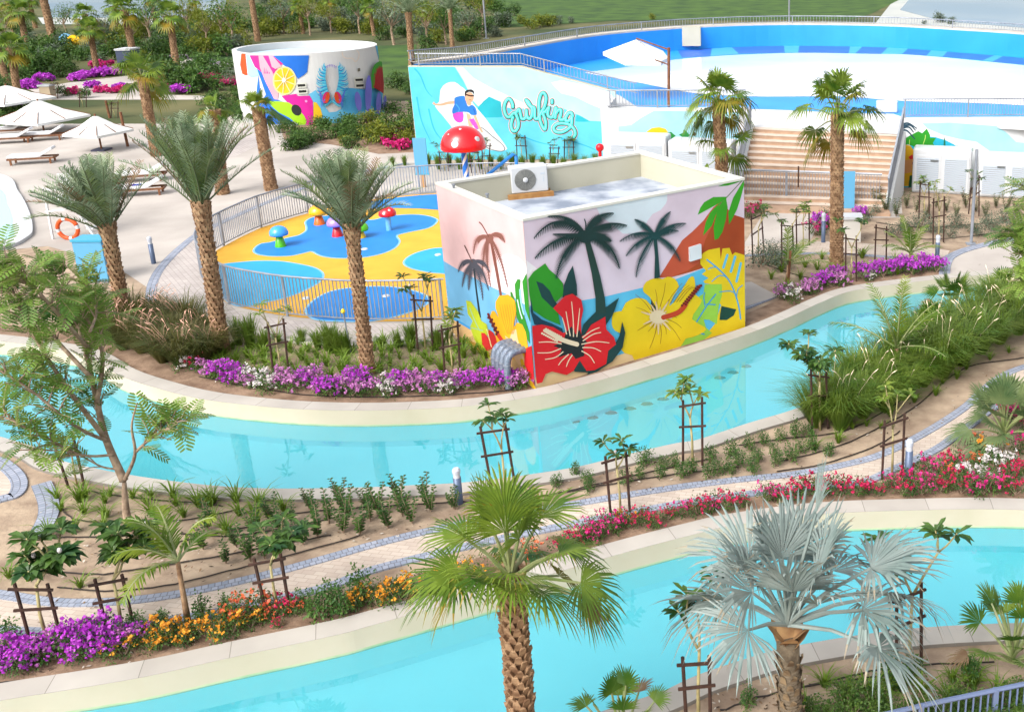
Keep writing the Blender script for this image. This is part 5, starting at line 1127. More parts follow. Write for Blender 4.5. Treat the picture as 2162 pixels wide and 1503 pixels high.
def frond(mb, base, d, L, n=34, ll=.36, w=.026, droop=.5, vup=.35, m=0, mr=1, curl=0.):
    """feather leaf: rachis with leaflets to both sides"""
    d = d.normalized(); pts = []; p = base.copy(); seg = L / 12; dd = d.copy()
    for k in range(13):
        pts.append(p.copy()); p += dd * seg; dd = (dd + Vector((curl * .05, 0, -droop * .035 * (k + 2) / 4))).normalized()
    mb.tube(pts, [.022 * (1 - k / 14) + .004 for k in range(13)], 4, mr, False)
    for i in range(n):
        t = .16 + .84 * i / (n - 1); f = t * 12; k = min(int(f), 11); q = pts[k].lerp(pts[k + 1], f - k); tg = (pts[k + 1] - pts[k]).normalized(); s = tg.cross(Z3)
        s = s.normalized() if s.length > .05 else Vector((1, 0, 0)); u = s.cross(tg); l = ll * math.sin(math.pi * (.12 + .8 * t)) ** .7 * rnd(.85, 1.1)
        for sg in (-1, 1):
            dr = (s * sg * rnd(.75, 1.) + tg * rnd(.6, .95) + u * rnd(vup - .2, vup + .25)).normalized(); e = q + dr * l + Vector((0, 0, -.12 * l)); x = tg * w * .5
            mb.add([q - x, q + x, q + dr * l * .55 + x * .9, e, q + dr * l * .55 - x * .9], [(0, 1, 2, 4), (4, 2, 3)], m)
def date_palm(u, v, ut, vt, label, nf=46, L=2.5, seed=1, r=.26, spread=1., cat='palm tree', mats=None, n=32, elmin=18, w=.03, wind=0.):
    random.seed(seed); g = at(u, v); tp_ = aty(ut, vt, g.y) - g; o = empty('date_palm', g, 0, label, cat)
    rough_trunk(o, tp_, r, r * .92, trk, trk2); mb = MB()
    for k in range(nf):
        t = k / nf; az_ = k * 2.399 + rnd(-.2, .2); el_ = R(88 - (88 - elmin) * t ** .8 * spread + rnd(-8, 8))
        if k % 11 == 6 and t > .4: el_ = R(rnd(30, 52))
        d = Vector((math.cos(az_) * math.cos(el_) - wind, math.sin(az_) * math.cos(el_), math.sin(el_)))
        frond(mb, tp_ + Vector((math.cos(az_), math.sin(az_), 0)) * r * .6 * t + Z3 * (.1 - .25 * t), d, L * rnd(.85, 1.08) * (.8 + .2 * t), n, .36, w, rnd(.1, .7) + .8 * t * t, .35, m=(3 if t > .8 and random.random() < .3 else 2 if random.random() < .22 else 0), curl=rnd(-.5, .5))
    mb.build('crown', mats or [DPa, RCH, DPb, FPd], o); return o
date_palm(268, 695, 226, 478, 'leftmost date palm of the front row, leaning, over dark grass', 66, 2.1, 11, .15, .62, wind=.25)
date_palm(470, 748, 424, 430, 'second date palm of the front row before the play pool fence', 80, 2.45, 12, .155, .36)
date_palm(778, 790, 742, 480, 'third date palm of the front row in the flower bed before the play pool', 70, 2.0, 13, .13, .52)
# ---- fan palms
def fan(mb, base, d, Lp, Rr, n=34, spread=250, droop=.25, m=0, mp=2, tip=None, pw=.028, split=.5, cup=.2, wk=1., roll=0., jit=0.):
    d = d.normalized(); hst = base + d * Lp + Z3 * (-.10 * Lp * Lp * (1 - abs(d.z)))
    mb.tube([base, base.lerp(hst, .5) + Z3 * .06 * Lp, hst], [pw, pw * .75, pw * .5], 5, mp, False)
    t, s, nn = basis((hst - base.lerp(hst, .5)) + Vector((0, 0, -.35 * Lp * (1 - abs(d.z)))))
    if roll: s, nn = s * math.cos(roll) + nn * math.sin(roll), nn * math.cos(roll) - s * math.sin(roll)
    da = R(spread) / (n - 1)
    for i in range(n):
        a = -R(spread) / 2 + i * da + rnd(-jit, jit) * da; dr = t * math.cos(a) + s * math.sin(a) + nn * cup * (1 - math.cos(a)) * .6 + nn * cup * .3; dr.normalize(); l = Rr * (1 - .28 * (abs(a) / R(spread / 2)) ** 2) * rnd(.92 - jit * .25, 1.05)
        perp = (s * math.cos(a) - t * math.sin(a)); wd = 2 * math.sin(da / 2) * l * split * .58 * wk; g = Z3 * -droop * l * (1 + rnd(-1, 1.6) * jit)
        p1 = hst + dr * l * split; rg = nn * wd * (.35 + .3 * jit)
        p2 = hst + dr * l * .82 + g * .45; p3 = hst + dr * l + g
        mm = tip if (tip is not None and random.random() < .3) else m
        mb.add([hst, p1 - perp * wd, p1 + rg + g * .05, p1 + perp * wd, p2 - perp * wd * .62, p2 + rg * .5, p2 + perp * wd * .62, p3], [(0, 2, 1), (0, 3, 2), (1, 2, 5, 4), (2, 3, 6, 5)], m)
        mb.add([p2 - perp * wd * .62, p2 + rg * .5, p2 + perp * wd * .62, p3], [(0, 1, 3), (1, 2, 3)], mm)
def fan_palm(g, tp_, label, leaves, mats, r=.16, seed=1, R0=.75, Lp=.7, n=34, spread=250, droop=.3, name='fan_palm', elr=(80, -35), tip=None, trunk=True, group=None, cup=.2, nt_=11, cat='palm tree', split=.5, wk=1., front=False):
    random.seed(seed); o = empty(name, g, 0, label, cat, group)
    if trunk: rough_trunk(o, tp_, r, r * .9, trk, trk2, .085, nt_, .05, bulge=False)
    mb = MB()
    for k in range(leaves):
        t = k / max(1, leaves - 1); az_ = k * 2.399 + rnd(-.25, .25); el_ = R(elr[0] + (elr[1] - elr[0]) * t + rnd(-8, 8)); d = Vector((math.cos(az_) * math.cos(el_), math.sin(az_) * math.cos(el_), math.sin(el_)))
        if front and el_ < R(12) and math.sin(az_) < -.55: el_ = R(rnd(25, 50)); d = Vector((math.cos(az_) * math.cos(el_), math.sin(az_) * math.cos(el_), math.sin(el_)))
        m = 0
        if t > .82 and random.random() < .6: m = 1
        fan(mb, tp_ - Z3 * .12 * t, d + rv(.25), Lp * rnd(.85, 1.1), R0 * rnd(.85, 1.08), n, spread, droop * (.6 + 1.1 * t), m, 2, tip, cup=cup, split=split, wk=wk, roll=rnd(-.5, .5), jit=.25)
    mb.build('crown', mats, o); return o
g = at(1112, 1668); t_ = aty(1078, 1215, g.y) - g
fp = fan_palm(g, t_, 'big green fan palm with shaggy brown trunk in the centre foreground', 25, [FPg, FPy, PET], .135, 21, .66, .78, 32, 215, .26, elr=(80, -34), tip=1, nt_=8, cup=.18, wk=.85, split=.46, front=True)
mb = MB(); random.seed(4); fan(mb, t_ + Vector((.1, 0, -.05)), Vector((1, -.15, -.12)), .72, .42, 22, 90, .7, 0, 1, None); mb.build('dry_leaf', [FPd, PET], fp)
def fp2(u, v, ut, vt, label, leaves, R0, Lp, seed, r, n=26, elr=(80, -45), mats=None, droop=.4, group=None):
    g = at(u, v); return fan_palm(g, aty(ut, vt, g.y) - g, label, leaves, mats or [FPg, FPy, PET], r, seed, R0, Lp, n, 230, droop, elr=elr, group=group, tip=1, nt_=12, front=True)
fp2(1530, 470, 1516, 218, 'fan palm with yellowing skirt rising behind the painted hut by the stairs', 20, .85, .75, 31, .2, elr=(82, -55))
fp2(1526, 468, 1530, 322, 'short fan palm leaning out beside the trunk behind the hut', 5, .8, .8, 32, .1, elr=(30, -40))
fp2(1766, 562, 1768, 245, 'tall fan palm in front of the beige stairs right of the hut', 20, .75, .95, 33, .185, elr=(88, -50))
fp2(573, 402, 545, 232, 'slender fan palm behind the second date palm near the round building', 12, .6, .5, 34, .22)
fp2(470, 410, 452, 235, 'palm trunk standing right behind the second date palm', 8, .5, .45, 35, .22)
fp2(330, 330, 300, 165, 'yellow green fan palm behind the leftmost date palm', 12, .85, .8, 36, .2)
# silver palm
g = at(1672, 1562); t_ = aty(1662, 1325, g.y) - g
random.seed(41); bp = empty('silver_fan_palm', g, 0, 'large silver blue fan palm in the right foreground', 'palm tree')
mb = MB(); mb.tube([Vector((0, 0, 0)), t_ * .5, t_ * .9], [.16, .145, .15], 20); mb.build('trunk', mat('grey_ringed_trunk', rgb(100, 86, 68, .6), .9, rgb(150, 134, 110, .6), 6, 6, bump=.5, bscale=25), bp, True)
random.seed(6); mb = MB()
for k in range(60):
    a = k * 2.4; e = Vector((math.cos(a), math.sin(a), 0)); z = .25 + k * .0185; b = t_ * min(.9, z / t_.length); q = Vector((-e.y, e.x, 0)); h = rnd(.06, .13)
    mb.add([b + e * .15 + q * .05, b + e * .15 - q * .05, b + e * rnd(.17, .2) - q * .035 + Z3 * h, b + e * rnd(.17, .2) + q * .035 + Z3 * h, b + e * .145 + Z3 * h], [(0, 1, 2, 3), (3, 2, 4)])
mb.build('fibre_scale', mat('brown_fibre', rgb(110, 88, 64, .6), .95, rgb(170, 146, 112, .6), 9), bp)
mb = MB()
for k in range(22): z = .1 + k * .05; mb.tube([t_ * (z / t_.length), t_ * ((z + .02) / t_.length)], .162 - z * .01, 20)
mb.build('trunk_ring', mat('ring_brown', rgb(106, 94, 78), .9), bp)  # rings in one even grey-brown
mb = MB()
for k in range(7):
    a = k * 2.4; e = Vector((math.cos(a), math.sin(a), 0)); b = t_ * .82 + Z3 * .02 * k; s = Vector((-e.y, e.x, 0)); mb.add([b + s * .15, b - s * .15, b + e * .2 - s * .1 + Z3 * .22, b + e * .2 + s * .1 + Z3 * .22, b + e * .3 + Z3 * .34], [(0, 1, 2, 3), (3, 2, 4)])
mb.build('leaf_base', mat('orange_boot', rgb(176, 140, 96), .8, rgb(140, 104, 70), 5), bp)
mb = MB()
LV = [(-8, 86, 1.0, 1.0), (140, 68, .95, 1.), (100, 72, 1.1, .95), (20, 62, .95, .95), (60, 50, 1.0, .95), (-35, 55, 1.0, .95), (200, 46, .95, .95), (130, 48, 1.0, 1.), (-70, 62, .95, .95), (-110, 60, .85, .9), (5, 30, 1.15, 1.), (-25, 24, 1.15, 1.0), (180, 26, 1.0, .9), (215, 30, .95, .9), (-60, 42, .95, .95), (50, 22, 1.0, .95), (95, 30, 1., .9), (150, 24, .95, .9), (-2, 14, 1.25, 1.), (20, 4, 1.1, .9), (-20, 20, 1.1, .9), (-5, 44, 1.25, 1.05), (170, 50, .9, .9)]
for az_, el_, lp, rr in LV:
    a, e = R(az_ + rnd(-16, 16)), R(el_ + rnd(-10, 10)); fan(mb, t_ + Z3 * .05, Vector((math.cos(a) * math.cos(e), math.sin(a) * math.cos(e), math.sin(e))), lp * rnd(.8, 1.05) * (1.2 if abs(az_) < 40 else 1.) * (1.35 if el_ > 80 else 1), rr * rnd(.95, 1.12), 32, rnd(165, 215) if el_ < 80 else 60, .16 + (.26 if el_ < 25 else 0), 0, 2, 1, .035, rnd(.44, .56), .22, .95, rnd(-.8, .8), .6)
mb.build('crown', [BIS, BISd, BIS], bp)
# low fan palms
def low_palm(u, v, label, nl, R0, Lp, seed, h=.15, mats=None):
    g = at(u, v); return fan_palm(g, Vector((0, 0, h)), label, nl, mats or [FPg, FPd, PET], .1, seed, R0, Lp, 22, 170, .12, 'low_fan_palm', (86, 10), None, False, cup=.15)
low_palm(1312, 1590, 'low fan palm at the bottom edge right of the big fan palm', 14, .33, .75, 51)
low_palm(2135, 1420, 'bushy fan palm at the right edge above the corner fence', 20, .38, .8, 52, .3)
low_palm(2118, 935, 'bushy fan palm rising out of the flowers at the right edge', 22, .62, .75, 53, .3, [leaf('blue_green_fan', rgb(96, 130, 80), rgb(150, 168, 110), 2), FPd, PET])
for i, (u, v, l) in enumerate(((1965, 720, 'fan palm tuft standing in the grasses left of its twin by the canal'), (2030, 735, 'fan palm tuft in the middle of the right grass bank'), (2110, 640, 'fan palm tuft by the water at the right end of the canal'), (2010, 650, 'low fan palm at the water behind the grass bank'))): low_palm(u, v, l, 13, .55, .55, 60 + i)
# ---- coconut and small feather palms
def feather_palm(u, v, ut, vt, label, nf, L, seed, elr=(85, 10), ll=.35, w=.035, r=.06, mats=None, n=24, droop=1.5, wind=0, name='young_coconut_palm'):
    random.seed(seed); g = at(u, v); tp_ = aty(ut, vt, g.y) - g; o = empty(name, g, 0, label, 'palm tree'); mb = MB(); mb.tube([Vector((0, 0, 0)), tp_ * .5, tp_], [r * 1.3, r, r * .8], 10); mb.build('trunk', trk2, o, True); mb = MB()
    for k in range(nf):
        t = k / max(1, nf - 1); a = k * 2.399 + seed; e = R(elr[0] + (elr[1] - elr[0]) * t); frond(mb, tp_, Vector((math.cos(a) * math.cos(e) + wind, math.sin(a) * math.cos(e), math.sin(e))), L * rnd(.85, 1.1), n, ll, w, droop, -.1)
    mb.build('crown', mats or [COC, PET], o); return o
feather_palm(398, 1318, 375, 1185, 'young coconut palm with bright drooping fronds by the lower path', 8, 1.15, 3, (88, 20), .3, .035, .04, droop=2.2, wind=-.35)
feather_palm(1905, 800, 1893, 735, 'young coconut palm rising from the grass bank left part', 9, 1.7, 5, (85, 25), .36, .03, .06, droop=1.0)
feather_palm(1922, 560, 1922, 535, 'small feather palm between the path and the purple flowers', 11, 1.15, 6, (80, 15), .28, .03, .05, droop=1.2)
feather_palm(1660, 600, 1664, 560, 'small feather palm with yellow fronds tied beside timber stake', 6, 1.3, 7, (70, 20), .3, .03, .04, droop=.9, wind=.5)
g = at(1664, 606); mb = MB(); mb.bar(Vector((0, 0, 0)), aty(1669, 530, g.y) - g, .07); q = mb.build('timber_stake', wood_m); q.location = g; tag(q, 'pale timber stake beside the small yellow feather palm', 'stake')
# ---- feathery tree (left)
def bip(mb, p, d, L, m=0, n=8):
    """twice feathered leaf: rachis with pairs of narrow leafy pinnae"""
    d = d.normalized(); d, s, u = basis(d); cur = p.copy(); dd = d.copy(); st_ = L / n
    for i in range(n):
        nx = cur + dd * st_; l = L * .36 * math.sin(math.pi * (.2 + .7 * i / n)); 
        for sg in (-1, 1):
            dr = (s * sg + dd * .55).normalized(); e = cur + dr * l - Z3 * .1 * l; x = dd * st_ * .36
            mb.add([cur, cur + dr * l * .3 - x, e * .25 + (cur + dr * l) * .75 - x * .7, e, e * .25 + (cur + dr * l) * .75 + x * .7, cur + dr * l * .3 + x], [(0, 1, 5), (1, 2, 4, 5), (2, 3, 4)], m)
        mb.add([cur - u * .004, nx - u * .004, nx + u * .004, cur + u * .004], [(0, 1, 2, 3)], 1)
        cur = nx; dd = (dd - Z3 * .06).normalized()
def feathery_tree(g, limbs, label, seed, nl=11, Ls=.42, tips=2):
    random.seed(seed); o = empty('feathery_tree', g, 0, label, 'tree'); tb = MB(); lb = MB()
    for path, r, dens in limbs:
        P = smooth_line([p - g for p in path], 5); n = len(P); tb.tube(P, [max(.012, r * (1 - k / n * .75)) for k in range(n)], 8)
        if not dens: continue
        for k in range(int(n * .35), n):
            for j in range(dens):
                q = P[k]; tg = (P[min(k + 1, n - 1)] - P[k - 1]).normalized(); d = (tg * .6 + rv(1.) + Z3 * .25).normalized(); l = rnd(.2, .55); e = q + d * l
                tb.tube([q, q.lerp(e, .5) + Z3 * .04, e], [.014, .01, .006], 4, 0, False)
                for _ in range(tips): b = q.lerp(e, rnd(.45, 1.)); bip(lb, b, (d * .5 + rv(1.) + Z3 * .1), rnd(.7, 1.15) * Ls)
    tb.build('trunk', bark, o, True); lb.build('crown', [POI, PLUt], o)
g = at(290, 1168); Y = g.y
def q_(u, v, dy=0): return aty(u, v, Y + dy)
feathery_tree(g, [([g, q_(268, 1090), q_(262, 1015)], .1, 0), ([q_(262, 1015), q_(225, 930, .1), q_(205, 850, .2), q_(185, 760, .3), q_(165, 690, .5)], .07, 2), ([q_(262, 1015), q_(285, 960, -.2), q_(278, 900, -.3), q_(290, 850, -.2)], .035, 0), ([q_(285, 955, -.2), q_(320, 925, -.3), q_(365, 900, -.4)], .028, 3),
    ([q_(222, 925), q_(150, 830, -.3), q_(90, 740, -.5), q_(40, 650, -.4)], .045, 2), ([q_(205, 850), q_(215, 740, .6), q_(160, 640, .9), q_(100, 580, 1.)], .04, 3), ([q_(195, 800), q_(120, 720, .4), q_(30, 620, .6), q_(-60, 560, .6)], .04, 3), ([q_(190, 740, .3), q_(120, 660, -.3), q_(60, 600, -.5), q_(0, 580, -.5)], .035, 3),
    ([q_(225, 930), q_(160, 900, -.5), q_(60, 820, -.8), q_(-40, 760, -1)], .035, 2), ([q_(240, 960), q_(170, 960, -.3), q_(90, 920, -.5), q_(10, 880, -.6)], .025, 2), ([q_(190, 700), q_(205, 650, .8), q_(180, 600, 1.)], .025, 3), ([q_(150, 830), q_(110, 800), q_(50, 790)], .03, 2), ([q_(252, 990), q_(215, 985), q_(150, 955), q_(60, 950)], .02, 1)],
    'broad feathery leaved tree with forked trunk over the canal at left', 71, 8, .42, 2)
g = at(2300, 790); Y = g.y
feathery_tree(g, [([g, q_(2290, 650), q_(2270, 520)], .1, 0), ([q_(2280, 600), q_(2220, 560, -.2), q_(2170, 540, -.3)], .04, 4), ([q_(2270, 520), q_(2220, 440), q_(2180, 400)], .04, 4), ([q_(2270, 540), q_(2200, 500), q_(2140, 500)], .035, 4), ([q_(2285, 640), q_(2200, 600, -.3), q_(2170, 590, -.3)], .03, 3)], 'feathery leaved tree reaching in from the right edge over the plaza', 72, 8, .5)
# ---- plumeria trees and their stake frames
def plumeria_mesh(seed, H, nb, leaves=9, ll=.26, w=.085, spread=.45, lm=None, pink=False):
    random.seed(seed); o = empty('plumeria_tree'); tb = MB(); lb = MB(); tips = []
    def grow(p, d, l, r, lev):
        e = p + d * l; tb.tube([p, p.lerp(e, .5) + rv(.03), e], [r, r * .85, r * .75], 6)
        if lev == 0: tips.append((e, d)); return
        for k in range(2 if lev > 1 else nb):
            a = rnd(0, 6.28); dd = (d + Vector((math.cos(a), math.sin(a), 0)) * spread * 1.6 + Z3 * .25).normalized(); grow(e, dd, l * rnd(.22, .7) if lev == 2 else rnd(.1, .5), r * .72, lev - 1)
    grow(Vector((0, 0, 0)), Vector((rnd(-.05, .05), rnd(-.05, .05), 1)).normalized(), H * .62, .028, 2)
    for e, d in tips:
        for k in range(leaves):
            a = k * 2.399; el_ = rnd(-.1, .55); dr = (Vector((math.cos(a), math.sin(a), 0)) * math.cos(el_) + d * .8 * math.sin(el_ + .3) + Z3 * .12); blade(lb, e - d * rnd(0, .05), dr, ll * rnd(.75, 1.15), w * rnd(.8, 1.1), rnd(.1, .55), 0, Z3)
        if random.random() < .12: lb.ball(tuple(e + Z3 * .05), .03, 4, 1)
    tb.build('trunk', PLUt, o, True); lb.build('crown', [lm or PLU, FLW['white']], o); return proto(o)
PL = [plumeria_mesh(81, 1.5, 3, 10), plumeria_mesh(82, 1.5, 2, 10), plumeria_mesh(83, 1.4, 3, 9, lm=PLUy), plumeria_mesh(84, 1.6, 2, 8, .24, lm=PLUy)]
DENSE = plumeria_mesh(86, 1.1, 8, 12, .27, .11, .8)
BIG = plumeria_mesh(85, 1.3, 7, 11, .26, .09, .62)
def stake_frame(a, b, at_, bt_, label, bars=(.92, .6)):
    ga, gb = at(*a), at(*b); ha_, hb_ = aty(at_[0], at_[1], ga.y) - ga, aty(bt_[0], bt_[1], gb.y) - ga
    o = empty('stake_frame', ga, 0, label, 'tree stakes', 'dark timber stake frames round young trees'); r = .026
    mb = MB(); mb.tube([Vector((0, 0, 0)), ha_], r, 7); mb.build('stake', black_m, o); mb = MB(); mb.tube([gb - ga, hb_], r, 7); mb.build('stake', black_m, o)
    for t in bars:
        mb = MB(); p, q = ha_ * t, (gb - ga).lerp(hb_, t); d = (q - p).normalized() * .08; mb.bar(p - d + Vector((0, -.035, 0)), q + d + Vector((0, -.035, 0)), .035); mb.build('crossbar', black_m, o)
    return o
def staked(a, b, at_, bt_, top, P, k, where, rz=0., leaf_=True, bars=(.92, .6)):
    stake_frame(a, b, at_, bt_, 'stake frame of plumeria ' + where, bars)
    if not leaf_: return
    g = (at(*a) + at(*b)) / 2; H = aty(top[0], top[1], g.y).z
    if P.name in USED: o = dup(P)
    else: o = P; USED.add(P.name)
    s = H / k; o.location = g + Vector((0, .03, 0)); o.rotation_euler = (0, 0, rz); o.scale = (s ** .5 * .9, s ** .5 * .9, s); tag(o, 'young plumeria ' + where, 'tree', 'young staked plumeria trees')
staked((67, 1365), (130, 1352), (30, 1230), (100, 1232), (70, 1085), DENSE, 1.5, 'with dense crown at the bottom left corner', 1)
staked((228, 1338), (284, 1326), (200, 1222), (257, 1212), (225, 1100), DENSE, 1.5, 'with dense crown second from the bottom left corner', 2.4)
staked((563, 1298), (612, 1290), (536, 1178), (592, 1168), (570, 1090), BIG, 1.6, 'between orange flowers and the lower path', 2.)
staked((145, 1030), (178, 1026), (107, 915), (152, 911), (130, 900), PL[3], 1.9, 'bare stemmed under the feathery tree at the canal', .3, True)
staked((1042, 1050), (1090, 1040), (1014, 900), (1066, 893), (1035, 862), PL[0], 1.75, 'at the canal edge behind the centre fan palm', 1.7)
staked((1290, 1092), (1330, 1082), (1278, 963), (1321, 950), (1300, 902), PL[1], 1.75, 'on the path edge right of the centre fan palm', .4)
staked((1442, 980), (1483, 985), (1442, 845), (1482, 838), (1456, 776), PL[2], 1.75, 'whose three leaf heads stand against the canal', 2.0)
staked((1715, 915), (1748, 905), (1712, 780), (1744, 785), (1722, 700), BIG, 1.6, 'with round crown at the left end of the grass bank', 0)
staked((1862, 1012), (1905, 1003), (1868, 888), (1910, 872), (1885, 815), PL[3], 1.9, 'beside the bollard on the right path', .9)
staked((1450, 1540), (1500, 1530), (1441, 1387), (1497, 1384), (1420, 1235), PL[1], 1.75, 'at the bottom left of the silver palm', 3.5)
staked((1893, 1425), (1945, 1400), (1893, 1250), (1945, 1230), (1930, 1120), PL[0], 1.75, 'hidden behind the right side of the silver palm', 2.7)
staked((578, 797), (610, 792), (565, 680), (598, 673), (575, 640), PL[3], 1.9, 'in front of the fence between second and third date palm', 1.2)
staked((883, 748), (914, 742), (873, 622), (908, 625), (862, 580), PL[0], 1.75, 'left of the pair before the painted hut', 2.2)
staked((940, 800), (972, 796), (932, 687), (966, 678), (952, 630), PL[2], 1.75, 'right of the pair before the painted hut', .2)
staked((1590, 556), (1613, 532), (1586, 455), (1607, 446), (1605, 425), PL[1], 1.75, 'nearest the right corner of the hut', 1.5)
staked((1651, 560), (1675, 540), (1650, 468), (1673, 472), (1640, 445), PL[0], 1.75, 'above the grey bush right of the hut', 2.9)
staked((1682, 526), (1709, 519), (1681, 440), (1708, 440), (1690, 412), PL[2], 1.75, 'before the concrete path below the gate', .5)
staked((1785, 594), (1808, 595), (1786, 495), (1808, 498), (1800, 462), PL[0], 1.75, 'right of the tall fan palm trunk', 2.1)
staked((1847, 553), (1871, 549), (1850, 474), (1872, 478), (1860, 474), PL[3], 1.9, 'bare one beside the small feather palm', 1, False)
staked((1940, 463), (1962, 463), (1943, 382), (1961, 385), (1950, 360), PL[2], 1.75, 'before the right cabinet, left of two', 1.8)
staked((1970, 516), (1992, 512), (1971, 419), (1994, 415), (1995, 385), PL[3], 1.9, 'before the right cabinet, nearer of two', .8)
staked((2045, 452), (2067, 457), (2050, 397), (2067, 370), (2075, 352), PL[1], 1.75, 'beside the slim lamp post at right', 0)
for i, (a, b, x, y) in enumerate((((930, 362), (948, 362), 937, 300), ((996, 366), (1014, 366), 1000, 300), ((1020, 370), (1030, 368), 1027, 285), ((1092, 340), (1113, 342), 1100, 268), ((1161, 345), (1177, 347), 1172, 292), ((1191, 338), (1212, 338), 1202, 275))):
    staked(a, b, (x - 10, y + 18), (x + 8, y + 18), (x, y), PL[(i * 2) % 4], 1.9, 'before the surfer wall, ' + ordn(i, 6), i)
for i, (u, v) in enumerate(((108, 165), (168, 182), (235, 205), (838, 258), (760, 240))):
    staked((u, v + 45), (u + 14, v + 45), (u, v + 10), (u + 14, v + 10), (u + 7, v), PL[i % 4], 1.9, 'in the far garden, %s of five' % ordn(i, 5), i)
# ---- grasses, tufts, shrubs, flowers
def grass_mesh(name, seed, n, H, spread, m, w=.012, seeds=0, curve=.6, sm=None):
    random.seed(seed); mb = MB()
    for k in range(n):
        a = rnd(0, 6.28); lean = rnd(.05, spread); h = H * rnd(.6, 1.1); b = Vector((math.cos(a), math.sin(a), 0)); p = b * rnd(0, .12) * H; s = Vector((-b.y, b.x, 0)) * w
        p1 = p + b * lean * h * .35 + Z3 * h * .55; p2 = p1 + b * lean * h * curve * .6 + Z3 * h * .3; p3 = p2 + b * lean * h * curve + Z3 * h * .02
        mb.add([p - s, p + s, p1 + s, p1 - s, p2 + s * .6, p2 - s * .6, p3], [(0, 1, 2, 3), (3, 2, 4, 5), (5, 4, 6)])
    for k in range(seeds):
        a = rnd(0, 6.28); b = Vector((math.cos(a), math.sin(a), 0)); h = H * rnd(1., 1.35); p = b * h * rnd(.25, .6) + Z3 * h * .9; mb.tube([b * .05, p * .6 + Z3 * .1, p], [.004, .003, .003], 3, 1, False)
        e = p + (b * .8 + Z3 * .6).normalized() * .13; mb.tube([p, p.lerp(e, .5), e], [.004, .011, .003], 5, 1)
    return mb.build(name, [m, sm or SEED])
GA = [grass_mesh('fountain_grass', 91 + i, 620, 1.0, 1.05, GRS, .010, 3) for i in range(2)]
GB = [grass_mesh('dark_fountain_grass', 95 + i, 520, .95, 1.1, GRD, .009, 9, sm=mat('pink_seed_head', rgb(206, 160, 140), .9)) for i in range(2)]
TU = [grass_mesh('grass_tuft', 101 + i, 34, .3, 1.1, TUF, .011, 0, .9) for i in range(3)]
SPK = grass_mesh('upright_grass_clump', 105, 150, .75, .5, GRS, .009, 0)
def bush_mesh(name, seed, n, rx, rz_, lm, ls=.06, fl=None, nf=0, fs=.045, stems=8, core=.35, fl2=None):
    """leaves through an uneven volume on twigs; bract clusters towards the outside"""
    random.seed(seed); mb = MB(); mats = [lm, bark] + ([FLW[fl]] if fl else []) + ([FLW[fl2]] if fl2 else []); lobes = [(Vector((rnd(-.6, .6) * rx, rnd(-.5, .5) * rx, rnd(.35, .8) * rz_)), rnd(.35, .62)) for _ in range(7)]
    for c, s in lobes: mb.tube([Vector((0, 0, 0)), c * .6, c + Z3 * .1], [.012, .008, .004], 4, 1, False)
    for k in range(n):
        c, s = lobes[k % 7]; d = rv(1.); d = d.normalized() * rnd(core, 1.); p = c + Vector((d.x * rx * s, d.y * rx * s, d.z * rz_ * s)); p.z = max(.02, p.z); blade(mb, p, (d + rv(.8)).normalized(), ls * rnd(.7, 1.3), ls * .6, .2, 0, (Z3 + rv(.7)))
    for k in range(nf):
        c, s = lobes[(k * 5) % 7]; d = rv(1.).normalized(); d.z = abs(d.z) * 1. - .15; p = c + Vector((d.x * rx * s, d.y * rx * s, d.z * rz_ * s)) * rnd(.95, 1.12); p.z = max(.05, p.z); mm = 3 if (fl2 and random.random() < .3) else 2
        for j in range(6):
            q = p + rv(fs * 1.3); u = rv(1.).normalized(); x = u.cross(Vector((.3, .5, .8))).normalized(); y = u.cross(x); r = fs * rnd(.5, .9); mb.add([q - x * r, q + y * r, q + x * r, q - y * r], [(0, 1, 2, 3)], mm)
    return mb.build(name, mats)
BG = {}
for i, c_ in enumerate(('purple', 'mauve', 'white', 'orange', 'red', 'magenta', 'coral')):
    for j in range(2): BG[c_, j] = bush_mesh('bougainvillea_bush', 120 + i * 2 + j, 380, .42, .5, BSH if c_ not in ('orange', 'red', 'magenta') else BSD, .055, c_, {'purple': 56, 'mauve': 44, 'white': 32, 'orange': 18, 'red': 19, 'magenta': 22, 'coral': 18}[c_], .045)
SH = [bush_mesh('leafy_shrub', 140 + i, 330, .3, .62, BSH, .07) for i in range(2)]; GY = [bush_mesh('grey_green_shrub', 144 + i, 520, .45, .5, BSG, .055) for i in range(2)]
def upright(seed):
    random.seed(seed); mb = MB()
    for k in range(5):
        a = rnd(0, 6.28); tp_ = Vector((math.cos(a) * .13, math.sin(a) * .13, rnd(.35, .62))); mb.tube([Vector((0, 0, 0)), tp_ * .5, tp_], [.009, .007, .004], 4, 1, False)
        for j in range(24): t = j / 24; b = j * 2.4; blade(mb, tp_ * (.15 + .85 * t), Vector((math.cos(b), math.sin(b), .5)), .07 * rnd(.8, 1.3), .05, .2, 0, Z3)
    return mb.build('upright_shrub', [BSH, bark])
UP_ = [upright(150), upright(151)]
def put(lst, pts, tmpl, cat, group, smin=.85, smax=1.15, seed=0, ref=None):
    random.seed(seed + 7); out_ = []
    for k, q in enumerate(pts):
        u, v = q[0], q[1]; s = (q[2] if len(q) > 2 else 1.) * rnd(smin, smax); p = lst[random.randrange(len(lst))] if isinstance(lst, list) else lst
        o = place(p, at(u, v), rnd(0, 6.28), s); out_.append(o)
    order(out_, tmpl, cat, group); return out_
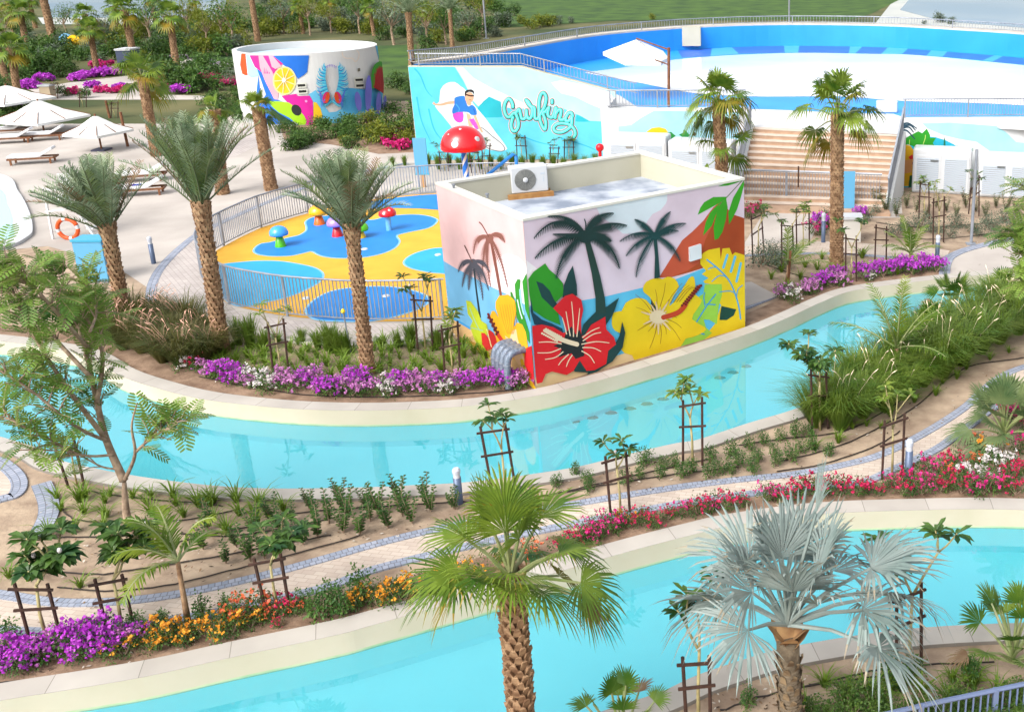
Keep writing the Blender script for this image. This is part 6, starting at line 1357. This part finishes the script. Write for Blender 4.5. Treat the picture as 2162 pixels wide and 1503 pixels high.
# grass banks
random.seed(200)
right_bank = [(1722, 900), (1755, 880), (1775, 905), (1800, 860), (1822, 880), (1850, 850), (1868, 868), (1838, 820), (1800, 830), (1895, 820), (1910, 842), (1880, 790), (1935, 790), (1950, 815), (1925, 760), (1970, 770), (1990, 795), (1965, 740), (2010, 740), (2030, 770), (2010, 710), (2050, 715), (2070, 745), (2055, 690), (2095, 700), (2110, 725), (2100, 670), (2135, 680), (2150, 705), (2140, 650), (2170, 660)]
put(GA, right_bank, '{} fountain grass clump of the green bank at right', 'grass clump', 'fountain grass clumps of the right bank', .85, 1.2, 1)
left_bank = [(205, 690), (235, 720), (262, 738), (290, 700), (300, 745), (325, 690), (330, 730), (345, 765), (360, 700), (372, 735), (385, 775), (400, 705), (412, 742), (430, 770), (440, 720), (455, 755), (180, 700), (150, 690)]
put(GB, left_bank, '{} dark brownish grass clump round the left date palms', 'grass clump', 'dark grass clumps of the left bank', .85, 1.15, 2)
put(SPK, [(505, 728, 1.1), (530, 735, 1.2), (560, 742, .9), (700, 745, 1.35), (715, 750, 1.2), (732, 748, 1.), (672, 738, .8), (640, 725, .7), (805, 742, .6), (840, 735, .7), (870, 735, .9), (925, 738, .8), (950, 725, .8), (1060, 700, .5), (830, 352, .8), (855, 350, .7)], '{} upright green grass clump behind the flower bed of the play pool', 'grass clump', 'upright grass clumps by the play pool')
# green hedge of grass before the surf wall
put(SPK, [(905 + k * 22, 352 + (k % 2) * 6, .95) for k in range(17)], '{} grass clump along the foot of the surfer wall', 'grass clump', 'grass clumps at the surfer wall', .9, 1.1, 4)
# tufts
random.seed(300); rows = [(430, 770, 0)]
t1 = []
for r_ in range(6):
    for k in range(14):
        u = 455 + k * 44 + (r_ % 2) * 20 + rnd(-8, 8); v = 728 + r_ * 15 + rnd(-4, 4) + (10 if u < 560 else 0) + max(0, (u - 900) * .02)
        if v < 806 and not (u > 960 and v < 700) and u < 1030: t1.append((u, v))
put(TU, t1, '{} small bright grass tuft in the sandy bed before the play pool', 'grass tuft', 'small tufts in the bed before the play pool', .95, 1.5, 5)
t2 = [(120, 1055), (168, 1060), (180, 1052), (222, 1062), (232, 1048), (281, 1052), (310, 1065), (320, 1050), (365, 1050), (372, 1068), (420, 1070), (445, 1068), (452, 1062), (500, 1060), (548, 1068), (506, 1088), (130, 1078), (178, 1085), (226, 1092), (322, 1090), (388, 1092), (452, 1098), (155, 1125), (220, 1118), (540, 1092), (105, 1135), (600, 1078), (480, 1128), (540, 1110), (20, 1220), (60, 1225), (170, 1240)]
put(TU, t2, '{} small grass tuft on the sand strip under the feathery tree', 'grass tuft', 'small tufts on the middle sand strip', .8, 1.3, 6)
t3 = [(1628, 590), (1650, 575), (1690, 590), (1700, 565), (1725, 570), (1745, 585), (1755, 560), (1780, 575), (1830, 570), (1840, 590), (1870, 575), (1820, 545), (1735, 548), (1895, 580), (1700, 610), (1665, 615), (1640, 560), (1890, 555)]
put(TU, t3, '{} yellow green tuft round the tall fan palm right of the hut', 'grass tuft', 'tufts right of the hut', .9, 1.6, 7)
t4 = [(1770, 935), (1830, 900), (1880, 880), (1930, 850), (1990, 810), (2040, 780), (1800, 905), (1860, 905), (1940, 820), (2090, 760), (2130, 745), (1720, 950), (1975, 835), (2020, 800)]
put(TU, t4, '{} thin grass tuft on bare sand below the right grass bank', 'grass tuft', 'thin tufts below the grass bank', .6, 1., 8)
put(TU, [(1740 + k * 52, 1450 + (k % 3) * 16) for k in range(8)] + [(1780, 1480), (1830, 1470), (1700, 1495), (1880, 1460), (2060, 1425), (2010, 1440)], '{} green tuft on the sand of the bottom right bank', 'grass tuft', 'tufts on the bottom right bank', .8, 1.3, 9)
# shrubs on the middle strip
t5 = [(575, 1100), (590, 1120), (655, 1075), (665, 1100), (672, 1135), (720, 1065), (735, 1090), (725, 1125), (770, 1072), (782, 1100), (845, 1060), (850, 1090), (900, 1058), (910, 1080), (960, 1075), (430, 1160), (478, 1190), (535, 1130), (590, 1150), (640, 1150), (500, 1155), (695, 1105), (760, 1130), (820, 1115), (560, 1180), (440, 1120), (530, 1185), (800, 1085), (870, 1105), (620, 1105)]
put(UP_, t5, '{} upright leafy shoot of the rows between the canals', 'shrub', 'upright shoots between the canals', .8, 1.25, 10)
t6 = [(1175, 1030), (1240, 1022), (1215, 1005), (1245, 1040), (1350, 1010), (1362, 985), (1395, 1010), (1400, 990), (1425, 985), (1460, 1000), (1498, 1010), (1500, 975), (1520, 1000), (1545, 965), (1560, 985), (1580, 950), (1600, 975), (1612, 940), (1635, 960), (1648, 930), (1640, 985), (1668, 975), (1690, 955), (1715, 950), (1705, 920), (1750, 965), (1680, 925), (1540, 1000), (1320, 1020), (1590, 1000), (1440, 1010)]
put(SH, t6, '{} round leafy shrub on the sand right of the centre fan palm', 'shrub', 'round shrubs on the strip between canals', .42, .68, 11)
put(GY, [(1610, 560, 1.3), (1645, 568, 1.4), (1630, 540), (1665, 545), (1942, 482), (1966, 490), (2005, 500), (2018, 482), (2045, 492), (2082, 478), (2100, 488), (2122, 470), (2140, 490), (1910, 490), (1890, 500), (2062, 498), (2160, 480), (1745, 470), (1850, 455), (1820, 470)], '{} grey green shrub of the garden right of the hut', 'shrub', 'grey green shrubs right of the hut', .8, 1.1, 12)
put(UP_, [(1850 + k * 21, 440 + (k % 3) * 9) for k in range(15)], '{} wispy plant before the right stair wall and cabinets', 'plant', 'wispy plants before the cabinets', 1.0, 1.6, 13)
# bougainvillea beds
def bed(items, where, seed, s0=.8, s1=1.1):
    by = {}
    random.seed(seed)
    for q in items:
        p = BG[q[2], random.randrange(2)]; o = place(p, at(q[0], q[1]), rnd(0, 6.28), (q[3] if len(q) > 3 else 1) * rnd(s0, s1)); by.setdefault(q[2], []).append(o)
    for c_, L in by.items(): order(L, '{} %s bougainvillea bush %s' % (c_, where), 'bush', '%s bougainvillea %s' % (c_, where))
bed([(398, 778, 'white'), (415, 782, 'red'), (432, 795, 'mauve'), (452, 800, 'mauve'), (470, 803, 'purple'), (488, 800, 'purple'), (498, 812, 'purple'), (515, 805, 'white'), (522, 820, 'mauve', .8), (552, 815, 'white'), (562, 825, 'white'), (600, 812, 'mauve'), (618, 820, 'mauve'), (645, 818, 'purple'), (665, 815, 'mauve'), (685, 832, 'mauve'), (700, 838, 'purple'), (722, 832, 'mauve'), (745, 815, 'purple'), (762, 825, 'purple'), (742, 838, 'mauve'), (775, 832, 'mauve'), (815, 828, 'white'), (822, 840, 'white', .8), (842, 825, 'purple'), (858, 835, 'mauve'), (885, 822, 'mauve'), (905, 830, 'mauve'), (930, 820, 'purple'), (945, 832, 'white', .8), (960, 818, 'mauve'), (985, 825, 'purple'), (1010, 815, 'mauve'), (1040, 812, 'purple'), (1062, 822, 'purple'), (1080, 810, 'purple'), (1100, 818, 'mauve')], 'along the upper canal before the play pool', 1, .72, .95)
bed([(1655, 632, 'mauve'), (1672, 636, 'white'), (1690, 622, 'mauve'), (1715, 620, 'mauve'), (1735, 608, 'purple'), (1755, 606, 'mauve'), (1775, 600, 'mauve'), (1770, 592, 'purple'), (1822, 590, 'purple'), (1838, 592, 'white', .7), (1850, 578, 'purple'), (1865, 585, 'purple'), (1885, 580, 'purple'), (1905, 575, 'purple'), (1925, 580, 'purple'), (1945, 572, 'purple'), (1962, 570, 'purple'), (1978, 575, 'purple'), (1722, 498, 'magenta', 1.2), (1735, 490, 'purple', 1.3), (1748, 480, 'magenta', 1.3), (1815, 465, 'purple'), (1580, 462, 'magenta', 1.2), (1592, 450, 'red', 1.)], 'in the garden right of the hut', 2, .8, 1.)
bed([(-15, 1425, 'purple', 1.3), (15, 1405, 'purple', 1.2), (40, 1390, 'purple', 1.2), (50, 1415, 'purple'), (80, 1400, 'purple'), (100, 1380, 'mauve'), (120, 1392, 'mauve'), (150, 1372, 'purple', 1.2), (165, 1395, 'purple', 1.1), (195, 1380, 'purple', 1.2), (215, 1360, 'purple', 1.2), (235, 1380, 'purple'), (250, 1355, 'mauve'), (275, 1362, 'mauve'), (262, 1385, 'orange', .8), (300, 1350, 'purple', .9), (320, 1372, 'orange', .8), (330, 1340, 'orange'), (355, 1360, 'orange'), (380, 1340, 'orange', 1.1), (395, 1362, 'orange', 1.), (420, 1335, 'orange', 1.1), (445, 1350, 'orange'), (470, 1325, 'orange', 1.1), (488, 1340, 'orange'), (505, 1315, 'coral', 1.1), (530, 1325, 'orange'), (545, 1300, 'coral', 1.1), (575, 1310, 'coral'), (600, 1295, 'red', .9), (590, 1322, 'red', .6), (625, 1300, 'coral', .8)], 'along the lower canal at bottom left', 3, .5, .78)
put(SH, [(20, 1360, .8), (700, 1280, .8), (680, 1305, .9), (640, 1290, .7), (720, 1300, .8), (760, 1262, .9), (430, 1310, .7), (290, 1335, .6), (345, 1325, .6), (480, 1300, .6)], '{} dark shrub between the flowers of the lower canal bed', 'shrub', 'dark shrubs in the lower flower bed', .8, 1., 14)
bed([(745, 1290, 'orange', .9), (775, 1270, 'orange'), (800, 1280, 'orange', .9), (825, 1262, 'orange'), (850, 1272, 'orange', .9), (878, 1252, 'orange'), (905, 1255, 'coral', .8), (935, 1235, 'orange', .8), (1000, 1215, 'orange', .8), (1060, 1190, 'orange', .7), (1120, 1180, 'coral', .8), (1180, 1165, 'red', .9), (1215, 1150, 'red', .9), (1240, 1140, 'magenta'), (1265, 1125, 'magenta'), (1255, 1148, 'magenta', .8), (1295, 1122, 'magenta'), (1318, 1105, 'orange', .7), (1330, 1115, 'red', .9), (1362, 1105, 'red', .9), (1385, 1112, 'red', .9), (1410, 1098, 'red', .8), (1445, 1092, 'magenta', .8), (1475, 1088, 'red', .9), (1500, 1080, 'magenta', .8), (1530, 1075, 'red', .9), (1560, 1070, 'red', .8)], 'on the bed behind the centre fan palm', 4, .62, .82)
bed([(1625, 1058, 'magenta', .9), (1650, 1062, 'red', .8), (1685, 1050, 'red', .9), (1720, 1048, 'red'), (1745, 1040, 'red', 1.), (1775, 1042, 'red'), (1805, 1045, 'red', .9), (1830, 1040, 'red'), (1855, 1048, 'red', .9), (1880, 1030, 'magenta', .9), (1905, 1045, 'red', 1.), (1925, 1022, 'red', 1.), (1945, 1045, 'magenta'), (1965, 1010, 'magenta'), (1985, 1040, 'red'), (2000, 1015, 'coral', .9), (2010, 990, 'red', 1.), (2030, 1040, 'red', 1.1), (2040, 1010, 'white', 1.1), (2060, 985, 'coral', 1.), (2068, 1020, 'white', 1.1), (2075, 1045, 'magenta', 1.1), (2100, 1000, 'white', 1.1), (2105, 1035, 'magenta', 1.1), (2130, 1015, 'red', 1.2), (2145, 1045, 'red', 1.1), (2160, 1000, 'red', 1.2), (2130, 980, 'white'), (2160, 960, 'magenta', 1.2), (2175, 1030, 'red', 1.2), (2120, 880, 'red', .9), (2145, 895, 'magenta', 1.1), (2150, 868, 'red', 1.2), (2170, 880, 'red', 1.2), (2170, 920, 'red', 1.1), (2060, 940, 'coral', .8), (2085, 960, 'orange', .9), (2190, 990, 'white', 1.)], 'in the right edge bed', 5, .55, .88)
# bottom right greenery
random.seed(400); BR_ = [bush_mesh('conifer_like_shrub', 160, 900, .45, .5, leaf('soft_green_leaf', rgb(70, 112, 40), rgb(124, 156, 64), 3), .06)]
put(BR_, [(1790, 1508), (1845, 1500), (1880, 1520), (1935, 1505), (1985, 1512), (2035, 1500), (2085, 1505), (2130, 1492), (2165, 1480), (1710, 1535), (1755, 1545), (2055, 1530), (2110, 1540), (2165, 1530)], '{} soft green shrub along the corner fence', 'shrub', 'soft green shrubs at the bottom right fence', .55, .8, 15)
put(SH, [(1580, 1495, .6), (2040, 1420, .6), (1880, 1440, 1.), (1905, 1455, .9), (1930, 1430, .8), (2050, 1440, .7)], '{} small dark shrub on the bottom right sand', 'shrub', 'small dark shrubs on the bottom right bank', .6, .9, 16)
# ================================================================ FAR GARDEN
BK = {'g': [bush_mesh('garden_bush', 170 + i, 620, 1.0, 1.1, BSH, .17) for i in range(2)], 'd': [bush_mesh('garden_bush', 173 + i, 620, 1.1, 1.2, BSD, .17) for i in range(2)], 'y': [bush_mesh('garden_bush', 176 + i, 620, 1.0, 1.1, BSY, .17) for i in range(2)], 's': [bush_mesh('garden_bush', 179 + i, 620, 1.0, 1.1, BSG, .17) for i in range(2)],
      'p': [bush_mesh('garden_bush', 182, 300, .9, .6, BSD, .12, 'purple', 150, .13)], 'm': [bush_mesh('garden_bush', 183, 340, .9, .6, BSD, .12, 'magenta', 110, .13)]}
CN = {'g': 'green', 'd': 'dark green', 'y': 'yellow green', 's': 'silvery green', 'p': 'purple flowering', 'm': 'pink flowering'}
bk = [(20, 232, 'p', 1), (62, 188, 'p', .9), (95, 172, 'p', .9), (165, 172, 'p', .9), (185, 165, 'p', .9), (215, 162, 'p', 1), (240, 160, 'p', 1), (218, 146, 'm', .9), (195, 186, 'p', .7), (215, 196, 'm', .7), (245, 198, 'm', .7), (155, 200, 'm', .7), (130, 205, 'g', .6), (180, 208, 'g', .6), (258, 192, 'p', .7), (385, 198, 'p', .9), (360, 178, 'm', .8), (425, 172, 'm', .8), (455, 170, 'm', .8), (480, 182, 'm', .8), (500, 176, 'm', .9),
      (50, 172, 'g', 1), (75, 160, 'g', 1), (100, 152, 'g', 1), (125, 150, 'g', 1), (150, 152, 'd', .9), (60, 130, 'd', 1.4), (30, 120, 'd', 1.2), (80, 110, 'd', 1.2), (98, 135, 's', 1.3), (110, 128, 's', 1.2), (10, 150, 'g', 1), (0, 190, 'g', 1), (20, 270, 'd', 1.2), (10, 255, 'd', 1), (45, 262, 'd', 1), (200, 140, 's', .9), (180, 128, 'g', 1.2), (160, 118, 'y', 1.), (225, 128, 'g', 1.1), (130, 95, 'd', 1.2), (170, 90, 'g', 1.3),
      (210, 75, 'y', 1.3), (240, 90, 'd', 1.3), (280, 95, 'y', 1.5), (300, 80, 'y', 1.6), (340, 90, 'd', 1.4), (350, 110, 'd', .9), (380, 98, 'g', 1.2), (410, 100, 'd', 1.), (420, 130, 'g', .7), (440, 90, 'y', 1.8), (460, 110, 'y', 1.8), (480, 80, 'y', 2.), (500, 100, 'y', 1.6), (430, 60, 'y', 1.8), (470, 50, 'y', 2.), (520, 70, 'g', 1.4), (400, 150, 'd', .8), (430, 158, 'g', .8), (470, 160, 'g', .7), (350, 150, 'g', .7), (300, 130, 'y', 1.0), (330, 140, 'g', .9), (270, 150, 'g', .8), (285, 170, 'y', .9), (395, 175, 'g', .8), (440, 190, 'd', .7), (460, 230, 'g', 1.1), (480, 215, 'd', 1), (500, 200, 'g', 1), (500, 245, 'g', .7),
      (570, 62, 'd', 1.3), (590, 70, 'd', 1.3), (600, 55, 'g', 1.4), (560, 78, 'y', 1.2), (630, 72, 'y', 1.1), (660, 60, 'g', 1.5), (690, 66, 's', 1.5), (720, 50, 's', 1.7), (745, 62, 's', 1.6), (770, 45, 's', 1.6), (690, 30, 'g', 1.4), (640, 30, 'g', 1.4), (580, 30, 'd', 1.4), (620, 15, 'y', 1.3), (800, 72, 'y', 1.3), (815, 85, 'd', 1.2), (830, 60, 's', 1.3), (850, 80, 'd', 1.2), (800, 30, 'g', 1.4), (760, 20, 'y', 1.4), (730, 15, 'g', 1.4), (850, 20, 'd', 1.5), (905, 85, 'g', 1.4), (925, 92, 'y', 1.4), (905, 105, 'd', 1.2), (950, 70, 'g', 1.6), (975, 60, 's', 1.5), (1000, 65, 'd', 1.6), (1025, 60, 'g', 1.4), (1060, 55, 'd', 1.7), (985, 85, 'y', 1.2), (940, 50, 'd', 1.8), (900, 40, 'g', 1.7), (1050, 25, 'g', 1.8), (1000, 20, 'd', 1.7), (960, 10, 'y', 1.6), (1085, 35, 'd', 1.5), (1120, 62, 'y', 1.1), (1140, 58, 'y', 1.3), (1160, 56, 'y', 1.2), (1180, 52, 's', .9), (1105, 52, 'y', 1.0), (1205, 50, 's', .8),
      (835, 185, 'd', .9), (850, 190, 'd', .9), (865, 200, 'g', .8), (845, 270, 'd', .8), (865, 285, 'd', .8), (850, 300, 'd', .9), (825, 305, 'm', .7), (800, 298, 'g', .8), (838, 316, 'm', .7), (868, 310, 'y', .7), (770, 290, 'g', .6), (815, 275, 'g', .7), (870, 255, 'g', .8), (745, 296, 'd', .6), (620, 285, 'd', .6), (650, 292, 'd', .5), (680, 296, 'd', .5), (600, 280, 'g', .5), (790, 262, 'y', .7), (760, 268, 'y', .6), (830, 240, 'g', .7), (1985, 48, 's', 1.), (2005, 52, 's', .7), (1380, 42, 'y', .6), (1950, 52, 's', .4)]
random.seed(77)
for (x0, x1, y0, y1, n, cs) in ((0, 500, 60, 130, 48, 'gdys'), (540, 870, 0, 78, 48, 'gdsy'), (880, 1080, 5, 95, 22, 'gdsg'), (250, 480, 20, 100, 14, 'ydg'), (0, 130, 120, 165, 10, 'gd'), (590, 875, 268, 318, 22, 'gdgy'), (430, 520, 180, 255, 12, 'gdgd'), (270, 500, 140, 200, 12, 'gdyd')):
    for k in range(n): v = rnd(y0, y1); bk.append((rnd(x0, x1), v, cs[random.randrange(4) % len(cs)], rnd(1.0, 1.7)))
bk = [(q[0], q[1], q[2], q[3] * .5) if (q[1] > 178 and q[0] > 400 and q[3] > .95) else q for q in bk]
bk = [q for q in bk if not (110 < q[0] < 475 and q[1] < 55)]
by = {}
random.seed(500)
for u, v, c_, s in bk:
    p = BK[c_][random.randrange(len(BK[c_]))]; g = at(u, v); k = max(.6, min(2.2, g.y / 70.)); o = place(p, g, rnd(0, 6.28), s * .95 * rnd(.9, 1.1)); by.setdefault(c_, []).append(o)
for c_, L in by.items(): order(L, '{} %s bush of the far garden' % CN[c_], 'bush', '%s bushes of the far garden' % CN[c_])
# small airy trees among them
def garden_tree(seed, lm, H):
    random.seed(seed); o = empty('garden_tree'); tb = MB(); lb = MB(); tb.tube([Vector((0, 0, 0)), Vector((.1, 0, H * .3)), Vector((0, .1, H * .45))], [.13, .1, .08], 7)
    for k in range(9):
        a = k * 2.4; e = Vector((math.cos(a) * rnd(.5, 1.3), math.sin(a) * rnd(.5, 1.3), H * rnd(.6, .95))); b = Vector((0, .1, H * .42)); tb.tube([b, b.lerp(e, .5) + rv(.1), e], [.05, .035, .015], 5)
        for j in range(75): d = rv(.75); blade(lb, e + d, (d + rv(.6)).normalized(), rnd(.16, .3), .1, .3, 0, Z3 + rv(.6))
    tb.build('trunk', bark, o); lb.build('crown', lm, o); return proto(o)
GT = [garden_tree(301, BSY, 4.2), garden_tree(302, BSH, 4.4), garden_tree(303, BSG, 3.8), garden_tree(304, BSY, 5.)]
tl_ = []
for k, (u, v) in enumerate(((285, 112), (320, 104), (352, 66), (440, 112), (474, 98), (498, 112), (600, 72), (655, 76), (700, 70), (760, 72), (832, 96), (848, 60), (905, 100), (942, 96), (990, 84), (1020, 70), (20, 112), (142, 84), (225, 104), (60, 150), (400, 84), (300, 170), (508, 200))):
    tl_.append(place(GT[k % 4], at(u, v), rnd(0, 6.28), rnd(.75, 1.15) * (.55 if v > 140 else 1)))
order(tl_, '{} small airy tree of the far garden', 'tree', 'airy trees of the far garden')
# far palms: a shared crown and trunk, scaled
def far_palm(name, seed, H, kind):
    random.seed(seed); o = empty(name); tp_ = Vector((rnd(-.3, .3), 0, H)); rough_trunk(o, tp_, .26, .22, trk, trk2, .2, 9, .05); mb = MB()
    if kind == 'fan':
        for k in range(16):
            t = k / 15; a = k * 2.399; e = R(80 - 115 * t); fan(mb, tp_, Vector((math.cos(a) * math.cos(e), math.sin(a) * math.cos(e), math.sin(e))), .9, 1.0, 14, 220, .4, 1 if t > .85 else 0, 2)
        mb.build('crown', [FPg, FPy, PET], o)
    else:
        for k in range(34):
            t = k / 34; a = k * 2.399; e = R(88 - 70 * t); frond(mb, tp_, Vector((math.cos(a) * math.cos(e), math.sin(a) * math.cos(e), math.sin(e))), 2.6, 16, .5, .07, .6 + t, .3)
        mb.build('crown', [DPa, RCH], o)
    return proto(o)
FP_ = far_palm('far_fan_palm', 190, 4.2, 'fan'); FD = far_palm('far_date_palm', 191, 5.0, 'date')
pf = []
for u, v, s, p in ((15, 175, .8, FP_), (40, 215, .8, FP_), (115, 95, 1.3, FD), (190, 110, .8, FP_), (205, 150, .75, FP_), (285, 130, 1.0, FP_), (250, 85, .8, FP_), (372, 140, .95, FP_), (330, 60, .8, FP_), (420, 45, .6, FP_), (545, 88, 1.0, FD), (640, 72, .7, FP_), (790, 76, .7, FP_), (870, 140, .85, FD), (955, 100, .7, FD), (905, 75, .6, FP_), (30, 70, .8, FP_), (75, 60, .8, FP_), (60, 120, .9, FP_), (700, 45, .6, FP_)):
    o = place(p, at(u, v), rnd(0, 6), s); pf.append(o)
order(pf, '{} of the palms standing in the far garden', 'palm tree', 'palms of the far garden')
# far garden paths and low walls
flatp('planted_ground', [(590, 262), (870, 258), (876, 322), (800, 326), (700, 306), (600, 296)], .012, soil)
flatp('path', [(60, 190), (150, 175), (300, 158), (360, 150), (350, 140), (420, 120), (520, 150), (520, 160), (430, 132), (380, 165), (270, 178), (300, 200), (470, 205), (470, 212), (150, 212), (110, 212)], .03, plaza_m)
flatp('path', [(380, 112), (420, 118), (520, 145), (520, 153), (410, 128), (330, 116), (250, 108), (250, 102)], .034, mat('lilac_path', rgb(176, 160, 176, K), .9))
flatp('path', [(455, 270), (500, 235), (520, 262), (560, 300), (500, 330), (440, 340)], .012, plaza2)

# fallen leaves and bits on the sand, the paths and the pool floor
def inpoly(p, P):
    c = False
    for i in range(len(P)):
        a, b = P[i - 1], P[i]
        if (a.y > p.y) != (b.y > p.y) and p.x < (b.x - a.x) * (p.y - a.y) / (b.y - a.y) + a.x: c = not c
    return c
random.seed(900); mb = MB()
for (x0, y0, x1, y1, n) in ((80, 1040, 560, 1230, 260), (560, 1070, 1100, 1150, 160), (1100, 960, 1700, 1040, 240), (1650, 780, 2100, 980, 160), (430, 730, 1030, 810, 200), (1600, 450, 2160, 610, 260), (1500, 1420, 2160, 1500, 160), (0, 1340, 900, 1440, 200), (0, 1255, 900, 1330, 60)):
    for k in range(n):
        p = at(rnd(x0, x1), rnd(y0, y1), .035)
        if any(inpoly(p, h) for h in holes): continue
        a = rnd(0, 6.28); r = rnd(.012, .045); x = Vector((math.cos(a), math.sin(a), rnd(-.2, .4))) * r; y = Vector((-math.sin(a), math.cos(a), rnd(-.2, .2))) * r * .5
        mb.add([p - x, p + y, p + x, p - y], [(0, 1, 2, 3)], random.randrange(3))
tag(mb.build('leaf_litter', [FPd, mat('pale_bit', rgb(214, 204, 190, .6), .9), mat('dark_bit', rgb(80, 62, 46, .6), .9)]), 'fallen leaves and pale bits scattered over the sandy beds', 'leaf litter', kind='stuff')

for o in bpy.data.objects:
    if o.get('category') and not o.get('kind'): o['kind'] = 'thing'
